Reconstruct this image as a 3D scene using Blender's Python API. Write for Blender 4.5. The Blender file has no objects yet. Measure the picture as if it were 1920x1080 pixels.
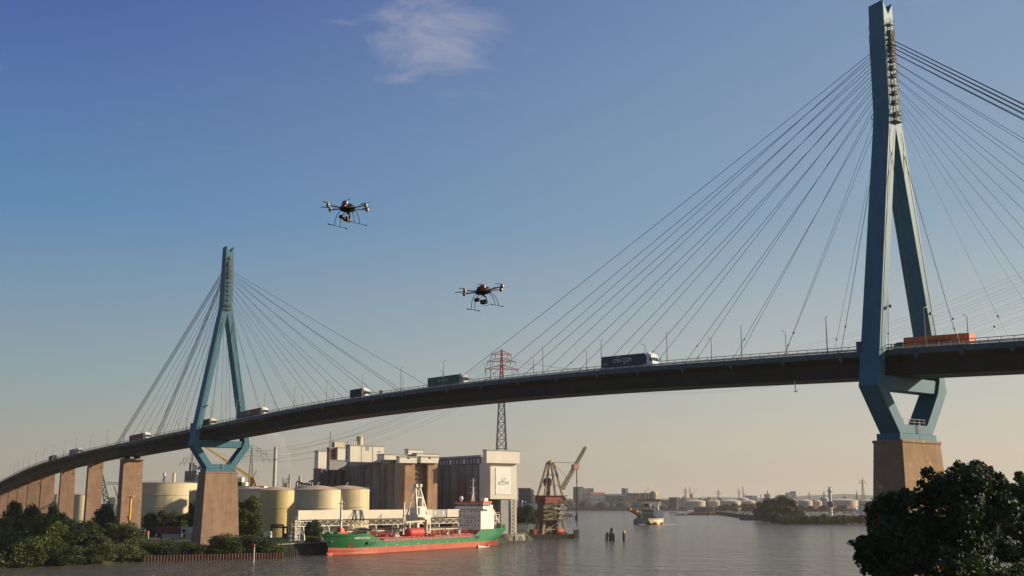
import bpy, bmesh, math, random
from mathutils import Vector, Matrix
from math import radians, sin, cos, pi, sqrt, atan2
random.seed(7)
sc = bpy.context.scene
COL = sc.collection
# ---------------------------------------------------------------- camera, sky, sun, exposure
HC = 22.0                      # height of the camera above the water
FPX, PITCH = 2162.0, 0.1839    # focal length in pixels of a 1920 wide frame, upward tilt
cam = bpy.data.cameras.new('camera'); cam_ob = bpy.data.objects.new('camera', cam); COL.objects.link(cam_ob)
cam.sensor_width = 36.0; cam.lens = FPX / 1920 * 36.0; cam.clip_start = 0.5; cam.clip_end = 40000
cam_ob.location = (0, 0, HC); cam_ob.rotation_euler = (pi / 2 + PITCH, 0, 0)
sc.camera = cam_ob
SUN_AZ, SUN_EL = radians(8), radians(21)    # azimuth from +X towards +Y
SUN_DIR = Vector((cos(SUN_EL) * cos(SUN_AZ), cos(SUN_EL) * sin(SUN_AZ), sin(SUN_EL)))
world = bpy.data.worlds.new('World'); sc.world = world; world.use_nodes = True
def make_world():
    nt = world.node_tree; N = nt.nodes; L = nt.links
    bg = N['Background']
    sky = N.new('ShaderNodeTexSky'); sky.sky_type = 'NISHITA'; sky.sun_disc = False
    sky.sun_elevation = SUN_EL; sky.sun_rotation = pi / 2 - SUN_AZ
    sky.air_density = 1.0; sky.dust_density = 2.5; sky.ozone_density = 2.0
    tc = N.new('ShaderNodeTexCoord'); sep = N.new('ShaderNodeSeparateXYZ'); L.new(tc.outputs['Generated'], sep.inputs[0])
    def ramp(stops):
        r = N.new('ShaderNodeValToRGB'); e = r.color_ramp.elements
        while len(e) < len(stops): e.new(0.5)
        for k, (p, c) in enumerate(stops): e[k].position = p; e[k].color = (*c, 1)
        L.new(sep.outputs['Z'], r.inputs[0]); return r
    away = ramp([(0.0, (.43, .385, .30)), (.045, (.39, .38, .33)), (.10, (.275, .365, .39)), (.235, (.098, .245, .465)), (.415, (.044, .092, .355)), (.9, (.035, .07, .25))])
    sunw = ramp([(0.0, (.64, .55, .42)), (.045, (.66, .585, .475)), (.10, (.55, .56, .51)), (.235, (.285, .40, .50)), (.415, (.20, .305, .485)), (.9, (.08, .13, .30))])
    mr = N.new('ShaderNodeMapRange'); mr.interpolation_type = 'SMOOTHSTEP'
    mr.inputs['From Min'].default_value = -.55; mr.inputs['From Max'].default_value = .5
    L.new(sep.outputs['X'], mr.inputs['Value'])
    mx = N.new('ShaderNodeMix'); mx.data_type = 'RGBA'
    L.new(mr.outputs[0], mx.inputs['Factor']); L.new(away.outputs[0], mx.inputs['A']); L.new(sunw.outputs[0], mx.inputs['B'])
    sc10 = N.new('ShaderNodeVectorMath'); sc10.operation = 'SCALE'; sc10.inputs['Scale'].default_value = 10.0
    L.new(mx.outputs['Result'], sc10.inputs[0])
    mix2 = N.new('ShaderNodeMix'); mix2.data_type = 'RGBA'; mix2.inputs['Factor'].default_value = .84
    L.new(sky.outputs[0], mix2.inputs['A']); L.new(sc10.outputs[0], mix2.inputs['B'])
    # thin fair-weather wisps high in the sky: direction flattened onto a cloud layer
    zmax = N.new('ShaderNodeMath'); zmax.operation = 'MAXIMUM'; zmax.inputs[1].default_value = .02; L.new(sep.outputs['Z'], zmax.inputs[0])
    dv = N.new('ShaderNodeVectorMath'); dv.operation = 'DIVIDE'; L.new(tc.outputs['Generated'], dv.inputs[0])
    cmb = N.new('ShaderNodeCombineXYZ')
    for k in range(3): L.new(zmax.outputs[0], cmb.inputs[k])
    L.new(cmb.outputs[0], dv.inputs[1])
    n1 = N.new('ShaderNodeTexNoise'); n1.inputs['Scale'].default_value = 3.6; n1.inputs['Detail'].default_value = 11; n1.inputs['Roughness'].default_value = .62; n1.inputs['Distortion'].default_value = .5
    L.new(dv.outputs[0], n1.inputs['Vector'])
    n2 = N.new('ShaderNodeTexNoise'); n2.inputs['Scale'].default_value = .33; n2.inputs['Detail'].default_value = 2
    L.new(dv.outputs[0], n2.inputs['Vector'])
    # the one denser wisp seen over the river: a soft mask round its place on the cloud layer
    sb = N.new('ShaderNodeVectorMath'); sb.operation = 'SUBTRACT'; sb.inputs[1].default_value = (-.15, 2.38, 1.0); L.new(dv.outputs[0], sb.inputs[0])
    ml = N.new('ShaderNodeVectorMath'); ml.operation = 'MULTIPLY'; ml.inputs[1].default_value = (3.4, 1.9, 0); L.new(sb.outputs[0], ml.inputs[0])
    ln = N.new('ShaderNodeVectorMath'); ln.operation = 'LENGTH'; L.new(ml.outputs[0], ln.inputs[0])
    mk = N.new('ShaderNodeMapRange'); mk.interpolation_type = 'SMOOTHSTEP'
    mk.inputs['From Min'].default_value = 1.0; mk.inputs['From Max'].default_value = .0; mk.inputs['To Max'].default_value = .36
    L.new(ln.outputs['Value'], mk.inputs['Value'])
    b2 = N.new('ShaderNodeMapRange'); b2.inputs['From Min'].default_value = .5; b2.inputs['From Max'].default_value = .75; b2.inputs['To Max'].default_value = .10; L.new(n2.outputs[0], b2.inputs['Value'])
    ad = N.new('ShaderNodeMath'); ad.operation = 'ADD'; L.new(mk.outputs[0], ad.inputs[0]); L.new(b2.outputs[0], ad.inputs[1])
    ad2 = N.new('ShaderNodeMath'); ad2.operation = 'ADD'; L.new(ad.outputs[0], ad2.inputs[0]); L.new(n1.outputs[0], ad2.inputs[1])
    cl = N.new('ShaderNodeMapRange'); cl.interpolation_type = 'SMOOTHSTEP'
    cl.inputs['From Min'].default_value = .66; cl.inputs['From Max'].default_value = .98; cl.inputs['To Max'].default_value = .75
    L.new(ad2.outputs[0], cl.inputs['Value'])
    fade = N.new('ShaderNodeMapRange'); fade.inputs['From Min'].default_value = .12; fade.inputs['From Max'].default_value = .3
    L.new(sep.outputs['Z'], fade.inputs['Value'])
    cf = N.new('ShaderNodeMath'); cf.operation = 'MULTIPLY'; L.new(cl.outputs[0], cf.inputs[0]); L.new(fade.outputs[0], cf.inputs[1])
    mix3 = N.new('ShaderNodeMix'); mix3.data_type = 'RGBA'; mix3.inputs['B'].default_value = (3.9, 4.0, 4.9, 1)
    L.new(cf.outputs[0], mix3.inputs['Factor']); L.new(mix2.outputs['Result'], mix3.inputs['A'])
    L.new(mix3.outputs['Result'], bg.inputs[0]); bg.inputs[1].default_value = .073
make_world()
sun = bpy.data.lights.new('sun', 'SUN'); sun.energy = 5.0; sun.angle = radians(.6); sun.color = (1.0, .84, .61)
sun_ob = bpy.data.objects.new('sun', sun); COL.objects.link(sun_ob)
sun_ob.rotation_euler = SUN_DIR.to_track_quat('Z', 'Y').to_euler(); sun_ob.location = (300, 300, 300)
sc.view_settings.view_transform = 'Standard'; sc.view_settings.look = 'None'; sc.view_settings.gamma = 1.0
sc.view_settings.exposure = 0.45; sc.view_settings.use_curve_mapping = False
sc.cycles.max_bounces = 6; sc.cycles.diffuse_bounces = 3; sc.cycles.glossy_bounces = 3; sc.cycles.transparent_max_bounces = 8
sc.cycles.volume_bounces = 0
# ---------------------------------------------------------------- pixel <-> place
CP, SP = cos(PITCH), sin(PITCH)
def ray(px, py):
    a = (px - 960) / FPX; b = (540 - py) / FPX
    return Vector((a, CP - b * SP, SP + b * CP))
def at(px, py, Y):
    d = ray(px, py); return Vector((0, 0, HC)) + d * (Y / d.y)
def gp(px, py, z=0.0):
    d = ray(px, py); return Vector((0, 0, HC)) + d * ((z - HC) / d.z)
def proj(p):
    z = p[2] - HC; d = p[1] * CP + z * SP; q = -p[1] * SP + z * CP
    return 960 + FPX * p[0] / d, 540 - FPX * q / d
def zat(py, p):     # height at which the plumb line through p shows at row py
    lo, hi = -50.0, 400.0
    for _ in range(50):
        m = (lo + hi) / 2
        if proj((p[0], p[1], m))[1] > py: lo = m
        else: hi = m
    return (lo + hi) / 2
def along(p0, d, px, z=HC, tmax=400.0):   # distance from p0 along the ground direction d to where it shows at column px
    f = lambda t: proj((p0[0] + d[0] * t, p0[1] + d[1] * t, z))[0] - px
    a, b = 0.0, tmax
    fa = f(a)
    for _ in range(60):
        m = (a + b) / 2
        if (f(m) > 0) == (fa > 0): a = m
        else: b = m
    return (a + b) / 2
# ---------------------------------------------------------------- materials
def lin(r, g, b):
    f = lambda c: (c / 255 / 12.92) if c <= 10.3 else ((c / 255 + .055) / 1.055) ** 2.4
    return (f(r), f(g), f(b))
MATS = {}
def mat(name, col, rough=.65, metal=0.0, var=.16, scale=.35, streak=0.0, bump=0.0, bscale=2.0, spec=.4, patch=None, pscale=.5, pthr=.6, emit=None):
    if name in MATS: return MATS[name]
    m = bpy.data.materials.new(name); m.use_nodes = True; MATS[name] = m
    nt = m.node_tree; N = nt.nodes; L = nt.links; B = N['Principled BSDF']
    B.inputs['Roughness'].default_value = rough; B.inputs['Metallic'].default_value = metal
    B.inputs['Specular IOR Level'].default_value = spec
    geo = N.new('ShaderNodeNewGeometry')
    def noise(vec, s, detail=4, rgh=.55):
        n = N.new('ShaderNodeTexNoise'); n.inputs['Scale'].default_value = s; n.inputs['Detail'].default_value = detail; n.inputs['Roughness'].default_value = rgh
        L.new(vec, n.inputs['Vector']); return n
    n = noise(geo.outputs['Position'], scale)
    mx = N.new('ShaderNodeMix'); mx.data_type = 'RGBA'
    lo = tuple(c * (1 - var) for c in col); hi = tuple(min(1, c * (1 + var)) for c in col)
    mr = N.new('ShaderNodeMapRange'); mr.inputs['From Min'].default_value = .3; mr.inputs['From Max'].default_value = .7
    L.new(n.outputs[0], mr.inputs['Value']); L.new(mr.outputs[0], mx.inputs['Factor'])
    mx.inputs['A'].default_value = (*lo, 1); mx.inputs['B'].default_value = (*hi, 1)
    out = mx.outputs['Result']
    if patch:
        pn = noise(geo.outputs['Position'], pscale, 3, .6)
        pr = N.new('ShaderNodeMapRange'); pr.inputs['From Min'].default_value = pthr; pr.inputs['From Max'].default_value = pthr + .05
        L.new(pn.outputs[0], pr.inputs['Value'])
        m2 = N.new('ShaderNodeMix'); m2.data_type = 'RGBA'; L.new(pr.outputs[0], m2.inputs['Factor']); L.new(out, m2.inputs['A']); m2.inputs['B'].default_value = (*patch, 1)
        out = m2.outputs['Result']
    if streak:
        mp = N.new('ShaderNodeMapping'); mp.inputs['Scale'].default_value = (1.1, 1.1, .05); L.new(geo.outputs['Position'], mp.inputs['Vector'])
        sn = noise(mp.outputs[0], 1.0, 5, .6)
        sr = N.new('ShaderNodeMapRange'); sr.inputs['From Min'].default_value = .48; sr.inputs['From Max'].default_value = .72; sr.inputs['To Max'].default_value = streak
        L.new(sn.outputs[0], sr.inputs['Value'])
        m3 = N.new('ShaderNodeMix'); m3.data_type = 'RGBA'; L.new(sr.outputs[0], m3.inputs['Factor']); L.new(out, m3.inputs['A'])
        m3.inputs['B'].default_value = (col[0] * .35, col[1] * .30, col[2] * .26, 1); out = m3.outputs['Result']
    L.new(out, B.inputs['Base Color'])
    if bump:
        bn = noise(geo.outputs['Position'], bscale, 5, .6); bp = N.new('ShaderNodeBump'); bp.inputs['Strength'].default_value = bump; bp.inputs['Distance'].default_value = .15
        L.new(bn.outputs[0], bp.inputs['Height']); L.new(bp.outputs[0], B.inputs['Normal'])
    return m
# ---------------------------------------------------------------- mesh building
class MB:
    def __init__(s): s.v = []; s.f = []; s.m = []; s.mi = 0
    def add(s, vs, fs, mi=None):
        b = len(s.v); s.v += [tuple(v) for v in vs]; s.f += [tuple(b + i for i in f) for f in fs]
        s.m += [s.mi if mi is None else mi] * len(fs); return s
    def hexa(s, p, mi=None):   # p: bottom ring of four, then top ring of four
        return s.add(p, [(3, 2, 1, 0), (4, 5, 6, 7), (0, 1, 5, 4), (1, 2, 6, 5), (2, 3, 7, 6), (3, 0, 4, 7)], mi)
    def box(s, x0, x1, y0, y1, z0, z1, mi=None):
        return s.hexa([(x0, y0, z0), (x1, y0, z0), (x1, y1, z0), (x0, y1, z0), (x0, y0, z1), (x1, y0, z1), (x1, y1, z1), (x0, y1, z1)], mi)
    def taper(s, x0, x1, y0, y1, z0, z1, ix, iy, mi=None):
        return s.hexa([(x0, y0, z0), (x1, y0, z0), (x1, y1, z0), (x0, y1, z0), (x0 + ix, y0 + iy, z1), (x1 - ix, y0 + iy, z1), (x1 - ix, y1 - iy, z1), (x0 + ix, y1 - iy, z1)], mi)
    def tube(s, p0, p1, r0, r1=None, n=8, mi=None):
        p0 = Vector(p0); p1 = Vector(p1); r1 = r0 if r1 is None else r1
        d = (p1 - p0); d = d.normalized() if d.length > 1e-9 else Vector((0, 0, 1))
        a = d.orthogonal().normalized(); b = d.cross(a)
        vs = [p0 + (a * cos(2 * pi * k / n) + b * sin(2 * pi * k / n)) * r0 for k in range(n)] + [p1 + (a * cos(2 * pi * k / n) + b * sin(2 * pi * k / n)) * r1 for k in range(n)]
        fs = [(k, (k + 1) % n, n + (k + 1) % n, n + k) for k in range(n)] + [tuple(range(n - 1, -1, -1)), tuple(range(n, 2 * n))]
        return s.add(vs, fs, mi)
    def bar(s, p0, p1, w, h=None, mi=None):    # square bar
        p0 = Vector(p0); p1 = Vector(p1); h = w if h is None else h
        d = (p1 - p0).normalized(); up = Vector((0, 0, 1)) if abs(d.z) < .95 else Vector((1, 0, 0))
        a = d.cross(up).normalized() * (w / 2); b = d.cross(a).normalized() * (h / 2)
        return s.hexa([p0 - a - b, p0 + a - b, p0 + a + b, p0 - a + b, p1 - a - b, p1 + a - b, p1 + a + b, p1 - a + b], mi)
    def path(s, pts, r, n=6, mi=None):
        for a, b in zip(pts[:-1], pts[1:]): s.tube(a, b, r, r, n, mi)
        return s
    def loft(s, rings, cap=True, mi=None, closed=True):
        n = len(rings[0]); vs = [v for r in rings for v in r]; fs = []
        for i in range(len(rings) - 1):
            for k in range(n if closed else n - 1):
                k2 = (k + 1) % n; fs.append((i * n + k, i * n + k2, (i + 1) * n + k2, (i + 1) * n + k))
        if cap: fs.append(tuple(range(n - 1, -1, -1))); fs.append(tuple((len(rings) - 1) * n + k for k in range(n)))
        return s.add(vs, fs, mi)
    def lathe(s, prof, n=24, c=(0, 0, 0), mi=None):
        rings = [[(c[0] + r * cos(2 * pi * k / n), c[1] + r * sin(2 * pi * k / n), c[2] + z) for k in range(n)] for r, z in prof]
        return s.loft(rings, True, mi)
    def prism(s, poly, h, mi=None):   # poly: list of 3d points, h: vector
        h = Vector(h); n = len(poly); vs = [Vector(p) for p in poly]; vs = vs + [p + h for p in vs]
        return s.add(vs, [tuple(range(n - 1, -1, -1)), tuple(range(n, 2 * n))] + [(k, (k + 1) % n, n + (k + 1) % n, n + k) for k in range(n)], mi)
    def mesh(s, name, mats, smooth=False):
        me = bpy.data.meshes.new(name); me.from_pydata(s.v, [], s.f)
        for m in (mats if isinstance(mats, (list, tuple)) else [mats]): me.materials.append(m)
        me.polygons.foreach_set('material_index', s.m)
        if smooth: me.polygons.foreach_set('use_smooth', [True] * len(s.f))
        bm = bmesh.new(); bm.from_mesh(me); bmesh.ops.recalc_face_normals(bm, faces=bm.faces); bm.to_mesh(me); bm.free()
        me.update(); return me
    def build(s, name, mats, parent=None, smooth=False, bevel=0, loc=None, rotz=0, kind=None):
        me = s.mesh(name, mats, smooth); o = bpy.data.objects.new(name, me); COL.objects.link(o)
        if parent is not None: o.parent = parent
        if loc is not None: o.location = loc
        if rotz: o.rotation_euler = (0, 0, rotz)
        if bevel:
            b = o.modifiers.new('bevel', 'BEVEL'); b.width = bevel; b.segments = 1; b.limit_method = 'ANGLE'; b.angle_limit = radians(40)
        if smooth: 
            me.set_sharp_from_angle(angle=radians(35))
        if kind: o['kind'] = kind
        return o
def tag(o, label, cat, group=None):
    o['label'] = label; o['category'] = cat
    if group: o['group'] = group
    return o
def thing(name, label, cat, loc=(0, 0, 0), rotz=0.0, group=None):
    o = bpy.data.objects.new(name, None); COL.objects.link(o); o.location = loc; o.rotation_euler = (0, 0, rotz); o.empty_display_size = .5
    return tag(o, label, cat, group)
def struct(o): o['kind'] = 'structure'; return o
def dup(root, loc, rotz, label=None, group=None, scale=None):
    r = root.copy(); COL.objects.link(r); r.location = loc; r.rotation_euler = (0, 0, rotz)
    if scale: r.scale = (scale,) * 3
    if label: r['label'] = label
    if group: r['group'] = group
    for ch in list(root.children):
        c = ch.copy(); COL.objects.link(c); c.parent = r
        for g in ch.children:
            d = g.copy(); COL.objects.link(d); d.parent = c
    return r
def text_mesh(name, body, size, material, parent, matrix, extrude=.01, shear=0, space=1.0, align='CENTER'):
    cu = bpy.data.curves.new(name, 'FONT'); cu.body = body; cu.size = size; cu.extrude = extrude; cu.align_x = align; cu.align_y = 'CENTER'; cu.shear = shear; cu.space_character = space
    cu.resolution_u = 2
    t = bpy.data.objects.new(name + '_src', cu); COL.objects.link(t)
    dg = bpy.context.evaluated_depsgraph_get(); me = bpy.data.meshes.new_from_object(t.evaluated_get(dg))
    bpy.data.objects.remove(t); bpy.data.curves.remove(cu)
    me.name = name; me.materials.clear(); me.materials.append(material)
    o = bpy.data.objects.new(name, me); COL.objects.link(o); o.parent = parent; o.matrix_local = matrix
    return o
def face_matrix(center, right, up):
    r = Vector(right).normalized(); u_ = Vector(up).normalized(); n = r.cross(u_)
    m = Matrix((r, u_, n)).transposed().to_4x4(); m.translation = Vector(center); return m
# ---------------------------------------------------------------- water and land
def water_mat():
    m = bpy.data.materials.new('river_water'); m.use_nodes = True; nt = m.node_tree; N = nt.nodes; L = nt.links; B = N['Principled BSDF']
    B.inputs['Base Color'].default_value = (.10, .092, .068, 1); B.inputs['Roughness'].default_value = .13; B.inputs['IOR'].default_value = 1.33; B.inputs['Specular IOR Level'].default_value = .5
    geo = N.new('ShaderNodeNewGeometry')
    def noise(sx, sy, sc_, det, rg=.6, dist=0):
        mp = N.new('ShaderNodeMapping'); mp.inputs['Scale'].default_value = (sx, sy, 1); mp.inputs['Rotation'].default_value = (0, 0, .35); L.new(geo.outputs['Position'], mp.inputs['Vector'])
        n = N.new('ShaderNodeTexNoise'); n.inputs['Scale'].default_value = sc_; n.inputs['Detail'].default_value = det; n.inputs['Roughness'].default_value = rg; n.inputs['Distortion'].default_value = dist; L.new(mp.outputs[0], n.inputs['Vector']); return n
    rip = noise(1, .8, .34, 6, .68, .4); swell = noise(.6, .5, .028, 3); calm = noise(.25, 1, .012, 3)
    # calmer and rougher patches of wind ripple
    st = N.new('ShaderNodeMapRange'); st.inputs['From Min'].default_value = .35; st.inputs['From Max'].default_value = .65; st.inputs['To Min'].default_value = .35; st.inputs['To Max'].default_value = 1.0; L.new(calm.outputs[0], st.inputs['Value'])
    h = N.new('ShaderNodeMath'); h.operation = 'MULTIPLY'; L.new(rip.outputs[0], h.inputs[0]); L.new(st.outputs[0], h.inputs[1])
    b1 = N.new('ShaderNodeBump'); b1.inputs['Strength'].default_value = 1.0; b1.inputs['Distance'].default_value = 1.7; L.new(h.outputs[0], b1.inputs['Height'])
    b2 = N.new('ShaderNodeBump'); b2.inputs['Strength'].default_value = .4; b2.inputs['Distance'].default_value = 1.2; L.new(swell.outputs[0], b2.inputs['Height']); L.new(b1.outputs[0], b2.inputs['Normal'])
    mid = noise(.55, 1.0, .085, 6, .6, .6); b3 = N.new('ShaderNodeBump'); b3.inputs['Strength'].default_value = 1.0; b3.inputs['Distance'].default_value = 5.0; L.new(mid.outputs[0], b3.inputs['Height']); L.new(b2.outputs[0], b3.inputs['Normal'])
    mp4 = N.new('ShaderNodeMapping'); mp4.inputs['Scale'].default_value = (.16, .045, 1); mp4.inputs['Rotation'].default_value = (0, 0, .12); L.new(geo.outputs['Position'], mp4.inputs['Vector'])
    n4 = N.new('ShaderNodeTexNoise'); n4.inputs['Scale'].default_value = 1.0; n4.inputs['Detail'].default_value = 5; n4.inputs['Roughness'].default_value = .65; L.new(mp4.outputs[0], n4.inputs['Vector'])
    b4 = N.new('ShaderNodeBump'); b4.inputs['Strength'].default_value = 1.0; b4.inputs['Distance'].default_value = 2.6; L.new(n4.outputs[0], b4.inputs['Height']); L.new(b3.outputs[0], b4.inputs['Normal'])
    L.new(b4.outputs[0], B.inputs['Normal'])
    return m
w = MB(); w.add([(-9000, -400, 0), (9000, -400, 0), (9000, 11000, 0), (-9000, 11000, 0)], [(0, 1, 2, 3)])
water = struct(w.build('water', water_mat()))
M_GROUND = mat('bank_soil', (.045, .05, .024), .95, var=.35, scale=.12, bump=.4, bscale=1.2)
M_FIELD = mat('far_ground', (.07, .075, .05), .95, var=.3, scale=.02)
M_QUAY = mat('quay_concrete', (.25, .22, .18), .85, var=.3, scale=.4, streak=.5, bump=.3)
def land(name, pts, z, m, slope=2.0):
    a = MB(); n = len(pts)
    cx = sum(p[0] for p in pts) / n; cy = sum(p[1] for p in pts) / n
    lowr = [(p[0], p[1], -1.5) for p in pts]
    topr = []
    for p in pts:
        d = Vector((cx - p[0], cy - p[1])); d = d.normalized() * slope
        topr.append((p[0] + d.x, p[1] + d.y, z))
    a.add(lowr + topr, [tuple(range(n, 2 * n))] + [(k, (k + 1) % n, n + (k + 1) % n, n + k) for k in range(n)])
    return struct(a.build(name, m))
SH_B = gp(615.6, 1041.5); SH_S = gp(894.7, 1026)             # waterline of the moored tanker, river side
SHIP_D = Vector((.49, .87, 0)).normalized()      # from bow to stern
SHIP_N = Vector((SHIP_D.y, -SHIP_D.x, 0))                     # towards the open river
SH_BOW = SH_B.copy(); SH_B = SH_BOW + SHIP_N * 8.25      # foot of the river-side plating abreast of the stem
def shipline(t, off): return SH_B + SHIP_D * t + SHIP_N * off
q0 = shipline(-22, -18.0); q1 = shipline(150, -18.0); q2 = gp(1002, 1015); q3 = gp(1012, 1004)
LGZ = 4.6
left_pts = [gp(-700, 1066), gp(-60, 1066), gp(100, 1062), gp(262, 1053.5), gp(528, 1046.5), q0, q1, q2, q3, gp(1006, 990), gp(1002, 976), gp(985, 966), (60, 3000, 0), (-4000, 3000, 0), (-4000, 500, 0)]
land('left_bank_ground', [(p[0], p[1]) for p in left_pts], LGZ, M_GROUND, 8.0)
far_y = gp(1100, 957.5).y
land('far_bank_ground', [(-9000, 3060), (40, 3060), (100, far_y), (gp(1292, 958).x, far_y), (gp(1300, 958).x + 40, far_y + 500), (1000, far_y + 500), (9000, far_y + 300), (9000, 10500), (-9000, 10500)], 4.2, M_FIELD, 6)
pen = [gp(1336, 963.5), gp(1400, 971), gp(1442, 978.5), gp(1475, 982), gp(1560, 982.5), gp(1640, 981.5), gp(1800, 980), gp(2300, 976)]
land('peninsula_ground', [(p.x, p.y) for p in pen] + [(2600, 2900), (pen[0].x + 60, 2900)], 3.6, M_GROUND, 2.5)
land('near_bank_ground', [(-2500, -350), (2500, -350), (2500, 330), (330, 330), (180, 318), (95, 300), (40, 215), (-60, 120), (-900, 100)], 5.0, M_GROUND, 6)
# ---------------------------------------------------------------- the bridge (local x along the deck, y away from the camera side, z up)
PL = Vector((-124.32, 493.94, 0)); PR = Vector((82.81, 243.50, 0)); BM = (PL + PR) / 2
BU = (PR - PL).normalized(); BROT = atan2(BU.y, BU.x)
BV = Vector((-BU.y, BU.x, 0))          # away from the camera
def bw(s, y, z): return BM + BU * s + BV * y + Vector((0, 0, z))
M_STEEL = mat('pylon_paint', (.044, .148, .20), .58, var=.10, scale=.25, streak=.25, bump=.05, spec=.3)
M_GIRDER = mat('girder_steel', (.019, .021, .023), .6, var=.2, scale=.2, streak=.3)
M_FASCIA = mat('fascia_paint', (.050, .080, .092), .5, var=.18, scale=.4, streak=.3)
M_APPR = mat('approach_concrete', (.16, .125, .09), .85, var=.2, scale=.15, streak=.35)
M_PIER = mat('pier_concrete', (.285, .178, .118), .9, var=.16, scale=.25, streak=.35, bump=.25, bscale=.9)
M_PIERP = mat('patched_concrete', (.29, .18, .10), .9, var=.16, scale=.25, streak=.3, bump=.25, bscale=.9, patch=(.44, .33, .19), pscale=.5, pthr=.61)
M_PIERS = mat('spotted_concrete', (.285, .178, .118), .9, var=.16, scale=.3, streak=.3, bump=.25, bscale=.9, patch=(.52, .42, .27), pscale=.85, pthr=.645)
M_DARKM = mat('dark_metal', (.035, .036, .038), .5, var=.2)
M_CABLE = mat('stay_cable_coating', (.055, .045, .05), .5, var=.1)
M_CABLE2 = mat('thick_cable_coating', (.075, .068, .068), .5, var=.1)
M_GALV = mat('galvanised_steel', (.23, .225, .21), .5, var=.2)
M_CAGE = mat('cage_steel', (.19, .175, .15), .8, var=.3, scale=2)
M_ASPH = mat('asphalt', (.052, .05, .047), .9, var=.2, scale=.3)
M_GUARD = mat('guard_rail_steel', (.66, .56, .42), .6, var=.2, scale=.3)
Z0 = HC + 35.1
def deckz(s):
    a = abs(s); return Z0 - (1.695e-4 * a * a if a < 118 else 2.36 + .04 * (a - 118))
# plan of the approach: straight to s = -258, then a bend away from the river
PTH = []
def mk_path():
    x, y, ang = -258.0, 0.0, pi
    d = 0.0
    while d <= 760:
        PTH.append((x, y, ang)); k = .0009 if d < 200 else 0.0
        ang -= 2 * k; x += 2 * cos(ang); y += 2 * sin(ang); d += 2
mk_path()
def bpath(s):   # point on the axis and unit vectors along +s and to +y
    if s >= -258: return Vector((s, 0, 0)), Vector((1, 0, 0)), Vector((0, 1, 0))
    k = min(len(PTH) - 1, int((-258 - s) / 2)); x, y, a = PTH[k]
    t = Vector((-cos(a), -sin(a), 0)); return Vector((x, y, 0)), t, Vector((-t.y, t.x, 0))
def bp(s, y, dz):
    p, t, n = bpath(s); q = p + n * y; return Vector((q.x, q.y, deckz(s) + dz))
bridge = thing('cable_stayed_bridge', 'long cable-stayed road bridge with two teal steel pylons on brown piers crossing the river', 'bridge', (BM.x, BM.y, 0), BROT)
def sweep(name, sect, s0, s1, step, m):
    n = max(1, int(abs(s1 - s0) / step)); ss = [s0 + (s1 - s0) * k / n for k in range(n + 1)]
    a = MB(); a.loft([[bp(s, y, z) for y, z in sect] for s in ss]); return a.build(name, m, bridge)
main_sec = [(-8.7, -.02), (8.7, -.02), (8.7, -1.0), (5.4, -1.9), (4.7, -5.0), (-4.7, -5.0), (-5.4, -1.9), (-8.7, -1.0)]
appr_sec = [(-8.6, -.02), (8.6, -.02), (8.6, -.85), (4.6, -1.5), (3.9, -4.2), (-3.9, -4.2), (-4.6, -1.5), (-8.6, -.85)]
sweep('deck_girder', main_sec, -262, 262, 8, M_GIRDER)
sweep('approach_girder', appr_sec, -262.02, -1000, 6, M_APPR)
sweep('approach_girder', appr_sec, 262.02, 420, 8, M_APPR)
sweep('road_surface', [(-8.2, .004), (8.2, .004), (8.2, .03), (-8.2, .03)], -1000, 420, 6, M_ASPH)
for sy in (-1, 1):
    ys = sorted((sy * 8.702, sy * 9.0))
    sec = [(ys[0], .12), (ys[1], .12), (ys[1], -1.05), (ys[0], -1.05)]
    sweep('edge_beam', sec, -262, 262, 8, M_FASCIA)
    sec = [(sy * 8.602 if sy > 0 else -8.9, .12), (8.9 if sy > 0 else -8.602, .12), (8.9 if sy > 0 else -8.602, -.9), (sy * 8.602 if sy > 0 else -8.9, -.9)]
    sweep('edge_beam', sec, -262.02, -1000, 6, M_APPR); sweep('edge_beam', sec, 262.02, 420, 8, M_APPR)
    for y in (sy * 7.2, sy * .45):
        sweep('guard_rail', [(y - .05, .42), (y + .05, .42), (y + .05, .8), (y - .05, .8)], -700, 300, 6, M_GUARD)
    r = MB()
    for s in range(-700, 300, 4):
        for y in (sy * 7.32, sy * .45 + sy * .1): r.box(*(lambda p: (p.x - .06, p.x + .06, p.y - .06, p.y + .06, p.z, p.z + .7))(bp(s, y, .02)))
    r.build('guard_rail_post', M_GALV, bridge, kind='stuff')
    top = MB(); top.loft([[bp(s, sy * 8.85 + a, 1.17 + b) for a, b in ((-.07, -.06), (.07, -.06), (.07, .06), (-.07, .06))] for s in range(-700, 301, 6)]); top.build('handrail', M_DARKM, bridge)
    md = MB(); md.loft([[bp(s, sy * 8.85 + a, .66 + b) for a, b in ((-.03, -.035), (.03, -.035), (.03, .035), (-.03, .035))] for s in range(-700, 301, 6)]); md.build('middle_rail', M_GALV, bridge)
    ps = MB()
    for k in range(int(1000 / 2.6)):
        p = bp(-700 + k * 2.6, sy * 8.85, .1); ps.box(p.x - .05, p.x + .05, p.y - .05, p.y + .05, p.z, p.z + 1.1)
    ps.build('railing_post', M_DARKM, bridge, kind='stuff')
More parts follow.
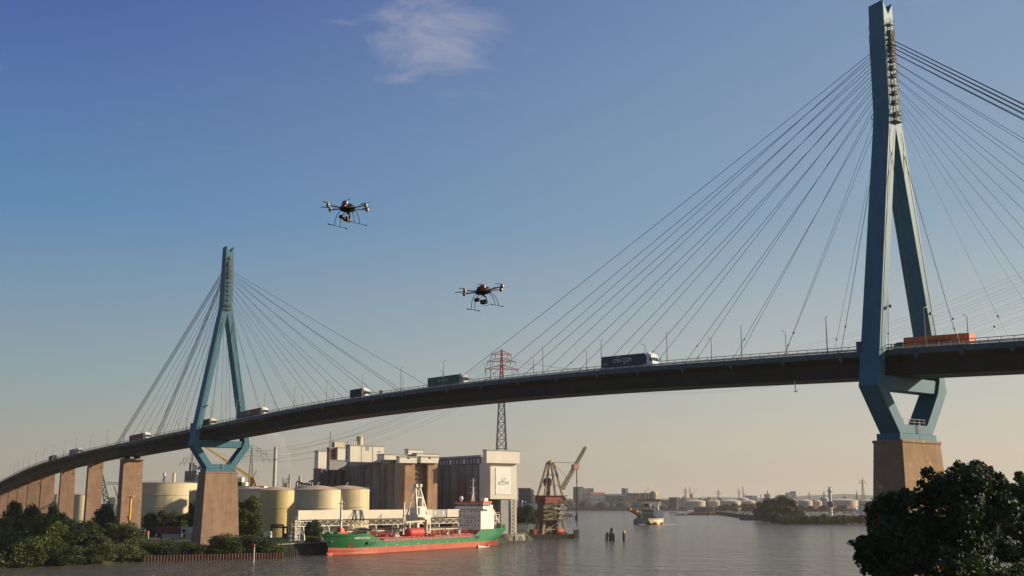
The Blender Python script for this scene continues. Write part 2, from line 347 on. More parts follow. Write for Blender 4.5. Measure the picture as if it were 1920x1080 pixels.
# ---- pylons
zt, zs, zk, zb = (HC + k for k in (110.35, 80.23, 23.43, 13.98))
MAIN_D = [9, 24, 39, 54, 69, 84, 100, 116.5, 133.5, 150.5]
MAIN_Z = [75.8, 82.9, 86.4, 88.7, 90.8, 92.7, 94.5, 96.3, 98.1, 99.6]
SIDE_D = [8.7, 18.6, 28.8, 38.8, 48.8, 58.8, 68.8, 78.8]
SIDE_Z = [75.8, 82.9, 86.5, 88.4, 90.7, 92.8, 94.6, 96.3]
BUND_D = [90.5, 92.2, 93.9, 95.6]; BUND_Z = [98.3, 99.5, 100.4, 101.3]
def half_depth(z): return (4.73 + (4.57 - 4.73) * (z - zb) / (zk - zb) if z < zk else 4.57 + (3.73 - 4.57) * (z - zk) / (zt - zk)) / 2
def make_pylon(sx, outward):
    P = {'O0': (6.24, zb), 'O1': (13.18, zk), 'O2': (2.3, HC + 83.5), 'O3': (1.86, zt), 'I0': (4.15, zb + 1.9), 'I1': (9.3, zk - .6), 'I2': (10.35, zk + 2.4)}
    a = MB(); ids = {}
    def vid(key, side, f):   # side +1/-1 in y, f +1/-1 in x
        if key == 'A': y, z = 0.0, zs; side = 0
        elif key == 'N': y, z = 0.0, zt - 2.9; side = 0
        else: y, z = P[key]; y *= side
        k = (key, side, f)
        if k not in ids:
            zz = z - (.5 if (key == 'O3' and f < 0) else 0)
            ids[k] = len(a.v); a.v.append((sx + f * half_depth(z), y, zz))
        return ids[k]
    fs = []
    for f in (1, -1):
        fs.append([vid('O0', -1, f), vid('O0', 1, f), vid('I0', 1, f), vid('I0', -1, f)])
        for sd in (1, -1):
            for q in (('O0', 'O1', 'I1', 'I0'), ('O1', 'I2', 'I1'), ('O1', 'O2', 'A', 'I2'), ('O2', 'O3', 'N', 'A')):
                fs.append([vid(k, sd, f) for k in q])
    def strip(keys):
        for (k1, s1), (k2, s2) in zip(keys[:-1], keys[1:]): fs.append([vid(k1, s1, 1), vid(k2, s2, 1), vid(k2, s2, -1), vid(k1, s1, -1)])
    for sd in (1, -1): strip([('O0', sd), ('O1', sd), ('O2', sd), ('O3', sd), ('N', sd)]); strip([('I0', sd), ('I1', sd), ('I2', sd), ('A', sd)])
    strip([('O0', 1), ('O0', -1)]); strip([('I0', 1), ('I0', -1)])
    a.f = [tuple(x) for x in fs]; a.m = [0] * len(fs)
    py = a.build('pylon', M_STEEL, bridge, bevel=.12)
    c = MB(); c.taper(sx - 1.75, sx + 1.75, -9.7, 9.7, zk - .55, zk + 2.35, 0, 0); c.build('crossbeam', M_STEEL, py, bevel=.08)
    c = MB(); c.box(sx - 2.75, sx + 2.75, -6.9, 6.9, zb - 1.35, zb + .02); c.build('base_plinth', M_STEEL, py, bevel=.06)
    # access: gallery rail above the plinth, ladder, inspection lamps
    c = MB()
    for y in (-4, -2, 0, 2, 4): c.bar((sx + 1.9, y, zb + 1.9), (sx + 1.9, y, zb + 3.1), .09)
    for z in (zb + 2.5, zb + 3.1): c.bar((sx + 1.9, -4.2, z), (sx + 1.9, 4.2, z), .08)
    c.build('gallery_railing', M_GALV, py)
    c = MB()
    for y in (.35, .95): c.bar((sx + 2.75, y, zb - 1.3), (sx + 2.75, y, zb + 2.2), .08)
    for k in range(9): c.bar((sx + 2.75, .35, zb - 1.1 + k * .38), (sx + 2.75, .95, zb - 1.1 + k * .38), .06)
    c.build('access_ladder', M_GALV, py)
    for sd in (-1, 1):       # edge strips and the cable slots on the lit faces
        for f in (1, -1):
            c = MB(); n = 14
            pts = []
            for k in range(n + 1):
                z = zk + 4 + (HC + 80 - zk - 4) * k / n; yo = 13.18 + (2.3 - 13.18) * (z - zk) / (HC + 83.5 - zk) - .75
                pts.append((sx + f * (half_depth(z) + .03), sd * yo, z))
            for p, q in zip(pts[:-1], pts[1:]): c.bar(p, q, .10, .10)
            c.build('edge_strip', M_FASCIA, py)
            z = HC + 74.2; yo = 13.18 + (2.3 - 13.18) * (z - zk) / (HC + 83.5 - zk) - 1.45
            c = MB(); c.box(sx + f * half_depth(z) - .1, sx + f * half_depth(z) + .06, sd * yo - .12, sd * yo + .12, z - 2.2, z + 2.2); c.build('cable_slot', M_DARKM, py)
        z = deckz(sx) + 9.2; yo = 13.18 + (2.3 - 13.18) * (z - zk) / (HC + 83.5 - zk) - 2.0
        c = MB(); c.bar((sx + half_depth(z) - .1, sd * yo, z), (sx + half_depth(z) + .7, sd * yo - sd * .5, z), .1); c.box(sx + half_depth(z) + .4, sx + half_depth(z) + .95, sd * (yo - .5) - .25, sd * (yo - .5) + .25, z - .28, z + .25)
        c.build('flood_lamp', M_DARKM, py)
        c = MB(); z = deckz(sx) + .3; c.box(sx - 2.9, sx - 2.1, sd * 11.6 - .6, sd * 11.6 + .6, z - 1, z + 1.6); c.build('switch_cabinet', M_FASCIA, py)
    # maintenance cages on both cable faces of the mast
    for f in (1, -1):
        c = MB(); zz = [HC + k for k in (82.0, 83.6, 86.2, 88.4, 90.4, 92.4, 94.2, 96.0, 97.4, 98.6, 99.8, 101.2, 102.4, 104.6)]
        x0 = lambda z: sx + f * half_depth(z); wd = lambda z: 1.35 if z < HC + 84 else .85
        for k, z in enumerate(zz):
            d = 1.0 if k < 2 else .8
            c.box(*sorted((x0(z) - f * .15, x0(z) + f * d)), -wd(z), wd(z), z - .07, z + .07)
            for h in (.55, 1.05):
                c.bar((x0(z) + f * d, -wd(z), z + h), (x0(z) + f * d, wd(z), z + h), .06)
            for y in (-wd(z), 0, wd(z)):
                c.bar((x0(z) + f * d, y, z), (x0(z) + f * d, y, z + 1.05), .06)
                if abs(y) > .1: c.bar((x0(z) - f * .1, y, z + 1.05), (x0(z) + f * d, y, z + 1.05), .06)
        for y in (-.28, .28): c.bar((x0(zz[0]) + f * .35, y, zz[0]), (x0(zz[-1]) + f * .35, y, zz[-1] + .9), .07)
        for k in range(40):
            z = zz[0] + (zz[-1] - zz[0]) * k / 40; c.bar((x0(z) + f * .35, -.28, z), (x0(z) + f * .35, .28, z), .045)
        for za_, zb_ in zip(zz[:-1], zz[1:]):
            for y in (-.85, -.5, .5, .85): c.bar((x0(za_) + f * .75, y, za_), (x0(zb_) + f * .75, y * random.uniform(.6, 1), zb_), .07)
        for k in range(12):
            y = random.uniform(-.6, .6); z = random.choice(zz); c.box(*sorted((x0(z) + f * .1, x0(z) + f * .6)), y - .2, y + .2, z, z + .9)
        c.build('maintenance_cage', M_CAGE, py, kind='stuff')
    return py
for sx, out in ((-162.5, -1), (162.5, 1)): make_pylon(sx, out)
# ---- stay cables and their anchor brackets
def cable(sx, s, y, z, r, m, slot=False):
    dr = 1 if s > sx else -1
    if slot:
        yo = 13.18 + (2.3 - 13.18) * (z - zk) / (HC + 83.5 - zk) - 1.45; a = Vector((sx + dr * (half_depth(z) - .1), math.copysign(yo, y), z))
    else: a = Vector((sx + dr * (half_depth(z) + .15), math.copysign(.42, y), z))
    b = bp(s, math.copysign(9.05, y), -.55); span = (b - a).length
    c = MB(); pts = []
    for k in range(9):
        t = k / 8; p = a.lerp(b, t); p.z -= 4 * t * (1 - t) * span * .0028; pts.append(p)
    c.loft([[p + Vector((0, cos(q) * r, sin(q) * r)) if abs((b - a).x) > abs((b - a).z) * .3 else p + Vector((cos(q) * r, sin(q) * r, 0)) for q in (k * pi / 3 for k in range(6))] for p in pts])
    o = c.build('stay_cable', m, bridge, smooth=True)
    if r < .075 and s != sx:
        t = 1 - 6.5 / span; p = a.lerp(b, t); p.z -= 4 * t * (1 - t) * span * .0028
        d = MB(); dd = (b - a).normalized() * .28; d.tube(p - dd, p, .07, .2, 8); d.tube(p, p + dd, .2, .07, 8); d.build('damper', M_DARKM, o)
for sx, out in ((-162.5, -1), (162.5, 1)):
    for y in (-1, 1):
        for d, z in zip(MAIN_D, MAIN_Z): cable(sx, sx - out * d, y, HC + z, .062, M_CABLE, d < 10)
        for d, z in zip(SIDE_D, SIDE_Z): cable(sx, sx + out * d, y, HC + z, .062, M_CABLE, d < 10)
        for d, z in zip(BUND_D, BUND_Z): cable(sx, sx + out * d, y, HC + z, .115, M_CABLE2)
        for s in [sx - out * d for d in MAIN_D] + [sx + out * d for d in SIDE_D] + [sx + out * 92, sx + out * 95]:
            p = bp(s, y * 9.02, -1.05); b = MB()
            b.hexa([(p.x - .35, p.y - .2, p.z - .62), (p.x + .3, p.y - .2, p.z - .75), (p.x + .3, p.y + .2, p.z - .75), (p.x - .35, p.y + .2, p.z - .62), (p.x - .75, p.y - .2, p.z + .3), (p.x + .75, p.y - .2, p.z + .3), (p.x + .75, p.y + .2, p.z + .3), (p.x - .75, p.y + .2, p.z + .3)])
            b.tube((p.x + .1, p.y, p.z - 1.1), (p.x + .05, p.y, p.z - .6), .14, .14, 8)
            b.build('anchor_bracket', M_FASCIA, bridge)
# ---- piers
def pier(sx, hy0, hx0, hy1, hx1, ztop, zbot, m, name='pier', skew=None):
    p, t, n = bpath(sx) if skew is None else skew
    ring = lambda hx, hy, z: [p + t * a * hx + n * b * hy + Vector((0, 0, z)) for a, b in ((-1, -1), (1, -1), (1, 1), (-1, 1))]
    a = MB(); nlev = 6
    a.loft([ring(hx1 + (hx0 - hx1) * k / nlev, hy1 + (hy0 - hy1) * k / nlev, zbot + (ztop - zbot) * k / nlev) for k in range(nlev + 1)])
    o = a.build(name, m, bridge, bevel=.1)
    for k in range(1, int((ztop - zbot) / 4.2)):    # recessed lift joints shown as thin proud lips of the formwork lifts
        z = ztop - 4.2 * k; f = (z - zbot) / (ztop - zbot); hx, hy = hx1 + (hx0 - hx1) * f + .02, hy1 + (hy0 - hy1) * f + .02
        j = MB(); j.loft([ring(hx, hy, z - .05), ring(hx, hy, z + .05)]); j.build('lift_joint', m, o)
    return o
for sx, m in ((-162.5, M_PIER), (162.5, M_PIERP)):
    o = pier(sx, 7.25, 3.35, 8.9, 4.7, zb - 1.35, 1.0, m)
    c = MB(); c.box(sx - 3.55, sx + 3.55, -7.45, 7.45, zb - 1.95, zb - 1.34); c.build('pier_cap', m, o, bevel=.1)
for sx in (-258, 258):
    z = deckz(sx) - 5.0
    o = pier(sx, 4.9, 2.3, 5.2, 2.7, z - 1.2, 1.0, M_PIERS)
    p, t, n = bpath(sx)
    for sd in (-1, 1):
        c = MB(); q = p + n * sd * 2.6; c.taper(q.x - 1.2, q.x + 1.2, q.y - 1.3, q.y + 1.3, z - 1.2, z + .05, .2, .2); c.build('bearing_block', M_GIRDER, o)
    c = MB()
    for f in (-1, 1):
        q = p + t * f * 3.1; c.box(q.x - .8, q.x + .8, -5.0, 5.0, z - 1.9, z - 1.8)
        for y in (-5, -2.5, 0, 2.5, 5): c.bar((q.x + f * .8, y, z - 1.8), (q.x + f * .8, y, z - .7), .08)
        c.bar((q.x + f * .8, -5, z - .7), (q.x + f * .8, 5, z - .7), .08)
    c.build('inspection_walkway', M_GALV, o, kind='stuff')
for k in range(1, 12):
    s = -258 - 52 * k; z = deckz(s) - 4.2
    o = pier(s, 3.75, 1.35, 4.1, 1.6, z + .02, 1.0, M_PIER)
    p, t, n = bpath(s)
    for sd in (-1, 1):
        q = p + t * 1.4 + n * sd * 2.6; c = MB(); c.tube(Vector((q.x, q.y, z - 3.0)) - t * .2, Vector((q.x, q.y, z - 3.0)) + t * .07, .42, .42, 10); c.build('weep_hole', M_DARKM, o)
# ---- inspection gantry hung under the main span and the navigation lamp below it
c = MB(); x = 138; c.bar((x, -4.5, deckz(x) - 5.0), (x + .35, -4.7, deckz(x) - 7.3), .14); c.box(x + .0, x + .7, -4.9, -4.5, deckz(x) - 7.5, deckz(x) - 7.3)
c.build('navigation_lamp_arm', mat('white_paint', (.72, .70, .66), .5), bridge)
# ---- street lamps: one on each side at every 23.4 m
def make_lamp():
    t = thing('street_lamp', 'slim grey street lamp standing at the river-side railing of the bridge', 'street lamp', group='lamps along the near railing of the bridge')
    a = MB(); a.tube((0, 0, 0), (0, 0, 8.2), .13, .075, 8); a.build('pole', M_GALV, t)
    a = MB(); a.bar((0, 0, 8.15), (.1, .9, 8.35), .09); a.build('arm', M_GALV, t)
    a = MB(); a.hexa([(-.16, .55, 8.27), (.16, .55, 8.27), (.13, 1.35, 8.36), (-.13, 1.35, 8.36), (-.16, .55, 8.42), (.16, .55, 8.42), (.13, 1.35, 8.46), (-.13, 1.35, 8.46)]); a.build('lamp_head', M_GALV, t)
    return t
lamp0 = make_lamp(); first = [True]
ORD = ['first', 'second', 'third', 'fourth', 'fifth', 'sixth', 'seventh', 'eighth', 'ninth', 'tenth', 'eleventh', 'twelfth', 'thirteenth', 'fourteenth', 'fifteenth', 'sixteenth']
def lamp_label(s, sd, all_s):
    side = 'river-side' if sd < 0 else 'far-side'
    if s > 162.5: q = sorted(x for x in all_s if x > 162.5); return f'{side} railing lamp, {ORD[q.index(s)]} past the patched-pier pylon towards the near bank'
    if s > 0: q = sorted((x for x in all_s if 0 < x < 162.5), reverse=True); return f'{side} railing lamp, {ORD[q.index(s)]} from the patched-pier pylon towards midspan'
    if s > -162.5: q = sorted(x for x in all_s if -162.5 < x <= 0); return f'{side} railing lamp, {ORD[q.index(s)]} from the tank-farm pylon towards midspan'
    q = sorted((x for x in all_s if x < -162.5), reverse=True); return f'{side} railing lamp, {ORD[q.index(s)]} from the tank-farm pylon out along the approach'
ALLS = [9.4 + 23.4 * k for k in range(-22, 9)]
for s in ALLS:
    for sd in (-1, 1):
        p, t, n = bpath(s); q = p + n * sd * 8.35; loc = BM + BU * q.x + BV * q.y + Vector((0, 0, deckz(s) + .03))
        lab = (lamp_label(s, sd, ALLS), 'lamps along the near railing of the bridge' if sd < 0 else 'lamps along the far railing of the bridge')
        rz = BROT + atan2(t.y, t.x) + (0 if sd < 0 else pi)
        if first[0]: lamp0.location = loc; lamp0.rotation_euler = (0, 0, rz); lamp0['label'], lamp0['group'] = lab; first[0] = False
        else: dup(lamp0, loc, rz, *lab)
# ---- traffic sign boxes on posts
def find_s(px, y, dz=3.0, a=-900.0, b=300.0):
    best = min((a + k * .5 for k in range(int((b - a) / .5))), key=lambda s: abs(proj(BM + BU * bp(s, y, dz).x + BV * bp(s, y, dz).y + Vector((0, 0, deckz(s) + dz)))[0] - px)); return best
def place_on(s, y, dz=.03):
    p, t, n = bpath(s); q = p + n * y; return BM + BU * q.x + BV * q.y + Vector((0, 0, deckz(s) + dz)), BROT + atan2(t.y, t.x)
sign0 = None
for px in (714, 207, 160, 126):
    loc, rz = place_on(find_s(px, 8.2, 4), 8.2)
    if sign0 is None:
        sign0 = thing('lane_signal', 'dark traffic signal box beside the short black box truck', 'traffic signal', loc, rz, 'signal boxes along the bridge')
        a = MB(); a.tube((0, 0, 0), (0, 0, 3.2), .07, .07, 6); a.build('post', M_GALV, sign0)
        a = MB(); a.box(-.25, .25, -.55, .55, 2.9, 4.9); a.build('signal_box', M_DARKM, sign0, bevel=.05)
        for z in (3.4, 4.3):
            a = MB(); a.tube((.2, 0, z), (.42, 0, z), .34, .34, 10); a.build('hood', M_DARKM, sign0)
    else: dup(sign0, loc, rz, {207: 'dark traffic signal box at the foot of the thick anchor cables', 160: 'dark traffic signal box beside the pale tarpaulin truck', 126: 'dark traffic signal box out on the curved approach'}[px])
# ---------------------------------------------------------------- vehicles on the bridge
M_TYRE = mat('tyre_rubber', (.02, .02, .02), .85); M_HUB = mat('wheel_hub', (.35, .34, .32), .4, .6); M_GLASS = mat('vehicle_glass', (.025, .032, .038), .08, var=.05, spec=.8)
M_CHAS = mat('chassis_black', (.03, .03, .032), .6); M_LAMP = mat('headlight_glass', (.7, .7, .66), .15)
M_WHITE = mat('white_lacquer', (.76, .74, .69), .3, var=.05, spec=.6); M_LETTER = mat('white_lettering', (.75, .75, .73), .6, var=.04)
def paint(name, c, rough=.45): return mat(name, c, rough, var=.14, scale=.5, streak=.3, spec=.5)
_wheel = {}
def wheel(parent, x, y, r=.5, w=.32, dual=False):
    key = (r, w)
    if key not in _wheel:
        a = MB(); n = 16
        a.lathe([(r * .62, -w / 2), (r * .94, -w / 2), (r, -w / 2 + .05), (r, w / 2 - .05), (r * .94, w / 2), (r * .62, w / 2)], n); t = a.mesh('tyre', M_TYRE, True)
        a = MB(); a.lathe([(r * .62, -w / 2 + .04), (r * .62, w / 2 - .04), (r * .25, w / 2 + .03), (r * .12, w / 2 + .06)], n); h = a.mesh('rim', M_HUB, True)
        _wheel[key] = (t, h)
    t, h = _wheel[key]
    o = bpy.data.objects.new('wheel', t); COL.objects.link(o); o.parent = parent; o.location = (x, y, r); o.rotation_euler = (pi / 2 if y < 0 else -pi / 2, 0, 0)
    g = bpy.data.objects.new('rim', h); COL.objects.link(g); g.parent = o
def cab(parent, x1, col, high=True, w=1.24):
    # front of the cab at x1, heading +x
    h = 3.65 if high else 3.0; x0 = x1 - 2.25
    sec = [(x0, .75), (x1 - .02, .55), (x1, 1.35), (x1 - .12, 1.75), (x1 - .42, 2.8), (x1 - .75, h - .18), (x1 - 1.1, h), (x0, h)]
    a = MB(); a.loft([[(x, y * (1 if abs(y) < w else .985), z) for x, z in sec] for y in (-w, -w + .12, w - .12, w)]); c = a.build('cab', col, parent, bevel=.05)
    a = MB(); a.add([(x1 - .10, -w + .12, 1.82), (x1 - .10, w - .12, 1.82), (x1 - .40, w - .16, 2.78), (x1 - .40, -w + .16, 2.78)], [(0, 1, 2, 3)]); a.v = [(v[0] + .02, v[1], v[2]) for v in a.v]; a.build('windscreen', M_GLASS, c)
    for sd in (-1, 1):
        a = MB(); a.hexa([(x1 - 1.25, sd * w, 1.85), (x1 - .3, sd * w, 1.85), (x1 - .3, sd * (w + .012), 1.85), (x1 - 1.25, sd * (w + .012), 1.85), (x1 - 1.25, sd * w, 2.6), (x1 - .5, sd * w, 2.6), (x1 - .5, sd * (w + .012), 2.6), (x1 - 1.25, sd * (w + .012), 2.6)]); a.build('side_window', M_GLASS, c)
        a = MB(); a.box(x1 + .02, x1 + .2, sd * (w + .18) - .1, sd * (w + .18) + .1, 1.9, 2.55); a.bar((x1 - .2, sd * w, 2.6), (x1 + .1, sd * (w + .18), 2.5), .05); a.build('mirror', M_CHAS, c)
        a = MB(); a.box(x1 - .03, x1 + .02, sd * .85 - .22, sd * .85 + .22, .72, .95); a.build('headlight', M_LAMP, c)
    a = MB(); a.box(x1 - .3, x1 + .04, -w, w, .35, .68); a.build('bumper', M_CHAS, c)
    if high:
        a = MB(); a.hexa([(x0 + .1, -1.1, h - .02), (x1 - 1.15, -1.1, h - .02), (x1 - 1.15, 1.1, h - .02), (x0 + .1, 1.1, h - .02), (x0 + .1, -1.05, h + .45), (x0 + .5, -1.05, h + .42), (x0 + .5, 1.05, h + .42), (x0 + .1, 1.05, h + .45)]); a.build('roof_deflector', col, c)
    return c
def cargo_box(parent, x0, x1, z0, z1, m, name='container', ribbed=True, w=1.22):
    a = MB()
    if ribbed:
        n = int((x1 - x0 - .3) / .14); ys = []
        for k in range(n + 1): ys.append((x0 + .15 + (x1 - x0 - .3) * k / n, w - (.035 if (k // 2) % 2 else .0)))
        pts = [(x0, w)] + ys + [(x1, w)]; ring = [(x, -y) for x, y in pts] + [(x, y) for x, y in reversed(pts)]
        a.prism([(x, y, z0 + .16) for x, y in ring], (0, 0, z1 - z0 - .26))
        for z, h in ((z0, .16), (z1 - .1, .1)): a.box(x0 - .005, x1 + .005, -w - .01, w + .01, z, z + h)
        for x in (x0, x1 - .14):
            for sd in (-1, 1): a.box(x - .005, x + .145, *sorted((sd * (w - .16), sd * (w + .012))), z0, z1)
    else: a.box(x0, x1, -w, w, z0, z1)
    return a.build(name, m, parent)
def truck(label, cabm, boxm, s0, s1, lane, toward, name='container_truck', cat='truck', text=None, tsize=1.0, tmat=None, tspace=1.0, high=True, group=None, rigid=False, height=2.6, tx=.5, tz=.5, boxname='container'):
    L = s1 - s0; sm = (s0 + s1) / 2
    loc, rz = place_on(sm, lane, .03); slope = atan2(deckz(s1) - deckz(s0), L) * (1 if toward > 0 else -1)
    t = thing(name, label, cat, loc, rz + (0 if toward > 0 else pi), group); t.rotation_euler = (0, -slope, t.rotation_euler[2]); t.rotation_mode = 'XYZ'
    h = L / 2; cf = h
    cab(t, cf, cabm, high)
    bx1 = cf - (2.75 if not rigid else 2.45); bx0 = -h; zb_ = 1.22
    c = MB(); c.box(bx0 + .2, cf - .6, -.45, .45, .72, 1.05); c.box(bx0, bx0 + .15, -1.15, 1.15, .5, .85); c.box(-h + L * .32, -h + L * .42, -1.1, -.6, .5, 1.1); c.box(-h + L * .32, -h + L * .42, .6, 1.1, .5, 1.1)
    c.box(bx0 + .1, bx1 - .1, -.9, .9, 1.05, 1.22); c.build('chassis', M_CHAS, t)
    b = cargo_box(t, bx0, bx1, zb_, zb_ + height, boxm, boxname)
    xs = [cf - 1.35] + ([cf - 5.0] if not rigid else []) + ([bx0 + 1.6, bx0 + 2.9, bx0 + 4.2] if not rigid else [bx0 + 1.9])
    for x in xs:
        for sd in (-1, 1): wheel(t, x, sd * 1.02)
    for sd in (-1, 1):
        a = MB(); a.box(bx0 - .02, bx0 + .0, sd * .8 - .2, sd * .8 + .2, .6, .8); a.build('tail_light', paint('tail_red', (.35, .02, .015)), t)
    if text:
        side = -1 if toward > 0 else 1
        text_mesh('lettering', text, tsize, tmat or M_LETTER, b, face_matrix((bx0 + (bx1 - bx0) * tx, side * 1.255, zb_ + height * tz), (1 if side < 0 else -1, 0, 0), (0, 0, 1)), .012, space=tspace)
    return t, b, bx0, bx1
C_NAVY = paint('navy_container', (.018, .026, .06)); C_GREEN = paint('dark_green_container', (.012, .085, .045)); C_RED = paint('maroon_container', (.19, .032, .024)); C_BLACK = paint('black_tarpaulin', (.022, .024, .025), .7)
C_ORANGE = paint('orange_container', (.62, .13, .022)); C_BLUECAB = paint('blue_lacquer', (.02, .055, .14), .3); C_SILV = paint('silver_lacquer', (.42, .42, .40), .3); C_GREY = paint('grey_tarpaulin', (.30, .29, .27), .7); C_CREAM = paint('cream_lacquer', (.62, .56, .43), .35)
t, b, x0, x1 = truck('navy blue container truck with large white lettering and white cab', M_WHITE, C_NAVY, 77, 95.6, -4.6, 1, text='CMA CGM', tsize=1.5, tx=.48, tz=.5, height=2.75)
for tx, tz, ang in ((.40, .83, .5), (.55, .2, .5)):     # the swooshes above and below the lettering
    a = MB(); c0 = Vector((x0 + (x1 - x0) * tx, -1.255, 1.22 + 2.75 * tz)); pts = [(-.9, -.16), (-.2, .05), (.6, .2), (.95, .22), (.3, .02), (-.3, -.12)]
    a.prism([(c0.x + p, c0.y, c0.z + q) for p, q in pts], (0, -.012, 0)); a.build('swoosh_mark', M_LETTER, b)
a = MB()
for k in range(3): a.box(x0 + .5, x0 + 2.6 - k * .4, -1.265, -1.255, 1.75 + k * .22, 1.82 + k * .22)
a.build('small_print', M_LETTER, b)
truck('dark green container truck with widely spaced white letters', C_SILV, C_GREEN, -2.6, 16.2, -4.6, 1, text='U A S C', tsize=1.25, tspace=1.25, tx=.52, tz=.48)
truck('short black box truck with white cab crossing the main span', M_WHITE, C_BLACK, -49.2, -39.6, -4.6, 1, name='box_truck', rigid=True, height=2.7, boxname='cargo_box')
truck('dark red container truck with a white mark just past the pylon by the tanks', M_WHITE, C_RED, -132, -113, -4.6, 1, text='APL', tsize=1.5, tx=.42, tz=.5)
truck('black trailer truck with cream cab passing under the pylon by the tanks', C_CREAM, C_BLACK, -176, -158.8, -4.6, 1, name='trailer_truck', boxname='cargo_box')
truck('plain maroon container truck with white cab beside the thick anchor cables', M_WHITE, C_RED, -248, -228, -4.6, 1)
t, b, x0, x1 = truck('orange container truck with blue cab driving past the pylon with the patched pier', C_BLUECAB, C_ORANGE, 158.2, 176, 4.6, -1, text='Hapag-Lloyd', tsize=1.15, tmat=paint('navy_lettering', (.02, .025, .09)), tx=.46, tz=.62, high=False, height=2.7)
s = find_s(135, -4.6); s2 = find_s(158, -4.6)
truck('pale grey tarpaulin truck on the curved approach of the bridge', C_SILV, C_GREY, s, s + 17, -4.6, 1, name='tarpaulin_truck', boxname='cargo_box')
s = find_s(95, -4.6)
truck('small dark box truck on the curved approach of the bridge', C_BLACK, C_BLACK, s, s + 10, -4.6, 1, name='box_truck', rigid=True, boxname='cargo_box')
def car(label, m, s, lane, toward, van=False, group=None):
    loc, rz = place_on(s, lane, .03); t = thing('van' if van else 'car', label, 'van' if van else 'car', loc, rz + (0 if toward > 0 else pi), group)
    L, W, H = (5.4, .95, 2.3) if van else (4.5, .88, 1.5)
    h = L / 2
    if van: sec = [(-h, .35), (h, .35), (h, .95), (h - .7, 1.15), (h - 1.5, H - .1), (h - 1.9, H), (-h + .1, H), (-h, H - .3)]
    else: sec = [(-h, .3), (h, .3), (h, .7), (h - 1.1, .9), (h - 1.9, H - .05), (h - 3.2, H), (-h + .5, .98), (-h, .9)]
    a = MB(); a.loft([[(x, y * (.86 if z > 1.1 else 1), z) for x, z in sec] for y in (-W, W)]); b_ = a.build('body', m, t, bevel=.06)
    a = MB(); a.loft([[(x, y, z) for x, z in ((h - 1.25, .98), (h - 1.9, H - .14), (h - 3.1, H - .1), (h - 3.5, .98))] for y in (-W * .95, W * .95)]); a.build('window_band', M_GLASS, b_)
    for x in (-h + .85, h - .85):
        for sd in (-1, 1): wheel(t, x, sd * (W - .08), .32, .2)
    return t
car('dusty grey car behind the orange container truck', paint('dusty_grey_lacquer', (.20, .17, .14)), 181.5, 4.6, -1)
for px, lab, m, van in ((43, 'tan van far out on the curved approach of the bridge', paint('tan_lacquer', (.42, .27, .15)), True), (30, 'dark car far out on the curved approach of the bridge', C_BLACK, False)):
    s = find_s(px, -4.6, 1.0); car(lab, m, s, -4.6, 1, van)
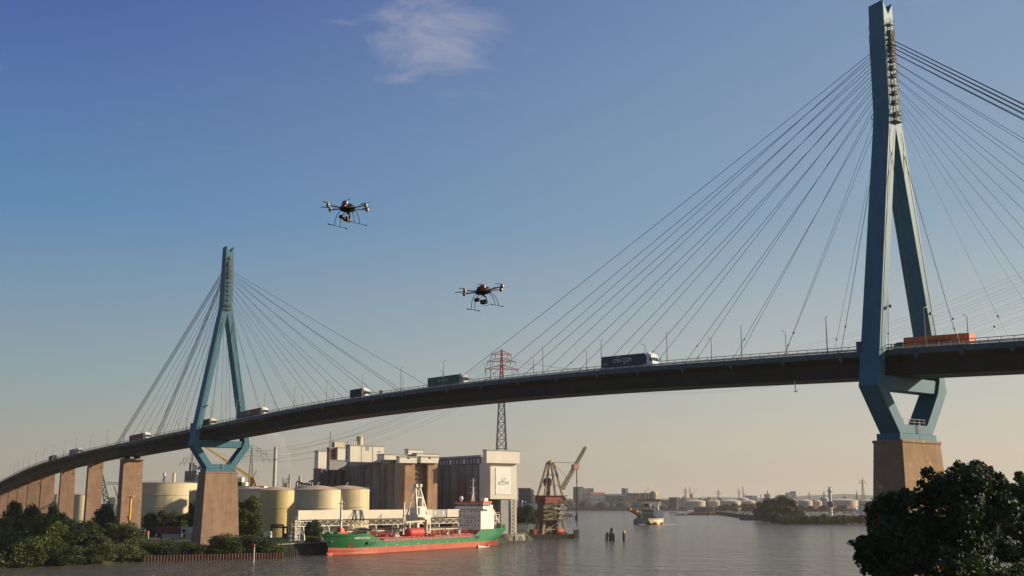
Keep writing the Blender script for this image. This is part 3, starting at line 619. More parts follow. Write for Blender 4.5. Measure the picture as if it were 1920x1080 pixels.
# ---------------------------------------------------------------- the two hexacopters
M_CARB = mat('carbon_black', (.014, .014, .016), .45); M_ARMS = mat('arm_sleeve', (.17, .13, .11), .35, .3); M_MOTOR = mat('motor_shell', (.16, .135, .12), .35, .5, var=.1, scale=8)
M_REDP = mat('red_plastic', (.30, .035, .025), .4); M_TIP = mat('pale_cap', (.72, .66, .60), .35)
def make_drone(label, loc, rot):
    yaw = rot[2]
    t = thing('hexacopter_drone', label, 'drone', loc, 0); t.rotation_euler = rot
    R = .565
    a = MB(); a.lathe([(.06, -.09), (.17, -.07), (.20, -.02), (.195, .03), (.16, .085), (.09, .125), (.02, .135)], 14); a.build('hub', M_CARB, t, smooth=True)
    a = MB(); a.box(-.09, .09, -.16, .02, .02, .12); a.build('battery_pack', mat('battery_grey', (.09, .085, .085), .5), t, bevel=.012)
    a = MB(); a.box(.02, .11, -.235, -.10, -.02, .12); a.build('receiver_box', M_REDP, t, bevel=.01)
    a = MB(); a.lathe([(.04, .0), (.05, .012), (.045, .03), (.01, .036)], 12, (.065, -.15, .12)); a.build('antenna_puck', M_TIP, t, smooth=True)
    for k in range(6):
        ang = pi / 2 + k * pi / 3 - yaw + .06; d = Vector((cos(ang), sin(ang), 0)); p = d * R + Vector((0, 0, .03))
        a = MB(); a.tube(d * .12, p, .019, .016, 8); a.tube(d * .14, d * .24, .03, .026, 8); arm = a.build('arm', M_ARMS, t, smooth=True)
        a = MB(); a.lathe([(.02, -.055), (.042, -.045), (.046, .01), (.040, .035), (.012, .05)], 12, tuple(p)); a.build('motor', M_MOTOR, arm, smooth=True)
        a = MB(); a.lathe([(.0, .0), (.022, .004), (.018, .02), (.004, .024)], 10, (p.x, p.y, p.z + .047)); a.build('propeller_cap', M_TIP, arm, smooth=True)
        q = random.uniform(0, pi); pr = MB()
        for sgn in (1, -1):
            e = Vector((cos(q), sin(q), 0)) * sgn; sd = Vector((-e.y, e.x, 0)); prof = [(.015, .010), (.06, .024), (.14, .022), (.22, .015), (.262, .006)]
            rings = [[p + e * r + sd * w_ + Vector((0, 0, .056 + w_ * .25)), p + e * r - sd * w_ + Vector((0, 0, .056 - w_ * .25)), p + e * r - sd * w_ + Vector((0, 0, .060 - w_ * .25)), p + e * r + sd * w_ + Vector((0, 0, .060 + w_ * .25))] for r, w_ in prof]
            pr.loft(rings)
        pr.build('propeller', M_CARB, arm)
    for sd in (-1, 1):
        for yy in (-.10, .07):
            pts = [Vector((sd * (.09 + .26 * (1 - cos(f * pi / 2)) ** .9), yy * (1 + .2 * f), -.05 - .37 * sin(f * pi / 2) ** 1.0 * f ** .25)) for f in (k / 8 for k in range(9))]
            pts = [Vector((sd * (.08 + .26 * sin(f * pi / 2)), yy * (1 + .25 * f), -.04 - .39 * (1 - cos(f * pi / 2)))) for f in (k / 9 for k in range(10))]
            a = MB(); a.path(pts, .0085, 6); a.build('landing_leg', M_CARB, t, smooth=True)
        a = MB(); a.tube((sd * .345, -.35, -.435), (sd * .345, .33, -.435), .009, .009, 8); sk = a.build('skid', M_CARB, t)
        for y in (-.37, .29):
            a = MB(); a.tube((sd * .345, y, -.435), (sd * .345, y + .08, -.435), .016, .016, 8); a.build('skid_foam', M_CARB, sk)
    a = MB(); a.box(-.27, -.13, -.05, .05, -.24, -.15); a.build('side_battery', M_CARB, t, bevel=.01)
    a = MB(); a.tube((0, 0, -.05), (0, 0, -.13), .045, .03, 10); a.path([(0, 0, -.12), (.06, 0, -.17), (.075, 0, -.26), (.05, 0, -.31)], .02, 8); g = a.build('gimbal', M_CARB, t)
    a = MB(); a.box(-.10, .06, -.075, .075, -.335, -.225); a.build('camera_body', M_CARB, g, bevel=.012)
    a = MB(); a.tube((-.02, -.07, -.28), (-.02, -.15, -.285), .036, .04, 12); a.build('camera_lens', M_CARB, g)
    a = MB(); pts = [(.04 + .09 * cos(q), 0, -.34 + .05 * sin(q)) for q in (pi + k * pi / 7 for k in range(8))]; a.path(pts, .005, 5); a.path([(-.06, .0, -.09), (-.11, .0, -.13), (-.07, 0, -.16), (.0, 0, -.14)], .004, 5); a.build('cable_loop', M_CARB, g)
    a = MB(); a.path([(.14, -.05, -.02), (.2, -.08, -.05), (.29, -.12, -.09)], .007, 6); a.build('antenna', M_CARB, t)
    return t
make_drone('dark hexacopter drone with camera hovering higher in the sky, beside the cloudless left', at(652, 391, 29.5), (radians(2), radians(1), radians(-34)))['label'] = 'dark hexacopter drone carrying a camera, the higher of the two flying drones'
make_drone('dark hexacopter drone carrying a camera, the lower of the two flying drones', at(906, 546, 29.5), (radians(5), radians(-6), radians(-24)))
# ---------------------------------------------------------------- tank farm, silo and works on the left bank
M_CREAM = mat('tank_cream', (.60, .50, .31), .5, var=.08, scale=.15, streak=.15, spec=.4); M_YELL = mat('tank_yellow', (.58, .45, .20), .5, var=.09, scale=.15, streak=.2)
M_ROOF = mat('tank_roof', (.50, .37, .26), .7, var=.12, scale=.2); M_RUST = mat('rusty_steel', (.17, .075, .045), .8, var=.35, scale=.8)
M_WHITEST = mat('white_steel', (.66, .61, .50), .55, var=.15, scale=.6, streak=.35)
def tank(label, l, r, pytop, Y, m, domepx=8, rings=(.62,), name='storage_tank', roof=None, extra=True, zg=None, group=None):
    zg = LGZ if zg is None else zg
    c = at((l + r) / 2, 942, Y); loc = Vector((c.x, c.y, zg)); R = (r - l) / 2 * Y * CP / FPX; H = zat(pytop, (c.x, c.y - R * .9)) - zg; dh = domepx * Y / FPX
    t = thing(name, label, 'tank', loc, 0, group); n = 48
    a = MB(); a.lathe([(R, 0), (R, H)], n); sh = a.build('shell', m, t, smooth=True)
    a = MB(); a.lathe([(R + .12, H - .25), (R + .12, H + .05)] + [(R * sin(q), H + dh * (1 - (sin(q)) ** 2)) for q in (1.3, 1.0, .7, .4, .15)], n); a.build('roof', roof or M_ROOF, t, smooth=True)
    for f in rings:
        a = MB(); a.lathe([(R, H * f - .16), (R + .22, H * f - .12), (R + .22, H * f + .12), (R, H * f + .16)], n); a.build('wind_girder', m, sh)
    if extra:
        a = MB(); a.path([(0, 0, H + dh * .8), (0, 0, H + dh + 1.0), (.5, 0, H + dh + 1.4), (.9, 0, H + dh + 1.0)], .22, 8); a.build('vent_pipe', M_WHITEST, t)
        a = MB(); rr = R + .1
        for k in range(n):
            q = 2 * pi * k / n; q2 = 2 * pi * (k + 1) / n
            a.bar((rr * cos(q), rr * sin(q), H), (rr * cos(q), rr * sin(q), H + 1.0), .07)
            a.bar((rr * cos(q), rr * sin(q), H + 1.0), (rr * cos(q2), rr * sin(q2), H + 1.0), .06)
        a.build('roof_railing', M_GALV, t, kind='stuff')
        a = MB(); ns = 26
        for k in range(ns):    # spiral stair
            q = .5 + 1.7 * k / ns; a.box(*(lambda x, y: (x - .5, x + .5, y - .5, y + .5))((R + .5) * cos(q), (R + .5) * sin(q)), H * k / ns, H * k / ns + .25)
        a.build('spiral_stair', M_GALV, t, kind='stuff')
    return t
t = tank('largest cream tank with a flat tan roof, behind the spotted bridge pier', 232, 374, 905, 690, M_CREAM, 3, (.28, .52, .76))
R = 71 * 690 * CP / FPX
for px in (317, 335):
    p = at(px, 942, 690) - t.location; a = MB(); z = zat(904, t.location) - LGZ; a.tube((p.x, -R * .55, z - .5), (p.x, -R * .55, z + 4.6), .8, .8, 10); a.tube((p.x, -R * .55, z + 4.6), (p.x, -R * .55, z + 5.0), 1.0, 1.0, 10); a.build('roof_stack', M_WHITEST, t)
tank('shaded cream tank half hidden by the wide brown pylon pier', 355, 428, 921, 640, M_CREAM, 6)
tank('cream tank between the brown pylon pier and the yellow tank', 440, 506, 920, 660, M_CREAM, 8)
tank('yellow tank crossed by a slanting shadow edge', 486, 552, 919, 612, M_YELL, 7)
tank('broad cream tank behind the left end of the conveyor gallery', 552, 638, 918, 585, M_CREAM, 8)
tank('cream tank with rust stain below its rim, beside the dark silo wall', 606, 692, 917, 622, mat('tank_cream_rust', (.60, .49, .29), .5, var=.10, scale=.2, streak=.35), 7)
tank('small cream tank seen between two slender approach piers', 96, 118, 928, 860, M_CREAM, 3, (.4,))
tank('small cream tank with a ladder seen beside a slender approach pier', 136, 166, 928, 830, M_CREAM, 3, (.5,))
# ---- silo complex
QS = Vector((.81, .587, 0)).normalized(); IN = Vector((-QS.y, QS.x, 0))
S0 = at(917, 942, 655); S0.z = LGZ; SROT = atan2(QS.y, QS.x)
def sw(x, y, z=0): return S0 + QS * x + IN * y + Vector((0, 0, z - LGZ))
def lx(px, y, lo=-150.0, hi=150.0):
    for _ in range(60):
        m = (lo + hi) / 2
        if proj(sw(m, y, HC))[0] < px: lo = m
        else: hi = m
    return (lo + hi) / 2
def ly(px, x, lo=0.0, hi=300.0):
    for _ in range(60):
        m = (lo + hi) / 2
        if proj(sw(x, m, HC))[0] > px: lo = m
        else: hi = m
    return (lo + hi) / 2
def sz(py, x, y): return zat(py, sw(x, y)) - LGZ
silo = thing('grain_silo', 'big grain silo works of dark concrete cells and white towers behind the green tanker', 'silo', S0, SROT)
M_SILO = mat('silo_concrete', (.21, .19, .17), .9, var=.28, scale=.08, streak=.6, bump=.2); M_SILOB = mat('silo_concrete_pale', (.27, .245, .215), .9, var=.25, scale=.08, streak=.6, bump=.2); M_SILOC = mat('silo_concrete_brown', (.20, .165, .135), .9, var=.28, scale=.08, streak=.6, bump=.2); M_BRICKY = mat('silo_brown', (.36, .22, .125), .9, var=.2, scale=.12, streak=.5, bump=.15)
M_CLAD = mat('white_cladding', (.70, .64, .53), .6, var=.07, scale=.1, streak=.14); M_CLADG = mat('grey_cladding', (.30, .29, .27), .6, var=.1, streak=.2)
M_PANEL = mat('sign_white', (.83, .80, .72), .5, var=.02); M_DARKW = mat('dark_opening', (.02, .02, .022), .4)
def sbox(name, pd, pl, pr, pt, pb, yf, m, parent=None, depth=None, seams=0):
    x0 = lx(pl, yf); x1 = lx(pr, yf); y1 = ly(pd, x0, yf) if depth is None else yf + depth
    z1 = sz(pt, x0, yf); z0 = 0 if pb is None else sz(pb, x0, yf)
    a = MB(); a.box(x0, x1, yf, y1, z0, z1); o = a.build(name, m, parent or silo, bevel=.1)
    for k in range(seams):
        x = x0 + (x1 - x0) * (k + 1) / (seams + 1); s_ = MB(); s_.box(x - .12, x + .12, yf - .12, yf + .02, z0, z1); s_.build('cladding_seam', M_CLADG, o)
    p_ = MB(); p_.box(x0 - .25, x1 + .25, yf - .25, y1 + .25, z1 - .3, z1 + .25); p_.build('roof_edge', M_CLADG, o)
    return o, x0, x1, yf, y1, z0, z1
# tower with the sign
TW = lx(969, 0) - 2
o, *_ = sbox('tower_head', 905, 912, 975, 843.5, 868, -2.0, M_CLAD)
xs0, xs1 = lx(919, 0), lx(968, 0); zc = sz(868, xs0, 0); zl = sz(936, xs0, 0)
a = MB(); a.box(xs0, xs1, 0, 11, zl, zc); shaft = a.build('tower_shaft', M_CLAD, silo, bevel=.1)
zp1, zp0 = sz(877, xs0, 0), sz(927, xs0, 0); xp0, xp1 = lx(929, 0), lx(957.5, 0)
a = MB(); a.box(xp0, xp1, -.2, .0, zp0, zp1); pnl = a.build('sign_panel', M_PANEL, shaft)
xc = (xp0 + xp1) / 2; W = xp1 - xp0
text_mesh('sign_lettering', 'ADM', W * .30, mat('sign_letter_grey', (.13, .12, .10), .6), pnl, face_matrix((xc, -.22, sz(906.5, xc, 0)), (1, 0, 0), (0, 0, 1)), .03, space=1.25)
zlf = sz(899.5, xc, 0); h = W * .12
out = [(-1.0, -1.0), (-1.05, -.2), (-.5, .75), (.3, 1.0), (1.35, 1.05), (1.15, .1), (.6, -.75), (-.2, -1.0)]
inn = [(p * .72 + .05, q * .66) for p, q in out]
a = MB(); n = len(out); vo = [(xc + p * h * 1.1, -.23, zlf + q * h * .8) for p, q in out]; vi = [(xc + p * h * 1.1, -.23, zlf + q * h * .8) for p, q in inn]
a.add(vo + vi, [(k, (k + 1) % n, n + (k + 1) % n, n + k) for k in range(n)]); a.bar((xc - h * .9, -.235, zlf - h * .7), (xc + h * .6, -.235, zlf + h * .25), .35, .05)
a.build('leaf_emblem', mat('emblem_green', (.22, .33, .06), .6), pnl)
xa, xb = lx(940, 0), lx(957, 0); a = MB(); a.box(xa, xb, .6, 8, 0, zl); a.build('tower_leg', M_CLADG, silo, bevel=.1)
xa2 = lx(958.5, 0); a = MB()
nfl = 9
for k in range(nfl):
    za, zb2 = zl * k / nfl, zl * (k + 1) / nfl
    a.bar((xa2 + .3, 0, za), (xs1 - .3, 0, zb2), .35, .3); a.box(xa2, xs1, -.2, 2.2, zb2 - .18, zb2)
for x in (xa2 + .2, xs1 - .2):
    for y in (0, 2.2): a.bar((x, y, 0), (x, y, zl), .4)
a.build('stair_tower', M_CLAD, silo, kind='stuff')
a = MB(); a.box(xs1 - .2, xs1 + .9, 1.0, 2.2, 0, zc + 2); a.build('conveyor_shaft', M_CLAD, silo)
a = MB(); a.box(xs0 + .5, xa - .3, 4, 10, 0, zl); a.build('tower_recess', M_SILO, silo)
# right block of cells behind the tower
yb = ly(815, xs0 + .5, 11); zr = sz(871, xs0, 12)
def cells(x, y0, y1, z, num, m, deep):
    body = MB(); body.box(x + 1.2, x + deep, y0, y1, 0, z - .05); o_ = body.build('silo_block', m, silo)
    r = (y1 - y0) / num / 2
    for k in range(num):
        yc = y0 + r * (2 * k + 1); c = MB(); c.loft([[(x + 1.6 - r * .62 * sin(q), yc - r * .98 * cos(q), zz) for q in (pi * j / 12 for j in range(13))] for zz in (0, z)], cap=True); c.build('silo_cell', (M_SILO, M_SILOB, M_SILOC)[(k * 2 + int(x)) % 3], o_, smooth=True)
    return o_
blk = cells(xs0 + .8, 11, yb, zr, 6, M_SILO, xs1 - xs0 - 1.5)
zu = sz(853, xs0, 12)
a = MB(); a.box(xs0 + 1.4, xs1 - 1, 11, yb, zr, zu - 1.2); a.build('cell_top_gallery', mat('gallery_dark', (.10, .10, .095), .8, var=.2, streak=.3), silo)
a = MB(); a.box(xs0 + 1.0, xs1 - .8, 11, yb, zu - 1.2, zu); a.build('gallery_roof', M_CLADG, silo)
for k in range(12):
    y = 13 + (yb - 15) * k / 12; a = MB(); a.box(xs0 + 1.34, xs0 + 1.44, y, y + 2.2, zr + .8, zu - 2.0); a.build('gallery_window', M_CLADG if k % 4 else M_CLAD, silo)
a = MB()
for k in range(30): a.bar((xs0 + .2, 11.6, zr * k / 30), (xs0 + .2, 12.4, zr * k / 30), .1)
for y in (11.6, 12.4): a.bar((xs0 + .2, y, 0), (xs0 + .2, y, zr), .16)
a.build('cat_ladder', M_DARKM, silo)
# left block
yl = 14.0
x757, x820 = lx(757, yl), lx(821, yl); zl2 = sz(868, x757, yl)
yend = ly(646, x757, yl)
cells(x757 - .8, yl + 1.5, yend, zl2, 8, M_SILO, x820 - x757 + .6)
for (pd, pl, pr) in ((741.5, 747.5, 781), (782.5, 788, 821)):
    o, *_ = sbox('head_house', pd, pl, pr, 856, 868, yl - 3.5, M_CLAD); b = _
    w_ = MB(); w_.box((b[0] + b[1]) / 2 - .7, (b[0] + b[1]) / 2 + .7, b[2] - .06, b[2], b[4] + 2.3, b[4] + 3.6); w_.build('window', M_DARKW, o)
for pl, pr in ((758, 777.5), (801, 820)):
    x0, x1 = lx(pl, yl - 2), lx(pr, yl - 2); a = MB(); a.box(x0, x1, yl - 2, yl + 3, 0, zl2); o = a.build('silo_pier', M_BRICKY, silo, bevel=.15)
    for f in (.18, .42, .55, .8): s_ = MB(); s_.box(x0 - .04, x1 + .04, yl - 2.06, yl - 1, zl2 * f, zl2 * f + .3); s_.build('lift_joint', M_BRICKY, o)
x0, x1 = lx(778, yl), lx(800, yl); a = MB(); a.box(x0, x1, yl + .8, yl + 4, 0, zl2); a.build('recess_wall', M_SILO, silo)
a = MB()
for k in range(14):
    z = zl2 * k / 14; a.box(x0 + 1, x1 - 2, yl - .6, yl + .8, z, z + .15); a.bar((x0 + 1, yl - .6, z), (x1 - 2, yl - .6, z + zl2 / 14), .18)
for x in (x0 + 1, x1 - 2): a.bar((x, yl - .6, 0), (x, yl - .6, zl2), .25)
a.build('fire_stair', M_RUST, silo, kind='stuff')
zz = sz(859, x757, yl); a = MB(); a.hexa([(x757 - .3, yl + 1, zl2), (x820, yl + 1, zl2), (x820, yend, zl2), (x757 - .3, yend, zl2), (x757 + 1.5, yl + 1, zz + .5), (x820, yl + 1, zz + .5), (x820, yend, zz + .5), (x757 + 1.5, yend, zz + .5)]); a.build('cell_top_gallery', mat('grey_parapet', (.20, .195, .185), .7, var=.15, streak=.3), silo)
o, *b = sbox('penthouse', 645, 654, 718, 834.5, 866, yl + 26, M_CLAD, seams=2)
for k, (fx, fz) in enumerate(((.5, .7), (.86, .6))):
    w_ = MB(); x = b[0] + (b[1] - b[0]) * fx; z = b[4] + (b[5] - b[4]) * fz; w_.box(x - 1.2, x + 1.2, b[2] - .05, b[2], z, z + (3.2 if k == 0 else .8)); w_.build('window', M_CLADG, o)
for k in range(3):
    w_ = MB(); z = b[4] + (b[5] - b[4]) * (.2 + .28 * k); y = b[2] + 3; w_.box(b[0] - .05, b[0], y, y + 1.2, z, z + 1.8); w_.build('window', M_DARKW, o)
for fx in (.05, .13, .2, .27): v = MB(); x = b[0] + (b[1] - b[0]) * fx; v.tube((x, b[2] + 4, b[5]), (x, b[2] + 4, b[5] + 2.4), .5, .5, 8); v.build('roof_vent', M_WHITEST, o)
v = MB(); x = lx(678, yl + 30); v.lathe([(1.8, 0), (1.8, 5.2), (1.9, 5.4), (.3, 5.9)], 16, (x, yl + 34, b[5])); v.build('roof_tank', M_CREAM, o, smooth=True)
sbox('ridge_house', 716, 718.5, 822, 851.5, 862, yl + 8, M_CLAD, depth=8)
sbox('lift_house', 757, 764, 792, 842.5, 856, yl + 16, M_CLAD)
o, *b = sbox('ridge_annex', 773.5, 780, 822, 850, 860, yl + 3, M_CLAD, depth=5)
# left end: brown lift tower, white towers, dark bin house
o, *b = sbox('lift_tower', 610, 615, 630, 839.5, 880, yl + 62, M_BRICKY)
for k in range(3): w_ = MB(); z = b[4] + (b[5] - b[4]) * (.38 + .2 * k); w_.box((b[0] + b[1]) / 2 - .5, (b[0] + b[1]) / 2 + .9, b[2] - .05, b[2], z, z + 1.8); w_.build('window', M_DARKW, o)
o, *b2 = sbox('white_tower', 629, 630.3, 647, 839, 864, yl + 60, M_CLAD, depth=4)
v = MB(); v.box(b2[0] - 1, b2[1], b2[2] + 2, b2[2] + 6, b2[5], b2[5] + 3.2); v.build('roof_plant', M_CREAM, o)
for dx, hh in ((-3.5, 9.5), (-1.5, 5)): v = MB(); v.tube((b2[0] + dx, b2[2] + 3, b2[5] - 1), (b2[0] + dx, b2[2] + 3, b2[5] + hh), .28, .14, 6); v.build('antenna_mast', M_DARKM, o)
sbox('grey_house', 612, 615.5, 646, 862.5, 881, yl + 57, M_CLADG, depth=3)
sbox('white_tower', 587, 594, 610.5, 845.5, 879, yl + 88, M_CLAD)
o, *b = sbox('bin_house', 588.5, 590, 652, 879, None, yl + 70, M_SILO, depth=3)
for k in range(5): c = MB(); x = b[0] + (b[1] - b[0]) * (k + .5) / 5; c.tube((x, b[2] + .5, 0), (x, b[2] + .5, b[5] - .4), 2.0, 2.0, 14); c.build('silo_cell', M_SILO, o, smooth=True)
# ---- conveyor gallery along the quay
G0 = at(559, 966, 548); G1 = at(868, 966, 650); GD = Vector((G1.x - G0.x, G1.y - G0.y, 0)); GL = GD.length; GD.normalize()
gal = thing('conveyor_gallery', 'long beige conveyor gallery on steel trestles behind the green tanker', 'conveyor', (G0.x, G0.y, LGZ), atan2(GD.y, GD.x))
gz1, gz0 = zat(957, G0) - LGZ, zat(975, G0) - LGZ
M_GAL = mat('gallery_sheet', (.56, .50, .40), .6, var=.06, scale=.2, streak=.12)
a = MB(); a.box(0, GL * .79, 0, 4, gz0, gz1); a.build('gallery_box', M_GAL, gal, bevel=.1)
a = MB(); a.box(GL * .792, GL * .885, .3, 4, gz0 + .3, gz1 - .1); g = a.build('transfer_house', M_CLADG, gal)
for x in (GL * .805, GL * .86): w_ = MB(); w_.box(x, x + 1, .24, .3, gz0 + 1.5, gz1 - .9); w_.build('window', M_CLAD, g)
a = MB(); a.box(GL * .888, GL * 1.0, 0, 4, gz0 + .2, gz1); a.build('gallery_box', M_GAL, gal, bevel=.1)
a = MB(); a.box(GL * .13, GL * .86, -.05, 4.1, gz0 - .55, gz0 + .02); a.build('gallery_floor', mat('maroon_steel', (.10, .04, .035), .7), gal)
a = MB(); nb = 44
for y in (.3, 3.7):
    a.bar((0, y, gz0 - .6), (GL, y, gz0 - .6), .25); a.bar((0, y, gz0 - 3.0), (GL, y, gz0 - 3.0), .25)
    for k in range(nb):
        xa_, xb_ = GL * k / nb, GL * (k + 1) / nb; a.bar((xa_, y, gz0 - (.6 if k % 2 else 3.0)), (xb_, y, gz0 - (3.0 if k % 2 else .6)), .2); a.bar((xa_, y, gz0 - .6), (xa_, y, gz0 - 3.0), .14)
a.build('truss', M_WHITEST, gal, kind='stuff')
for k in range(8):
    x = 4 + (GL - 8) * k / 7; a = MB()
    for y in (.4, 3.6): a.bar((x, y * 1.0 + (y - 2) * .6, 0), (x, y, gz0 - 3.0), .45)
    a.bar((x, -.5, 1.5), (x, 3.6, gz0 - 3.2), .2); a.bar((x, 4.5, 1.5), (x, .4, gz0 - 3.2), .2); a.build('trestle', M_WHITEST, gal)
for z, m in ((gz0 - 5.2, M_RUST), (gz0 - 6.0, M_WHITEST), (gz0 - 6.8, M_RUST)):
    a = MB(); a.tube((GL * .25, -1.5, z), (GL * 1.0, -1.5, z), .28, .28, 8); a.build('pipeline', m, gal)
a = MB(); nf = 5
for k in range(nf):
    za_, zb_ = (gz0) * k / nf, gz0 * (k + 1) / nf; a.box(-2.8, .2, -1.2, 1.2, zb_ - .15, zb_); a.bar((-2.6 if k % 2 else 0, -1, za_), (0 if k % 2 else -2.6, -1, zb_), .3, .25)
    a.bar((-2.8, -1.2, zb_ + 1), (.2, -1.2, zb_ + 1), .1)
for x in (-2.8, .2):
    for y in (-1.2, 1.2): a.bar((x, y, 0), (x, y, gz0), .3)
a.build('stair_tower', M_WHITEST, gal, kind='stuff')
# ---- ship unloader on the quay
up = shipline(along(shipline(0, -24), SHIP_D, 782), -24); up.z = LGZ
un = thing('ship_unloader', 'white steel ship unloader with tall A-frame beside the conveyor gallery', 'crane', up, atan2(SHIP_D.y, SHIP_D.x))
zt_ = zat(911, up) - LGZ; zm = zat(968, up) - LGZ
a = MB()
for x in (-5.5, 5.5):
    for y in (-4, 4): a.bar((x, y, 0), (x, y, zm - 3), .9)
    a.bar((x, -4, zm - 3), (x, 4, zm - 3), .9)
for y in (-4, 4): a.bar((-5.5, y, zm - 3), (5.5, y, zm - 3), .9); a.bar((-5.5, y, 1), (5.5, y, zm - 3), .4)
a.build('portal', M_WHITEST, un, kind='stuff')
a = MB(); a.box(-5, 6.5, -4, 4, zm - 3, zm + .8); a.box(-2, 3.5, -3, 3, zm + .8, zm + 4.5); a.build('machine_house', M_WHITEST, un, bevel=.1)
a = MB()
for x in (-3.2, 3.2):
    a.bar((x * 1.5, -3.4, zm), (x * .55, 0, zt_), .75); a.bar((x * 1.2, 3.4, zm), (x * .55, .4, zt_), .55)
for f in (.3, .62, .98): a.bar((-3.2 * (1.5 - .95 * f), -3.4 * (1 - f), zm + (zt_ - zm) * f), (3.2 * (1.5 - .95 * f), -3.4 * (1 - f), zm + (zt_ - zm) * f), .6)
a.bar((-1.8, -.2, zt_ - 1), (1.5, -1.7, zm + (zt_ - zm) * .62), .3); a.bar((1.8, -.2, zt_ - 1), (-1.5, -1.7, zm + (zt_ - zm) * .62), .3)
a.build('a_frame', M_WHITEST, un, kind='stuff')
a = MB(); a.box(-2.6, -1.2, -1.2, .6, zt_ - .6, zt_ + .9); a.box(1.2, 2.6, -1.2, .6, zt_ - .6, zt_ + .9); a.build('sheave_block', M_WHITEST, un)
a = MB(); a.tube((2.3, -1.0, zm), (2.3, -1.0, zt_ - 6), 1.1, 1.1, 10); a.build('suction_pipe', M_WHITEST, un)
a = MB(); a.bar((-9, -10, zm - 1.2), (-1, -2, zm - .8), 1.3, 1.4); a.build('unloader_boom', M_CREAM, un)
a = MB(); a.tube((-2, -.6, zt_), (-13, -2, zm + 2), .12, .12, 5); a.tube((-1.6, -.6, zt_), (-11.5, -4, zm + 1), .12, .12, 5); a.build('boom_rope', M_DARKM, un)
a = MB(); a.bar((-13.5, -1, 0), (-12.6, -1, zm + 7), .6); a.bar((-10.5, -1, 0), (-12.4, -1, zm + 3), .5); a.build('boom_rest', M_WHITEST, un)
# ---- chimney and process stacks
def stack(label, px, pw, pt, Y, m, name='chimney', rings=(), base=True, cat='chimney'):
    c = at(px, 942, Y); r = pw / 2 * Y * CP / FPX; H = zat(pt, c) - LGZ; t = thing(name, label, cat, (c.x, c.y, LGZ), 0)
    a = MB(); a.lathe([(r * 1.25, 0), (r, H * .9), (r * .92, H), (r * .6, H), (r * .6, H - 1)], 20); a.build('shaft', m, t, smooth=True)
    for f in rings: a = MB(); a.lathe([(r * 1.0, H * f), (r * 1.5, H * f), (r * 1.5, H * f + .5), (r * 1.0, H * f + .5)], 20); a.build('gallery_ring', M_GALV, t)
    if base: a = MB(); a.box(-r * 3, r * 3, -r * 2, r * 2.5, 0, H * .12); a.build('base_house', M_CREAM, t)
    return t
stack('tall pale chimney with two gallery rings rising behind the tanks', 513, 6.4, 837.5, 770, mat('chimney_concrete', (.50, .46, .37), .8, var=.1, streak=.25), rings=(.35, .84))
stack('short brown steel stack standing beside scaffold behind the yellow tank', 541.5, 4.0, 889, 730, mat('stack_tan', (.42, .34, .22), .7, streak=.3))
stack('short stout steel stack next to the black pipe rack', 561, 5.6, 893, 720, mat('stack_grey', (.45, .40, .31), .6, streak=.3))
c = at(574, 942, 715); pr = thing('pipe_rack', 'black tangle of process pipes between the stout stack and the silo', 'pipe rack', (c.x, c.y, LGZ), 0); H = zat(912, c) - LGZ; Ht = zat(901, c) - LGZ
a = MB(); a.box(-6.5, 8, -3, 4, 0, H); a.build('process_building', M_CREAM, pr)
for k in range(9):
    a = MB(); x = -6 + k * 1.55; z = H + random.uniform(.5, Ht - H); a.path([(x, -2, H - .5), (x, -2, z), (x + 1.5, -2, z + .6), (x + 3, -2, z - .4), (x + 3, -2, H - .5)], .38, 6); a.build('pipe', M_DARKM, pr)
a = MB(); a.box(-5, 9, -2.6, -1.8, H - .5, H); a.build('pipe_bridge', M_RUST, pr)
c = at(534, 942, 728); sc_ = thing('scaffold_tower', 'grey scaffold tower beside the short brown stack', 'scaffold', (c.x, c.y, LGZ), 0); H = zat(896, c) - LGZ
a = MB()
for x in (-1.6, 1.6):
    for y in (-1.6, 1.6): a.bar((x, y, 0), (x, y, H), .22)
for k in range(12):
    z = H * k / 12
    for y in (-1.6, 1.6): a.bar((-1.6, y, z), (1.6, y, z + H / 12), .14); a.bar((-1.6, y, z), (1.6, y, z), .16)
a.build('frame', M_GALV, sc_, kind='stuff'); a = MB(); a.box(-1.2, 1.4, -1, 1, H * .7, H * .9); a.build('vessel', M_WHITEST, sc_)
c = at(452, 942, 740); fb = thing('factory_building', 'low cream factory building with roof boxes beside the wide pylon pier', 'building', (c.x, c.y, LGZ), 0)
H = zat(911, c) - LGZ; a = MB(); a.box(-8, 14, 0, 12, 0, H); a.build('wall', M_CREAM, fb)
for x0_, x1_, p1 in ((-5, 2, 904), (-6, -.5, 895)): a = MB(); a.box(x0_, x1_, 2, 9, H, zat(p1, c) - LGZ); a.build('roof_box', M_WHITEST, fb)
a = MB(); a.box(-4.4, -2.6, 1.9, 2, H + .8, H + 2.8); a.build('window', M_DARKW, fb)
# works seen between the big tank and the pylon pier
c = at(358, 942, 760); wk = thing('mill_building', 'dark mill building with conveyors and pipes on its roof above the largest tank', 'building', (c.x, c.y, LGZ), 0)
H1, H2 = zat(883, c) - LGZ, zat(890, c) - LGZ
a = MB(); a.box(-5, 3, 0, 9, 0, H1); a.build('tower_block', M_SILO, wk, bevel=.1)
a = MB(); a.tube((6.5, 2, 0), (6.5, 2, H2), 5.2, 5.2, 20); a.build('round_bin', M_CREAM, wk, smooth=True)
for x, p in ((-2, 867), (.5, 868), (1.8, 872)): a = MB(); a.tube((x, 1, H1 - .5), (x, 1, zat(p, c) - LGZ), .55, .55, 8); a.build('vent_stack', M_DARKM, wk)
for x0_, x1_, p in ((1, 9, 866), (2.5, 10, 869)): a = MB(); a.bar((x0_, 1, H1 + .5), (x1_, 1, zat(p, c) - LGZ), .9); a.build('inclined_conveyor', M_GALV, wk)
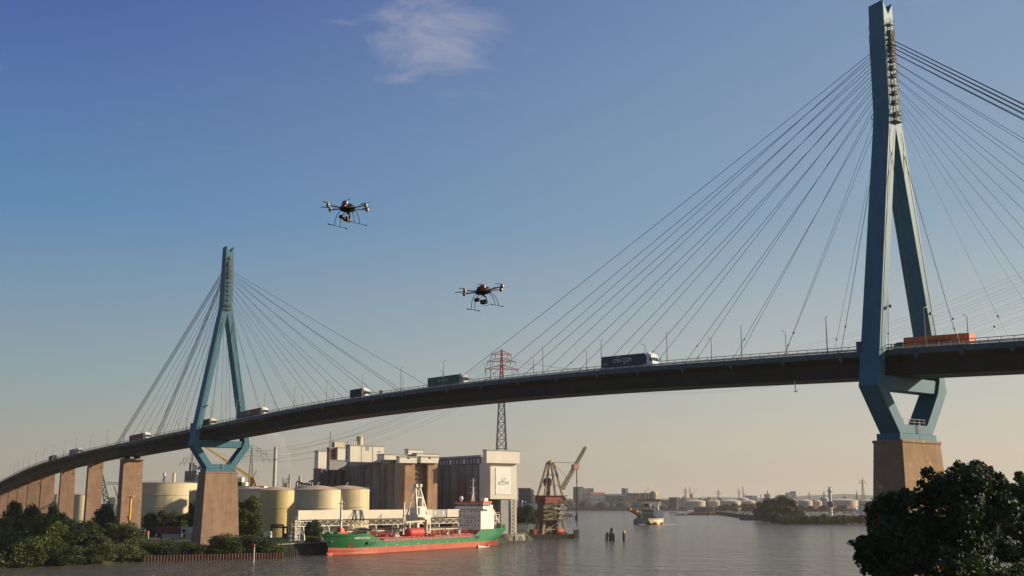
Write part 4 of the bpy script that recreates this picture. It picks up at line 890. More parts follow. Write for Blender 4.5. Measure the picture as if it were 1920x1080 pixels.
a = MB(); a.box(.5, 3, -.5, 1, H1, H1 + 3); a.build('roof_house', M_WHITEST, wk)
# ---- yellow mobile crane
c = at(471, 942, 700); ycr = thing('mobile_crane', 'yellow mobile crane with long boom slanting up behind the pylon legs', 'crane', (c.x, c.y, LGZ), 0)
M_YEL = mat('crane_yellow', (.62, .36, .06), .45, var=.1); zc_ = zat(897, c) - LGZ
tip = at(385, 838, 690) - Vector((c.x, c.y, LGZ))
a = MB(); a.bar((0, 0, zc_), tip * .62 + Vector((0, 0, zc_)) * .38, 1.35, 1.5); a.bar(tip * .6 + Vector((0, 0, zc_)) * .4, tip, .9, 1.0); a.build('boom', M_YEL, ycr)
a = MB(); a.bar((0, 0, 0), (0, 0, zc_ + .5), 1.8, 1.8); a.build('tower', mat('crane_dark', (.16, .12, .07), .6), ycr)
a = MB(); a.hexa([(-1.2, -1, zc_ - 4), (3.4, -1, zc_ - 5), (3.4, 1, zc_ - 5), (-1.2, 1, zc_ - 4), (-1, -1, zc_ + .6), (1, -1, zc_ + .8), (1, 1, zc_ + .8), (-1, 1, zc_ + .6)]); a.build('cab', M_YEL, ycr)
a = MB(); a.bar((.3, 0, zc_), (2.4, 0, zc_ + 4.6), .35); a.bar((2.4, 0, zc_ + 4.6), (3.8, 0, zc_ - 1), .15); a.tube((2.4, 0, zc_ + 4.6), tip, .08, .08, 5); a.build('jib_mast', M_YEL, ycr)
a = MB(); a.box(-3.5, 4, -1.6, 1.6, 0, 1.8); a.build('carrier', M_YEL, ycr)
# ---- power pylons
M_PGRN = mat('pylon_green', (.20, .21, .15), .6, var=.12); M_PRED = mat('pylon_red', (.72, .13, .05), .55, var=.12)
def power_pylon(label, px, Y, ptop, arms, basew, topw, red_from, rad=.17, m1=None, m2=None, zg=LGZ, nseg=22):
    c = at(px, 942, Y); t = thing('power_pylon', label, 'pylon', (c.x, c.y, zg), radians(8)); H = zat(ptop, c) - zg; zr_ = zat(red_from, c) - zg if red_from else H * 2
    wd = lambda z: (basew + (topw - basew) * min(1, z / (H * .78))) / 2 if z < H * .78 else topw / 2 * (1 - .85 * (z - H * .78) / (H * .22))
    lo, up_ = MB(), MB()
    zs_ = [H * (1 - (1 - k / nseg) ** 1.25) for k in range(nseg + 1)]
    for za_, zb_ in zip(zs_[:-1], zs_[1:]):
        tgt = up_ if za_ >= zr_ - .5 else lo; a_, b_ = wd(za_), wd(zb_)
        ca = [(-a_, -a_, za_), (a_, -a_, za_), (a_, a_, za_), (-a_, a_, za_)]; cb = [(-b_, -b_, zb_), (b_, -b_, zb_), (b_, b_, zb_), (-b_, b_, zb_)]
        for k in range(4):
            tgt.bar(ca[k], cb[k], rad * 2); tgt.bar(ca[k], cb[(k + 1) % 4], rad * 1.1); tgt.bar(ca[(k + 1) % 4], cb[k], rad * 1.1); tgt.bar(cb[k], cb[(k + 1) % 4], rad)
    lo.build('lattice_shaft', m1 or M_PGRN, t, kind='stuff')
    if up_.v: up_.build('lattice_top', m2 or M_PRED, t, kind='stuff')
    tips = []
    for py_, half in arms:
        z = zat(py_, c) - zg; h_ = half; b_ = wd(z); a = MB(); n_ = 6
        for sd in (-1, 1):
            for y in (-b_, b_): a.bar((sd * b_, y, z), (sd * h_, 0, z - .2), rad * 1.5); a.bar((sd * b_, y, z + 3.0), (sd * h_, 0, z - .1), rad * 1.3)
            for k in range(n_):
                f0, f1 = k / n_, (k + 1) / n_; a.bar((sd * (b_ + (h_ - b_) * f0), -b_ * (1 - f0), z), (sd * (b_ + (h_ - b_) * f1), -b_ * (1 - f1), z + 3.0 * (1 - f1)), rad * .9)
            tips += [(sd * h_ * f, 0, z - .2) for f in (.97, .62)]
        a.build('crossarm', (m2 or M_PRED) if z > zr_ else (m1 or M_PGRN), t, kind='stuff')
    for tp in tips: a = MB(); a.tube(tp, (tp[0], tp[1], tp[2] - 2.6), .22, .22, 6); a.build('insulator', M_DARKM, t)
    bpy.context.view_layer.update()
    return t, [t.matrix_world @ Vector((x, y, z - 2.6)) for x, y, z in tips]
pt1, tips1 = power_pylon('tall power pylon with red crossarms and green lattice legs behind the silo', 940, 880, 655, ((664.5, 7.6), (678, 11), (692, 13)), 12.0, 3.2, 706, .27)
pt2, tips2 = power_pylon('green lattice power pylon seen beside the pylon pier, behind the yellow crane', 468, 1000, 835, ((841, 8), (850, 13), (860.5, 16)), 8, 2, None, .13)
pt3, tips3 = power_pylon('faint lattice power pylon above the mill building roof', 356, 1080, 845, ((859.5, 8), (868, 11)), 8, 1.6, None, .11)
M_WIRE = mat('power_wire', (.12, .115, .105), .5)
def wire(p, q, sag, label, r=.05, n=14):
    a = MB(); p = Vector(p); q = Vector(q); pts = []
    for k in range(n + 1): f = k / n; w_ = p.lerp(q, f); w_.z -= 4 * sag * f * (1 - f); pts.append(w_ - p)
    a.path(pts, r, 4); o = a.build('power_wire', M_WIRE, None, loc=p); return tag(o, label, 'wire', 'power wires of the tall pylon')
for k, (tp, tq) in enumerate(zip(tips1, tips2)): wire(tp, tq, 16, 'thin power wire running from the red crossarms towards the green lattice pylon', .06)
for k, tp in enumerate(tips1): 
    e = at(2150, 400 + 9 * k, 560); wire(tp, e, 36, 'thin power wire running from the red crossarms behind the orange truck', .04)
# ---- steam rising behind the tanks
def steam():
    m = bpy.data.materials.new('steam'); m.use_nodes = True; nt = m.node_tree; nt.nodes.remove(nt.nodes['Principled BSDF']); v = nt.nodes.new('ShaderNodeVolumePrincipled')
    v.inputs['Color'].default_value = (.95, .93, .95, 1); v.inputs['Density'].default_value = .05; nt.links.new(v.outputs[0], nt.nodes['Material Output'].inputs['Volume'])
    a = MB(); pts = [(541, 889, 1.5), (539, 876, 2.4), (536, 864, 3.6), (534, 853, 4.4), (529, 842, 4.4), (524, 834, 4.6), (519, 824, 5.4), (514, 812, 4.5)]
    rings = []
    for px, py, r in pts:
        c = at(px, py, 732); rings.append([c + Vector((r * cos(q), r * sin(q), .25 * r * sin(3 * q + px))) * (.8 + .3 * random.random()) * 1.0 if False else c + Vector((r * cos(q) * (.85 + .3 * random.random()), r * sin(q), 0)) for q in (2 * pi * k / 10 for k in range(10))])
    a.loft(rings); o = a.build('steam_plume', m, None, smooth=True, kind='stuff'); tag(o, 'faint pale steam plume drifting up from the short brown stack', 'steam')
steam()
# ---------------------------------------------------------------- the green and red tanker at the quay (local x from bow to stern, y towards the quay, z up from the water)
M_HGRN = mat('hull_green', (.022, .165, .055), .42, var=.14, scale=.12, streak=.3, spec=.5); M_HRED = mat('hull_red', (.42, .085, .045), .6, var=.18, scale=.2, streak=.35)
M_DRED = mat('deck_red', (.36, .05, .035), .6, var=.2, scale=.5); M_SHW = mat('ship_white', (.78, .73, .66), .45, var=.06, scale=.4, streak=.16); M_ORNG = mat('lifeboat_orange', (.65, .15, .03), .4)
ship = thing('tanker_ship', 'green and red chemical tanker moored at the silo quay, white deckhouse at its stern', 'ship', (SH_B.x, SH_B.y, 0), atan2(SHIP_D.y, SHIP_D.x))
# rotation: local +x = towards stern; local +y = left of that = quay side
LOA, BEAM = 143.0, 16.5; yc_ = BEAM / 2
def hull_half(x, z):   # half breadth at station x, height z
    fb = min(1.0, max(0.0, (x + 2.0 + (z - 3) * -.0) / 26.0)); fb = max(0.0, (x - stem(z)) / 27.0); fb = min(1, fb)
    b = (1 - (1 - fb) ** 2.2) * yc_
    st = LOA - x - (0 if z > 5 else (5 - z) * 3.6 if z > 0 else 18 + (-z) * 6); st = max(0.0, st)
    s_ = min(1.0, st / 16.0); b *= (1 - (1 - s_) ** 2.6) if z < 6.5 else (1 - (1 - min(1, st / 9)) ** 3.0) * .97 + .03
    if z < 0: b *= .92
    return b
def stem(z): return 3.4 - z * 1.02 if z > 2.2 else (-.5 + (2.2 - z) * .5 if z > .5 else -1.6 + abs(z) * .4)
def deck_h(x):
    if x < 17: return 9.0 - (x * .02)
    if x < 29: return 8.7 - (x - 17) / 12 * 3.6
    if x < 104: return 5.1
    if x < 112: return 5.1 + (x - 104) / 8 * 3.7
    return 8.8
xs = [-5.8, -4.4, -3.0, -1.6, 0, 1.5, 3.5, 6, 9, 13, 17, 21, 25, 29, 36, 46, 58, 70, 82, 94, 104, 108, 112, 118, 124, 130, 135, 138, 140, 141.5, 142.5, 142.95]
def hull_side(zsf, m, name, parent, cap=None):
    a = MB()
    for sd in (1, -1):
        rows = []
        for x in xs:
            zz = zsf(x); rows.append([(max(x, stem(z)), yc_ - sd * hull_half(max(x, stem(z)), z), z) for z in zz])
        a.loft(rows, cap=False, closed=False)
    o = a.build(name, m, parent, smooth=True); return o
ZR = lambda x: 2.85 if x > 8 else 2.85 + (8 - x) * .04
hull = hull_side(lambda x: [ZR(x) + (deck_h(x) - ZR(x)) * k / 5 for k in range(6)], M_HGRN, 'hull', ship)
hull_side(lambda x: [-1.5, -.6, .3, 1.2, 2.0, ZR(x)], M_HRED, 'boot_topping', ship)
a = MB(); a.lathe([(.1, -3.4), (.9, -3.0), (1.35, -1.6), (1.5, 0), (1.45, 2.5)], 14); 
for i, v in enumerate(a.v): a.v[i] = (v[2] + 1.4, v[0] + yc_, v[1] * 1.0 + .1)
a.build('bulbous_bow', M_HRED, ship, smooth=True)
def deckplate(x0, x1, dz, m, name, inset=.15):
    a = MB(); st = [x for x in xs if x0 <= x <= x1]; a.loft([[(x, yc_ - max(.02, hull_half(x, deck_h(x)) - inset), deck_h(x) + dz), (x, yc_ + max(.02, hull_half(x, deck_h(x)) - inset), deck_h(x) + dz)] for x in st], cap=False, closed=False); a.build(name, m, ship)
deckplate(-5.8, 29, -.9, M_DRED, 'forecastle_deck'); deckplate(29, 104, -.15, M_DRED, 'main_deck'); deckplate(104, 142.5, -.5, M_DRED, 'poop_deck')
# openings, name and small marks on the river side (y = 0 side)
def on_side(x, z, off=.06): return (x, yc_ - hull_half(x, z) - off, z)
a = MB(); a.box(16.5, 22.5, -.12, .1, 4.3, 5.5); 
for k in range(3): a.box(16.8 + 2 * k, 18.2 + 2 * k, -.16, -.1, 4.45, 5.35, 1)
a.build('mooring_port', [M_HGRN, M_DARKW], ship)
a = MB(); a.box(106.2, 109.6, -.14, .1, 4.2, 5.6); a.build('mooring_port', M_DARKW, ship)
p0, p1 = on_side(7.5, 3.0), on_side(10.3, 3.0); a = MB(); a.hexa([(p0[0], p0[1] - .02, 2.95), (p1[0], p1[1] - .02, 2.95), (p1[0], p1[1] + .3, 2.95), (p0[0], p0[1] + .3, 2.95)] + [(on_side(7.5, 5.2)[0], on_side(7.5, 5.2)[1] - .02, 5.4), (10.3, on_side(10.3, 5.2)[1] - .02, 5.4), (10.3, on_side(10.3, 5.2)[1] + .3, 5.4), (7.5, on_side(7.5, 5.2)[1] + .3, 5.4)]); a.build('anchor_recess', M_RUST, ship)
pa, pb = Vector(on_side(9.0, 6.9, .25)), Vector(on_side(18.0, 6.9, .25)); text_mesh('ship_name', 'HAKIP BAYRAK', 1.3, M_LETTER, ship, face_matrix((pa + pb) / 2, pb - pa, (0, -.05, 1)), .03, shear=.1)
pa, pb = Vector(on_side(126, 8.1, .12)), Vector(on_side(131, 8.1, .12)); text_mesh('port_of_registry', 'HAKIP BAYRAK', .55, M_DARKW, ship, face_matrix((pa + pb) / 2, pb - pa, (0, 0, 1)), .02)
for x in (30, 38, 47, 55, 64, 72, 80, 90, 97): a = MB(); a.box(x, x + .5, -.08, .05, 3.3, 3.55); a.build('fender_mark', M_SHW, ship)
a = MB(); a.tube(on_side(-.2, 5.8, .0), on_side(-.6, 5.8, .3), .5, .5, 10); a.build('hawse_pipe', M_GALV, ship)
# deckhouse at the stern
hx0, hx1, hy0, hy1 = 114.0, 127.5, 1.6, 14.9; hz0 = 8.2; hz1 = 20.2
a = MB(); a.box(hx0, hx1, hy0, hy1, hz0, hz1 - 2.0); a.box(hx0 + .6, hx1 - .6, hy0 + .4, hy1 - .4, hz1 - 2.0, hz1 + .6); house = a.build('deckhouse', M_SHW, ship, bevel=.12)
for r_, z in enumerate((10.2, 12.6, 15.0, 17.2)):
    for k in range(6):
        if (r_ + k * 2) % 5 == 4: continue
        y = hy0 + 1.2 + (hy1 - hy0 - 2.4) * k / 5; a = MB(); a.box(hx0 - .05, hx0, y - .28, y + .28, z, z + .65); a.build('cabin_window', M_DARKW, house)
    for k in range(4):
        x = hx0 + 2 + (hx1 - hx0 - 4) * k / 3; a = MB(); a.box(x - .25, x + .25, hy0 - .05, hy0, z, z + .6); a.build('cabin_window', M_CLADG, house)
text_mesh('safety_notice', 'NO SMOKING', 1.05, mat('notice_grey', (.22, .18, .18), .6), house, face_matrix((hx0 - .08, (hy0 + hy1) / 2 - .3, 14.2), (0, -1, 0), (0, 0, 1)), .02)
text_mesh('safety_notice', 'SAFETY FIRST', .8, mat('notice_red', (.30, .14, .12), .6), house, face_matrix((hx0 - .08, (hy0 + hy1) / 2, 11.9), (0, -1, 0), (0, 0, 1)), .02)
a = MB(); a.box(hx0 - .9, hx0 + 7.5, -.3, BEAM + .3, hz1 - 1.6, hz1 - 1.1); wing = a.build('bridge_wing_deck', M_SHW, house)
a = MB(); a.box(hx0 - .6, hx0 + 7.0, 0, BEAM, hz1 - 1.1, hz1 + 1.35); a.build('wheelhouse', M_SHW, house, bevel=.1)
for k in range(11): y = .5 + (BEAM - 1) * k / 10; a = MB(); a.box(hx0 - .66, hx0 - .6, y - .65, y + .65, hz1 - .1, hz1 + 1.0); a.build('wheelhouse_window', M_GLASS, house)
for k in range(4): x = hx0 + .6 + 1.7 * k; a = MB(); a.box(x - .6, x + .6, -.06, 0, hz1 - .1, hz1 + 1.0); a.build('wheelhouse_window', M_GLASS, house)
a = MB(); a.box(hx0 - .9, hx0 + 7.6, -.4, BEAM + .4, hz1 + 1.35, hz1 + 1.6); a.box(hx0 - .9, hx0 + 7.6, -.42, -.3, hz1 + 1.6, hz1 + 2.5); a.box(hx0 - .92, hx0 - .8, -.4, BEAM + .4, hz1 + 1.6, hz1 + 2.3); a.build('monkey_island', mat('orange_red_paint', (.60, .10, .035), .5), house)
a = MB(); a.box(hx0 + 2, hx0 + 5.5, .6, 3.4, hz1 + 1.6, hz1 + 4.0); a.build('flag_locker', M_SHW, house)
mz = hz1 + 1.6; a = MB(); a.bar((hx0 + 3, yc_ - .7, mz), (hx0 + 3.3, yc_, mz + 8), .4); a.bar((hx0 + 3, yc_ + .7, mz), (hx0 + 3.3, yc_, mz + 8), .4); a.bar((hx0 + 3.3, yc_, mz + 6), (hx0 + 3.3, yc_, mz + 12.5), .22)
for z, l in ((mz + 5, 2.2), (mz + 7.8, 1.6), (mz + 11.2, 1.4)): a.bar((hx0 + 2.6, yc_ - l, z), (hx0 + 2.6, yc_ + l, z + .1), .3, .25)
a.build('radar_mast', M_SHW, house, kind='stuff')
a = MB(); a.lathe([(.4, 0), (.35, 1.2), (.85, 1.6), (1.05, 2.4), (.75, 3.2), (.1, 3.45)], 14, (hx0 + 1.5, yc_ + 6, mz)); a.build('satellite_dome', M_SHW, house, smooth=True)
a = MB(); a.box(129.2, 133, 5, 13.5, 8, 18.5); a.build('funnel_casing', M_SHW, ship, bevel=.2)
a = MB(); a.box(129.6, 132.6, 6, 12.5, 18.5, 20.6); a.build('funnel', M_HGRN, ship, bevel=.3)
# free fall lifeboat on its ramp, stern galleries
a = MB()
for z in (10.8, 13.4, 15.8): a.box(129, 134.5, 2.5, 16, z, z + .2); a.bar((129, 2.5, z + 1.1), (134.5, 2.5, z + 1.1), .1)
for x in (131, 134.3): a.bar((x, 2.5, 8.3), (x, 2.5, 16), .25)
a.build('aft_gallery', M_SHW, ship, kind='stuff')
a = MB(); a.bar((130.5, 4.2, 18.5), (138.2, 4.2, 10.2), .35); a.bar((130.5, 6.8, 18.5), (138.2, 6.8, 10.2), .35); a.bar((138.2, 4.2, 8), (138.2, 4.2, 10.3), .35); a.bar((138.2, 6.8, 8), (138.2, 6.8, 10.3), .35); a.build('lifeboat_ramp', M_SHW, ship)
a = MB(); d = Vector((7.7, 0, -8.3)).normalized(); c0 = Vector((133.2, 5.5, 16.5)); up3 = Vector((d.z * -1, 0, d.x)).normalized()
rings = []
for f, r in ((-3.6, .25), (-3.0, .95), (-1.2, 1.3), (1.2, 1.3), (2.7, .9), (3.5, .2)): rings.append([c0 + d * f + Vector((0, 1, 0)) * r * cos(q) + up3 * r * sin(q) for q in (2 * pi * k / 12 for k in range(12))])
a.loft(rings); a.build('lifeboat', M_ORNG, ship, smooth=True)
a = MB(); a.box(131.5, 136.5, -.1, 3.0, 8.6, 11.0); a.build('mooring_deck_house', M_HGRN, ship, bevel=.1)
a = MB(); a.box(133.0, 135.6, -.16, -.1, 9.0, 10.4); a.build('mooring_port', M_DARKW, ship)
a = MB(); a.box(131.3, 136.7, -.3, 3.2, 11.0, 11.25); a.build('deckhouse_roof', M_DRED, ship)
a = MB(); a.bar((133, yc_, -1.5), (133, yc_, 2.2), .5, 2.6); a.build('rudder', M_HRED, ship)
# cargo deck: catwalk, pipes, manifold, deck tanks, hose crane
dz = 5.0
for y, r, z in ((2.4, .3, 1.4), (3.6, .25, 1.4), (5.0, .35, 1.5), (8.2, .3, 1.9), (9.4, .3, 1.9), (11, .3, 1.4), (12.6, .3, 1.4), (13.8, .25, 1.4)): a = MB(); a.tube((30, y, dz + z), (112, y, dz + z), r, r, 8); a.build('cargo_pipe', M_DRED, ship)
a = MB(); a.box(26, 114, 6.4, 7.7, dz + 2.6, dz + 2.75)
for k in range(45):
    x = 26 + 2 * k
    for y in (6.4, 7.7): a.bar((x, y, dz + 2.7), (x, y, dz + 3.8), .08)
    if k % 3 == 0: a.bar((x, 6.4, dz), (x, 6.4, dz + 2.6), .14); a.bar((x, 7.7, dz), (x, 7.7, dz + 2.6), .14)
for y in (6.4, 7.7):
    for h in (3.25, 3.8): a.bar((26, y, dz + h), (114, y, dz + h), .07)
a.build('catwalk', M_DRED, ship, kind='stuff')
a = MB()
for k in range(40):
    x = 29 + 2 * k; a.bar((x, .3, dz - .1), (x, .3, dz + 1.1), .07); a.bar((x, BEAM - .3, dz - .1), (x, BEAM - .3, dz + 1.1), .07)
for h in (.4, .75, 1.1): a.bar((29, .3, dz + h), (107, .3, dz + h), .06); a.bar((29, BEAM - .3, dz + h), (107, BEAM - .3, dz + h), .06)
a.build('deck_railing', M_WHITEST, ship, kind='stuff')
a = MB(); a.box(29, 106, .8, 1.2, dz - .1, dz + .9); 
for k in range(26): a.box(30 + 3 * k, 30.4 + 3 * k, .5, 2.5, dz - .1, dz + 1.0)
a.build('deck_coaming', M_DRED, ship, kind='stuff')
M_TRED = mat('deck_tank_red', (.55, .05, .035), .45, var=.1)
for x0_, y in ((51.0, 3.6),):
    a = MB(); a.lathe([(.3, -6.2), (1.5, -6.0), (2.1, -5.3), (2.15, 5.3), (1.5, 6.0), (.3, 6.2)], 20)
    a.v = [(v[2] + x0_ + 6.5, v[0] + y, v[1] + dz + 3.2) for v in a.v]; o = a.build('deck_tank', M_TRED, ship, smooth=True)
    for xx in (x0_ + 2.5, x0_ + 6.5, x0_ + 10.5): b_ = MB(); b_.box(xx - .2, xx + .2, y - 1.8, y + 1.8, dz, dz + 1.6); b_.lathe([(2.2, -.18), (2.2, .18)], 20); n0 = len(b_.v) - 40; b_.v[n0:] = [(v[2] + xx, v[0] + y, v[1] + dz + 3.2) for v in b_.v[n0:]]; b_.build('tank_saddle', M_DRED, o)
for k, x in enumerate((31, 36, 40.5, 45, 66, 70, 79, 84, 88, 93, 98, 103)):
    a = MB(); h_ = random.uniform(1.6, 3.6); y = random.choice((2.6, 4.8, 10.5)); a.box(x, x + random.uniform(.8, 2.2), y, y + 1.6, dz, dz + h_); a.tube((x + .5, y - .6, dz), (x + .5, y - .6, dz + h_ + 1.2), .22, .22, 8); a.build('deck_fitting', random.choice((M_DRED, M_WHITEST, M_DRED, M_TRED)), ship)
for k in range(6): a = MB(); x = 64.5 + 1.4 * k; a.tube((x, 1.4, dz + 1.7), (x, BEAM - 1.4, dz + 1.7), .24, .24, 8); a.build('manifold_pipe', M_DRED, ship)
cr = MB(); cr.tube((74, yc_, dz), (74, yc_, dz + 7.5), 1.0, .9, 12); cr.box(72.8, 75.2, yc_ - 1.3, yc_ + 1.3, dz + 6.8, dz + 9.0); cr.build('crane_post', M_CREAM, ship)
a = MB(); a.bar((74, yc_, dz + 8.3), (55, yc_ - 1, dz + 8.0), .9, .7); a.bar((73, yc_, dz + 6.5), (67, yc_, dz + 8.0), .35); a.build('crane_jib', M_CREAM, ship)
a = MB(); a.bar((59, yc_ - .8, dz), (59, yc_ - .8, dz + 7.7), .7); a.build('jib_rest', M_WHITEST, ship)
a = MB(); a.tube((8.0, yc_, 8.0), (8.0, yc_, 23.0), .62, .45, 12); a.bar((8, yc_ - 1.6, 21.5), (8, yc_ + 1.6, 21.5), .3); a.bar((8, yc_ - 1.2, 14.5), (8, yc_ + 1.2, 14.5), .3); a.tube((8, yc_, 23), (8, yc_, 25), .15, .1, 6); a.build('foremast', M_SHW, ship)
a = MB(); a.box(5.6, 10.0, yc_ - 2, yc_ + 2, 8.0, 9.6); a.taper(6.6, 9.4, yc_ - 1.2, yc_ + 1.2, 9.6, 11.2, .4, .3); a.build('mast_house', M_TRED, ship)
for x, y in ((2, yc_ - 2), (2, yc_ + 2), (20, yc_ - 4)): a = MB(); a.box(x, x + 2.2, y - 1, y + 1, 7.8, 9.6); a.build('windlass', M_HGRN, ship)
for x, y, tz in ((2.5, yc_ - 3, 8.4), (136, 14, 8.6), (24, BEAM - 1, 6.0), (112, BEAM - 1, 8)):
    pass
# white bow wave of the stern discharge
a = MB(); a.loft([[(108, -.3, 0.03), (108, -.8, .03), (108, -.8, .9), (108, -.3, 1.2)], [(111, -.3, 0.03), (111, -1.6, .03), (111, -1.4, .35), (111, -.3, .6)], [(117, -.2, 0.03), (117, -2.2, .03), (117, -2.0, .1), (117, -.2, .15)]]); a.build('discharge_foam', mat('foam_white', (.75, .74, .70), .8), ship, smooth=True)
# ---------------------------------------------------------------- sheet piles, quay and things on it
def corrugated(name, p, q, ztop, label, m, cap):
    p = Vector((p[0], p[1], 0)); q = Vector((q[0], q[1], 0)); d = q - p; L_ = d.length; d.normalize(); n = Vector((d.y, -d.x, 0)); t = thing(name, label, 'wall', p, atan2(d.y, d.x))
    a = MB(); pts = []; k = 0; x = 0
    while x < L_: pts += [(x, 0), (x + .42, 0), (x + .60, -.55), (x + 1.02, -.55)]; x += 1.2
    ring = [(x_, y_) for x_, y_ in pts] + [(x_, y_ + .35) for x_, y_ in reversed(pts)]
    a.prism([(x_, y_, -2) for x_, y_ in ring], (0, 0, ztop + 2)); a.build('sheet_piling', m, t)
    if cap: a = MB(); a.box(-.3, L_ + .3, -.15, .7, ztop - .02, ztop + .35); a.build('capping_beam', cap, t)
    return t
M_SHEET = mat('rusty_sheet_pile', (.15, .075, .055), .8, var=.4, scale=.5, streak=.6)
pa, pb = gp(266, 1053.5), gp(527, 1046.8)
corrugated('sheet_pile_wall', pa + (pb - pa).normalized() * 0 + Vector((.5, -1.0, 0)), pb + Vector((.5, -1.0, 0)), 2.3, 'rusty sheet pile wall along the water below the wide pylon pier', M_SHEET, None)
corrugated('quay_wall', q0 + SHIP_N * .6, q1 + SHIP_N * .6, 4.9, 'dark sheet pile quay wall behind the green tanker', mat('black_sheet_pile', (.04, .036, .034), .85, var=.3, streak=.4), M_QUAY)
def post(label, px, pyb, h, r, m, name='marker_post', capm=None, cat='post'):
    b = gp(px, pyb, 2.0); t = thing(name, label, cat, (b.x, b.y, 0), 0)
    a = MB(); a.tube((0, 0, -1), (0, 0, h), r, r * .9, 10); a.build('post', m, t)
    if capm:
        a = MB(); a.lathe([(r * 1.15, h * .86), (r * 1.15, h), (r * .2, h * 1.06)], 10); a.build('cap', capm, t)
    return t
post('white and red marker post standing at the sheet pile wall', 476, 1044, 6.4, .26, mat('post_white', (.66, .58, .46), .6), capm=mat('post_red', (.45, .10, .06), .6))
# quay head below the tower: concrete pier with small green and white boat
b = gp(972, 1017); qh = thing('quay_head', 'rounded concrete quay head below the white tower with a low fender float', 'quay', (b.x, b.y, 0), atan2(QS.y, QS.x))
a = MB(); a.loft([[(8.5 * cos(q) * s_ * 1.25 - 2, 5.5 * sin(q) * s_ + 6.5, z) for q in (2 * pi * k / 20 for k in range(20))] for s_, z in ((1.05, -1.5), (1.0, 1.5), (.97, 4.3))]); a.build('concrete_head', M_QUAY, qh, smooth=True)
a = MB(); a.box(-16, 8.5, -.6, 2.0, -.6, .9); a.build('fender_float', M_DARKW if False else mat('wet_timber', (.07, .055, .045), .8, var=.3), qh)
for k in range(5): a = MB(); x = -11 + 4.5 * k; a.tube((x, .9, 0), (x, .9, 3.4), .3, .3, 8); a.build('fender_pile', M_RUST, qh)
for k in range(9):
    a = MB(); x = -9 + 1.9 * k; a.tube((x, 3 + .5 * (k % 3), 4.3), (x, 3 + .5 * (k % 3), 5.4), .06, .06, 6); a.build('railing_post', M_WHITEST, qh)
def small_boat(label, loc, rotz, L_, m_hull, m_house, name='workboat', cat='boat'):
    t = thing(name, label, cat, loc, rotz); B_ = L_ * .27
    sec = [(-.5, .72), (-.42, .9), (0, 1), (.25, .92), (.4, .55), (.5, .04)]
    a = MB(); a.loft([[(x * L_, -w * B_ / 2, 1.15 + .5 * max(0, x) * L_ / 12), (x * L_, -w * B_ / 2 * .8, -.4), (x * L_, w * B_ / 2 * .8, -.4), (x * L_, w * B_ / 2, 1.15 + .5 * max(0, x) * L_ / 12)] for x, w in sec]); a.build('hull', m_hull, t, bevel=.04)
    a = MB(); a.taper(-.16 * L_, .2 * L_, -.3 * B_, .3 * B_, 1.1, 3.0, .25, .12); h = a.build('cabin', m_house, t, bevel=.06)
    a = MB(); a.box(-.13 * L_, .16 * L_, -.315 * B_, .315 * B_, 2.1, 2.65); a.build('window_band', M_GLASS, h)
    a = MB(); a.taper(-.1 * L_, .08 * L_, -.22 * B_, .22 * B_, 3.0, 4.5, .2, .1); a.build('wheelhouse', m_house, t, bevel=.05)
    a = MB(); a.tube((-.05 * L_, 0, 4.4), (-.07 * L_, 0, 7.2), .1, .05, 6); a.bar((-.06 * L_, -.6, 6.2), (-.06 * L_, .6, 6.2), .07); a.build('mast', M_GALV, t)
    a = MB()
    for sd in (-1, 1): a.bar((-.45 * L_, sd * B_ * .42, 1.9), (.3 * L_, sd * B_ * .4, 2.2), .07)
    for x in (-.45, -.3, -.1, .1, .28):
        for sd in (-1, 1): a.bar((x * L_, sd * B_ * .42, 1.1), (x * L_, sd * B_ * .41, 2.05), .06)
    a.build('railing', M_WHITEST, t, kind='stuff')
    return t
b = gp(986, 1006); small_boat('small green and white workboat moored behind the concrete quay head', (b.x, b.y, .1), radians(25), 17, mat('boat_green', (.02, .13, .06), .4), M_SHW)
# ---------------------------------------------------------------- old crane tower on its pontoon
b = gp(1043, 1010); CRN = thing('floating_crane', 'rusty old floating crane tower with raised jib on a timber pontoon', 'crane', (b.x, b.y, 0), radians(28))
Ycr = b.y; mpp = Ycr * CP / FPX
M_OLD = mat('old_crane_tan', (.34, .255, .15), .75, var=.3, scale=.3, streak=.6); M_OLDR = mat('old_crane_red', (.28, .085, .05), .8, var=.35, scale=.35, streak=.5); M_TIMB = mat('wet_timber', (.07, .055, .045), .8)
zc = lambda py: zat(py, b)
a = MB(); a.box(-17, 14, 1, 13, -1, 2.6); a.build('pontoon', M_OLD, CRN, bevel=.1)
for k in range(26): a = MB(); x = -17 + 31 * k / 25; a.tube((x, .7, -1), (x, .7, 2.9 if k % 5 else 4.2), .28, .28, 7); a.build('fender_pile', M_TIMB, CRN)
for k in range(5): a = MB(); a.tube((12.5 + .9 * k, -.2 + .4 * (k % 2), -1), (12.5 + .9 * k, -.2 + .4 * (k % 2), 5.4), .35, .35, 8); a.build('mooring_pile', M_TIMB, CRN)
z0_, z1_, z2_, z3_ = 2.6, zc(975), zc(945), zc(930)
a = MB()
for x in (-8.5, 8.5):
    for y in (2.2, 12): a.bar((x, y, z0_), (x * .72, 7 + (y - 7) * .8, z1_ + .5), 1.3)
a.bar((-8.5, 2.2, z0_), (5, 3, z1_), .5); a.bar((8.5, 2.2, z0_), (-5, 3, z1_), .5); a.bar((-9, 2.2, z0_ + 3), (9, 2.2, z0_ + 3), .6)
a.build('portal_legs', M_OLD, CRN, kind='stuff')
a = MB(); a.lathe([(6.8, z1_), (6.8, z1_ + .5)] + [(6.6, z1_ + .5), (6.6, z2_), (6.6, z3_)], 8, (0, 7, 0)); tw = a.build('tower_body', M_OLD, CRN)
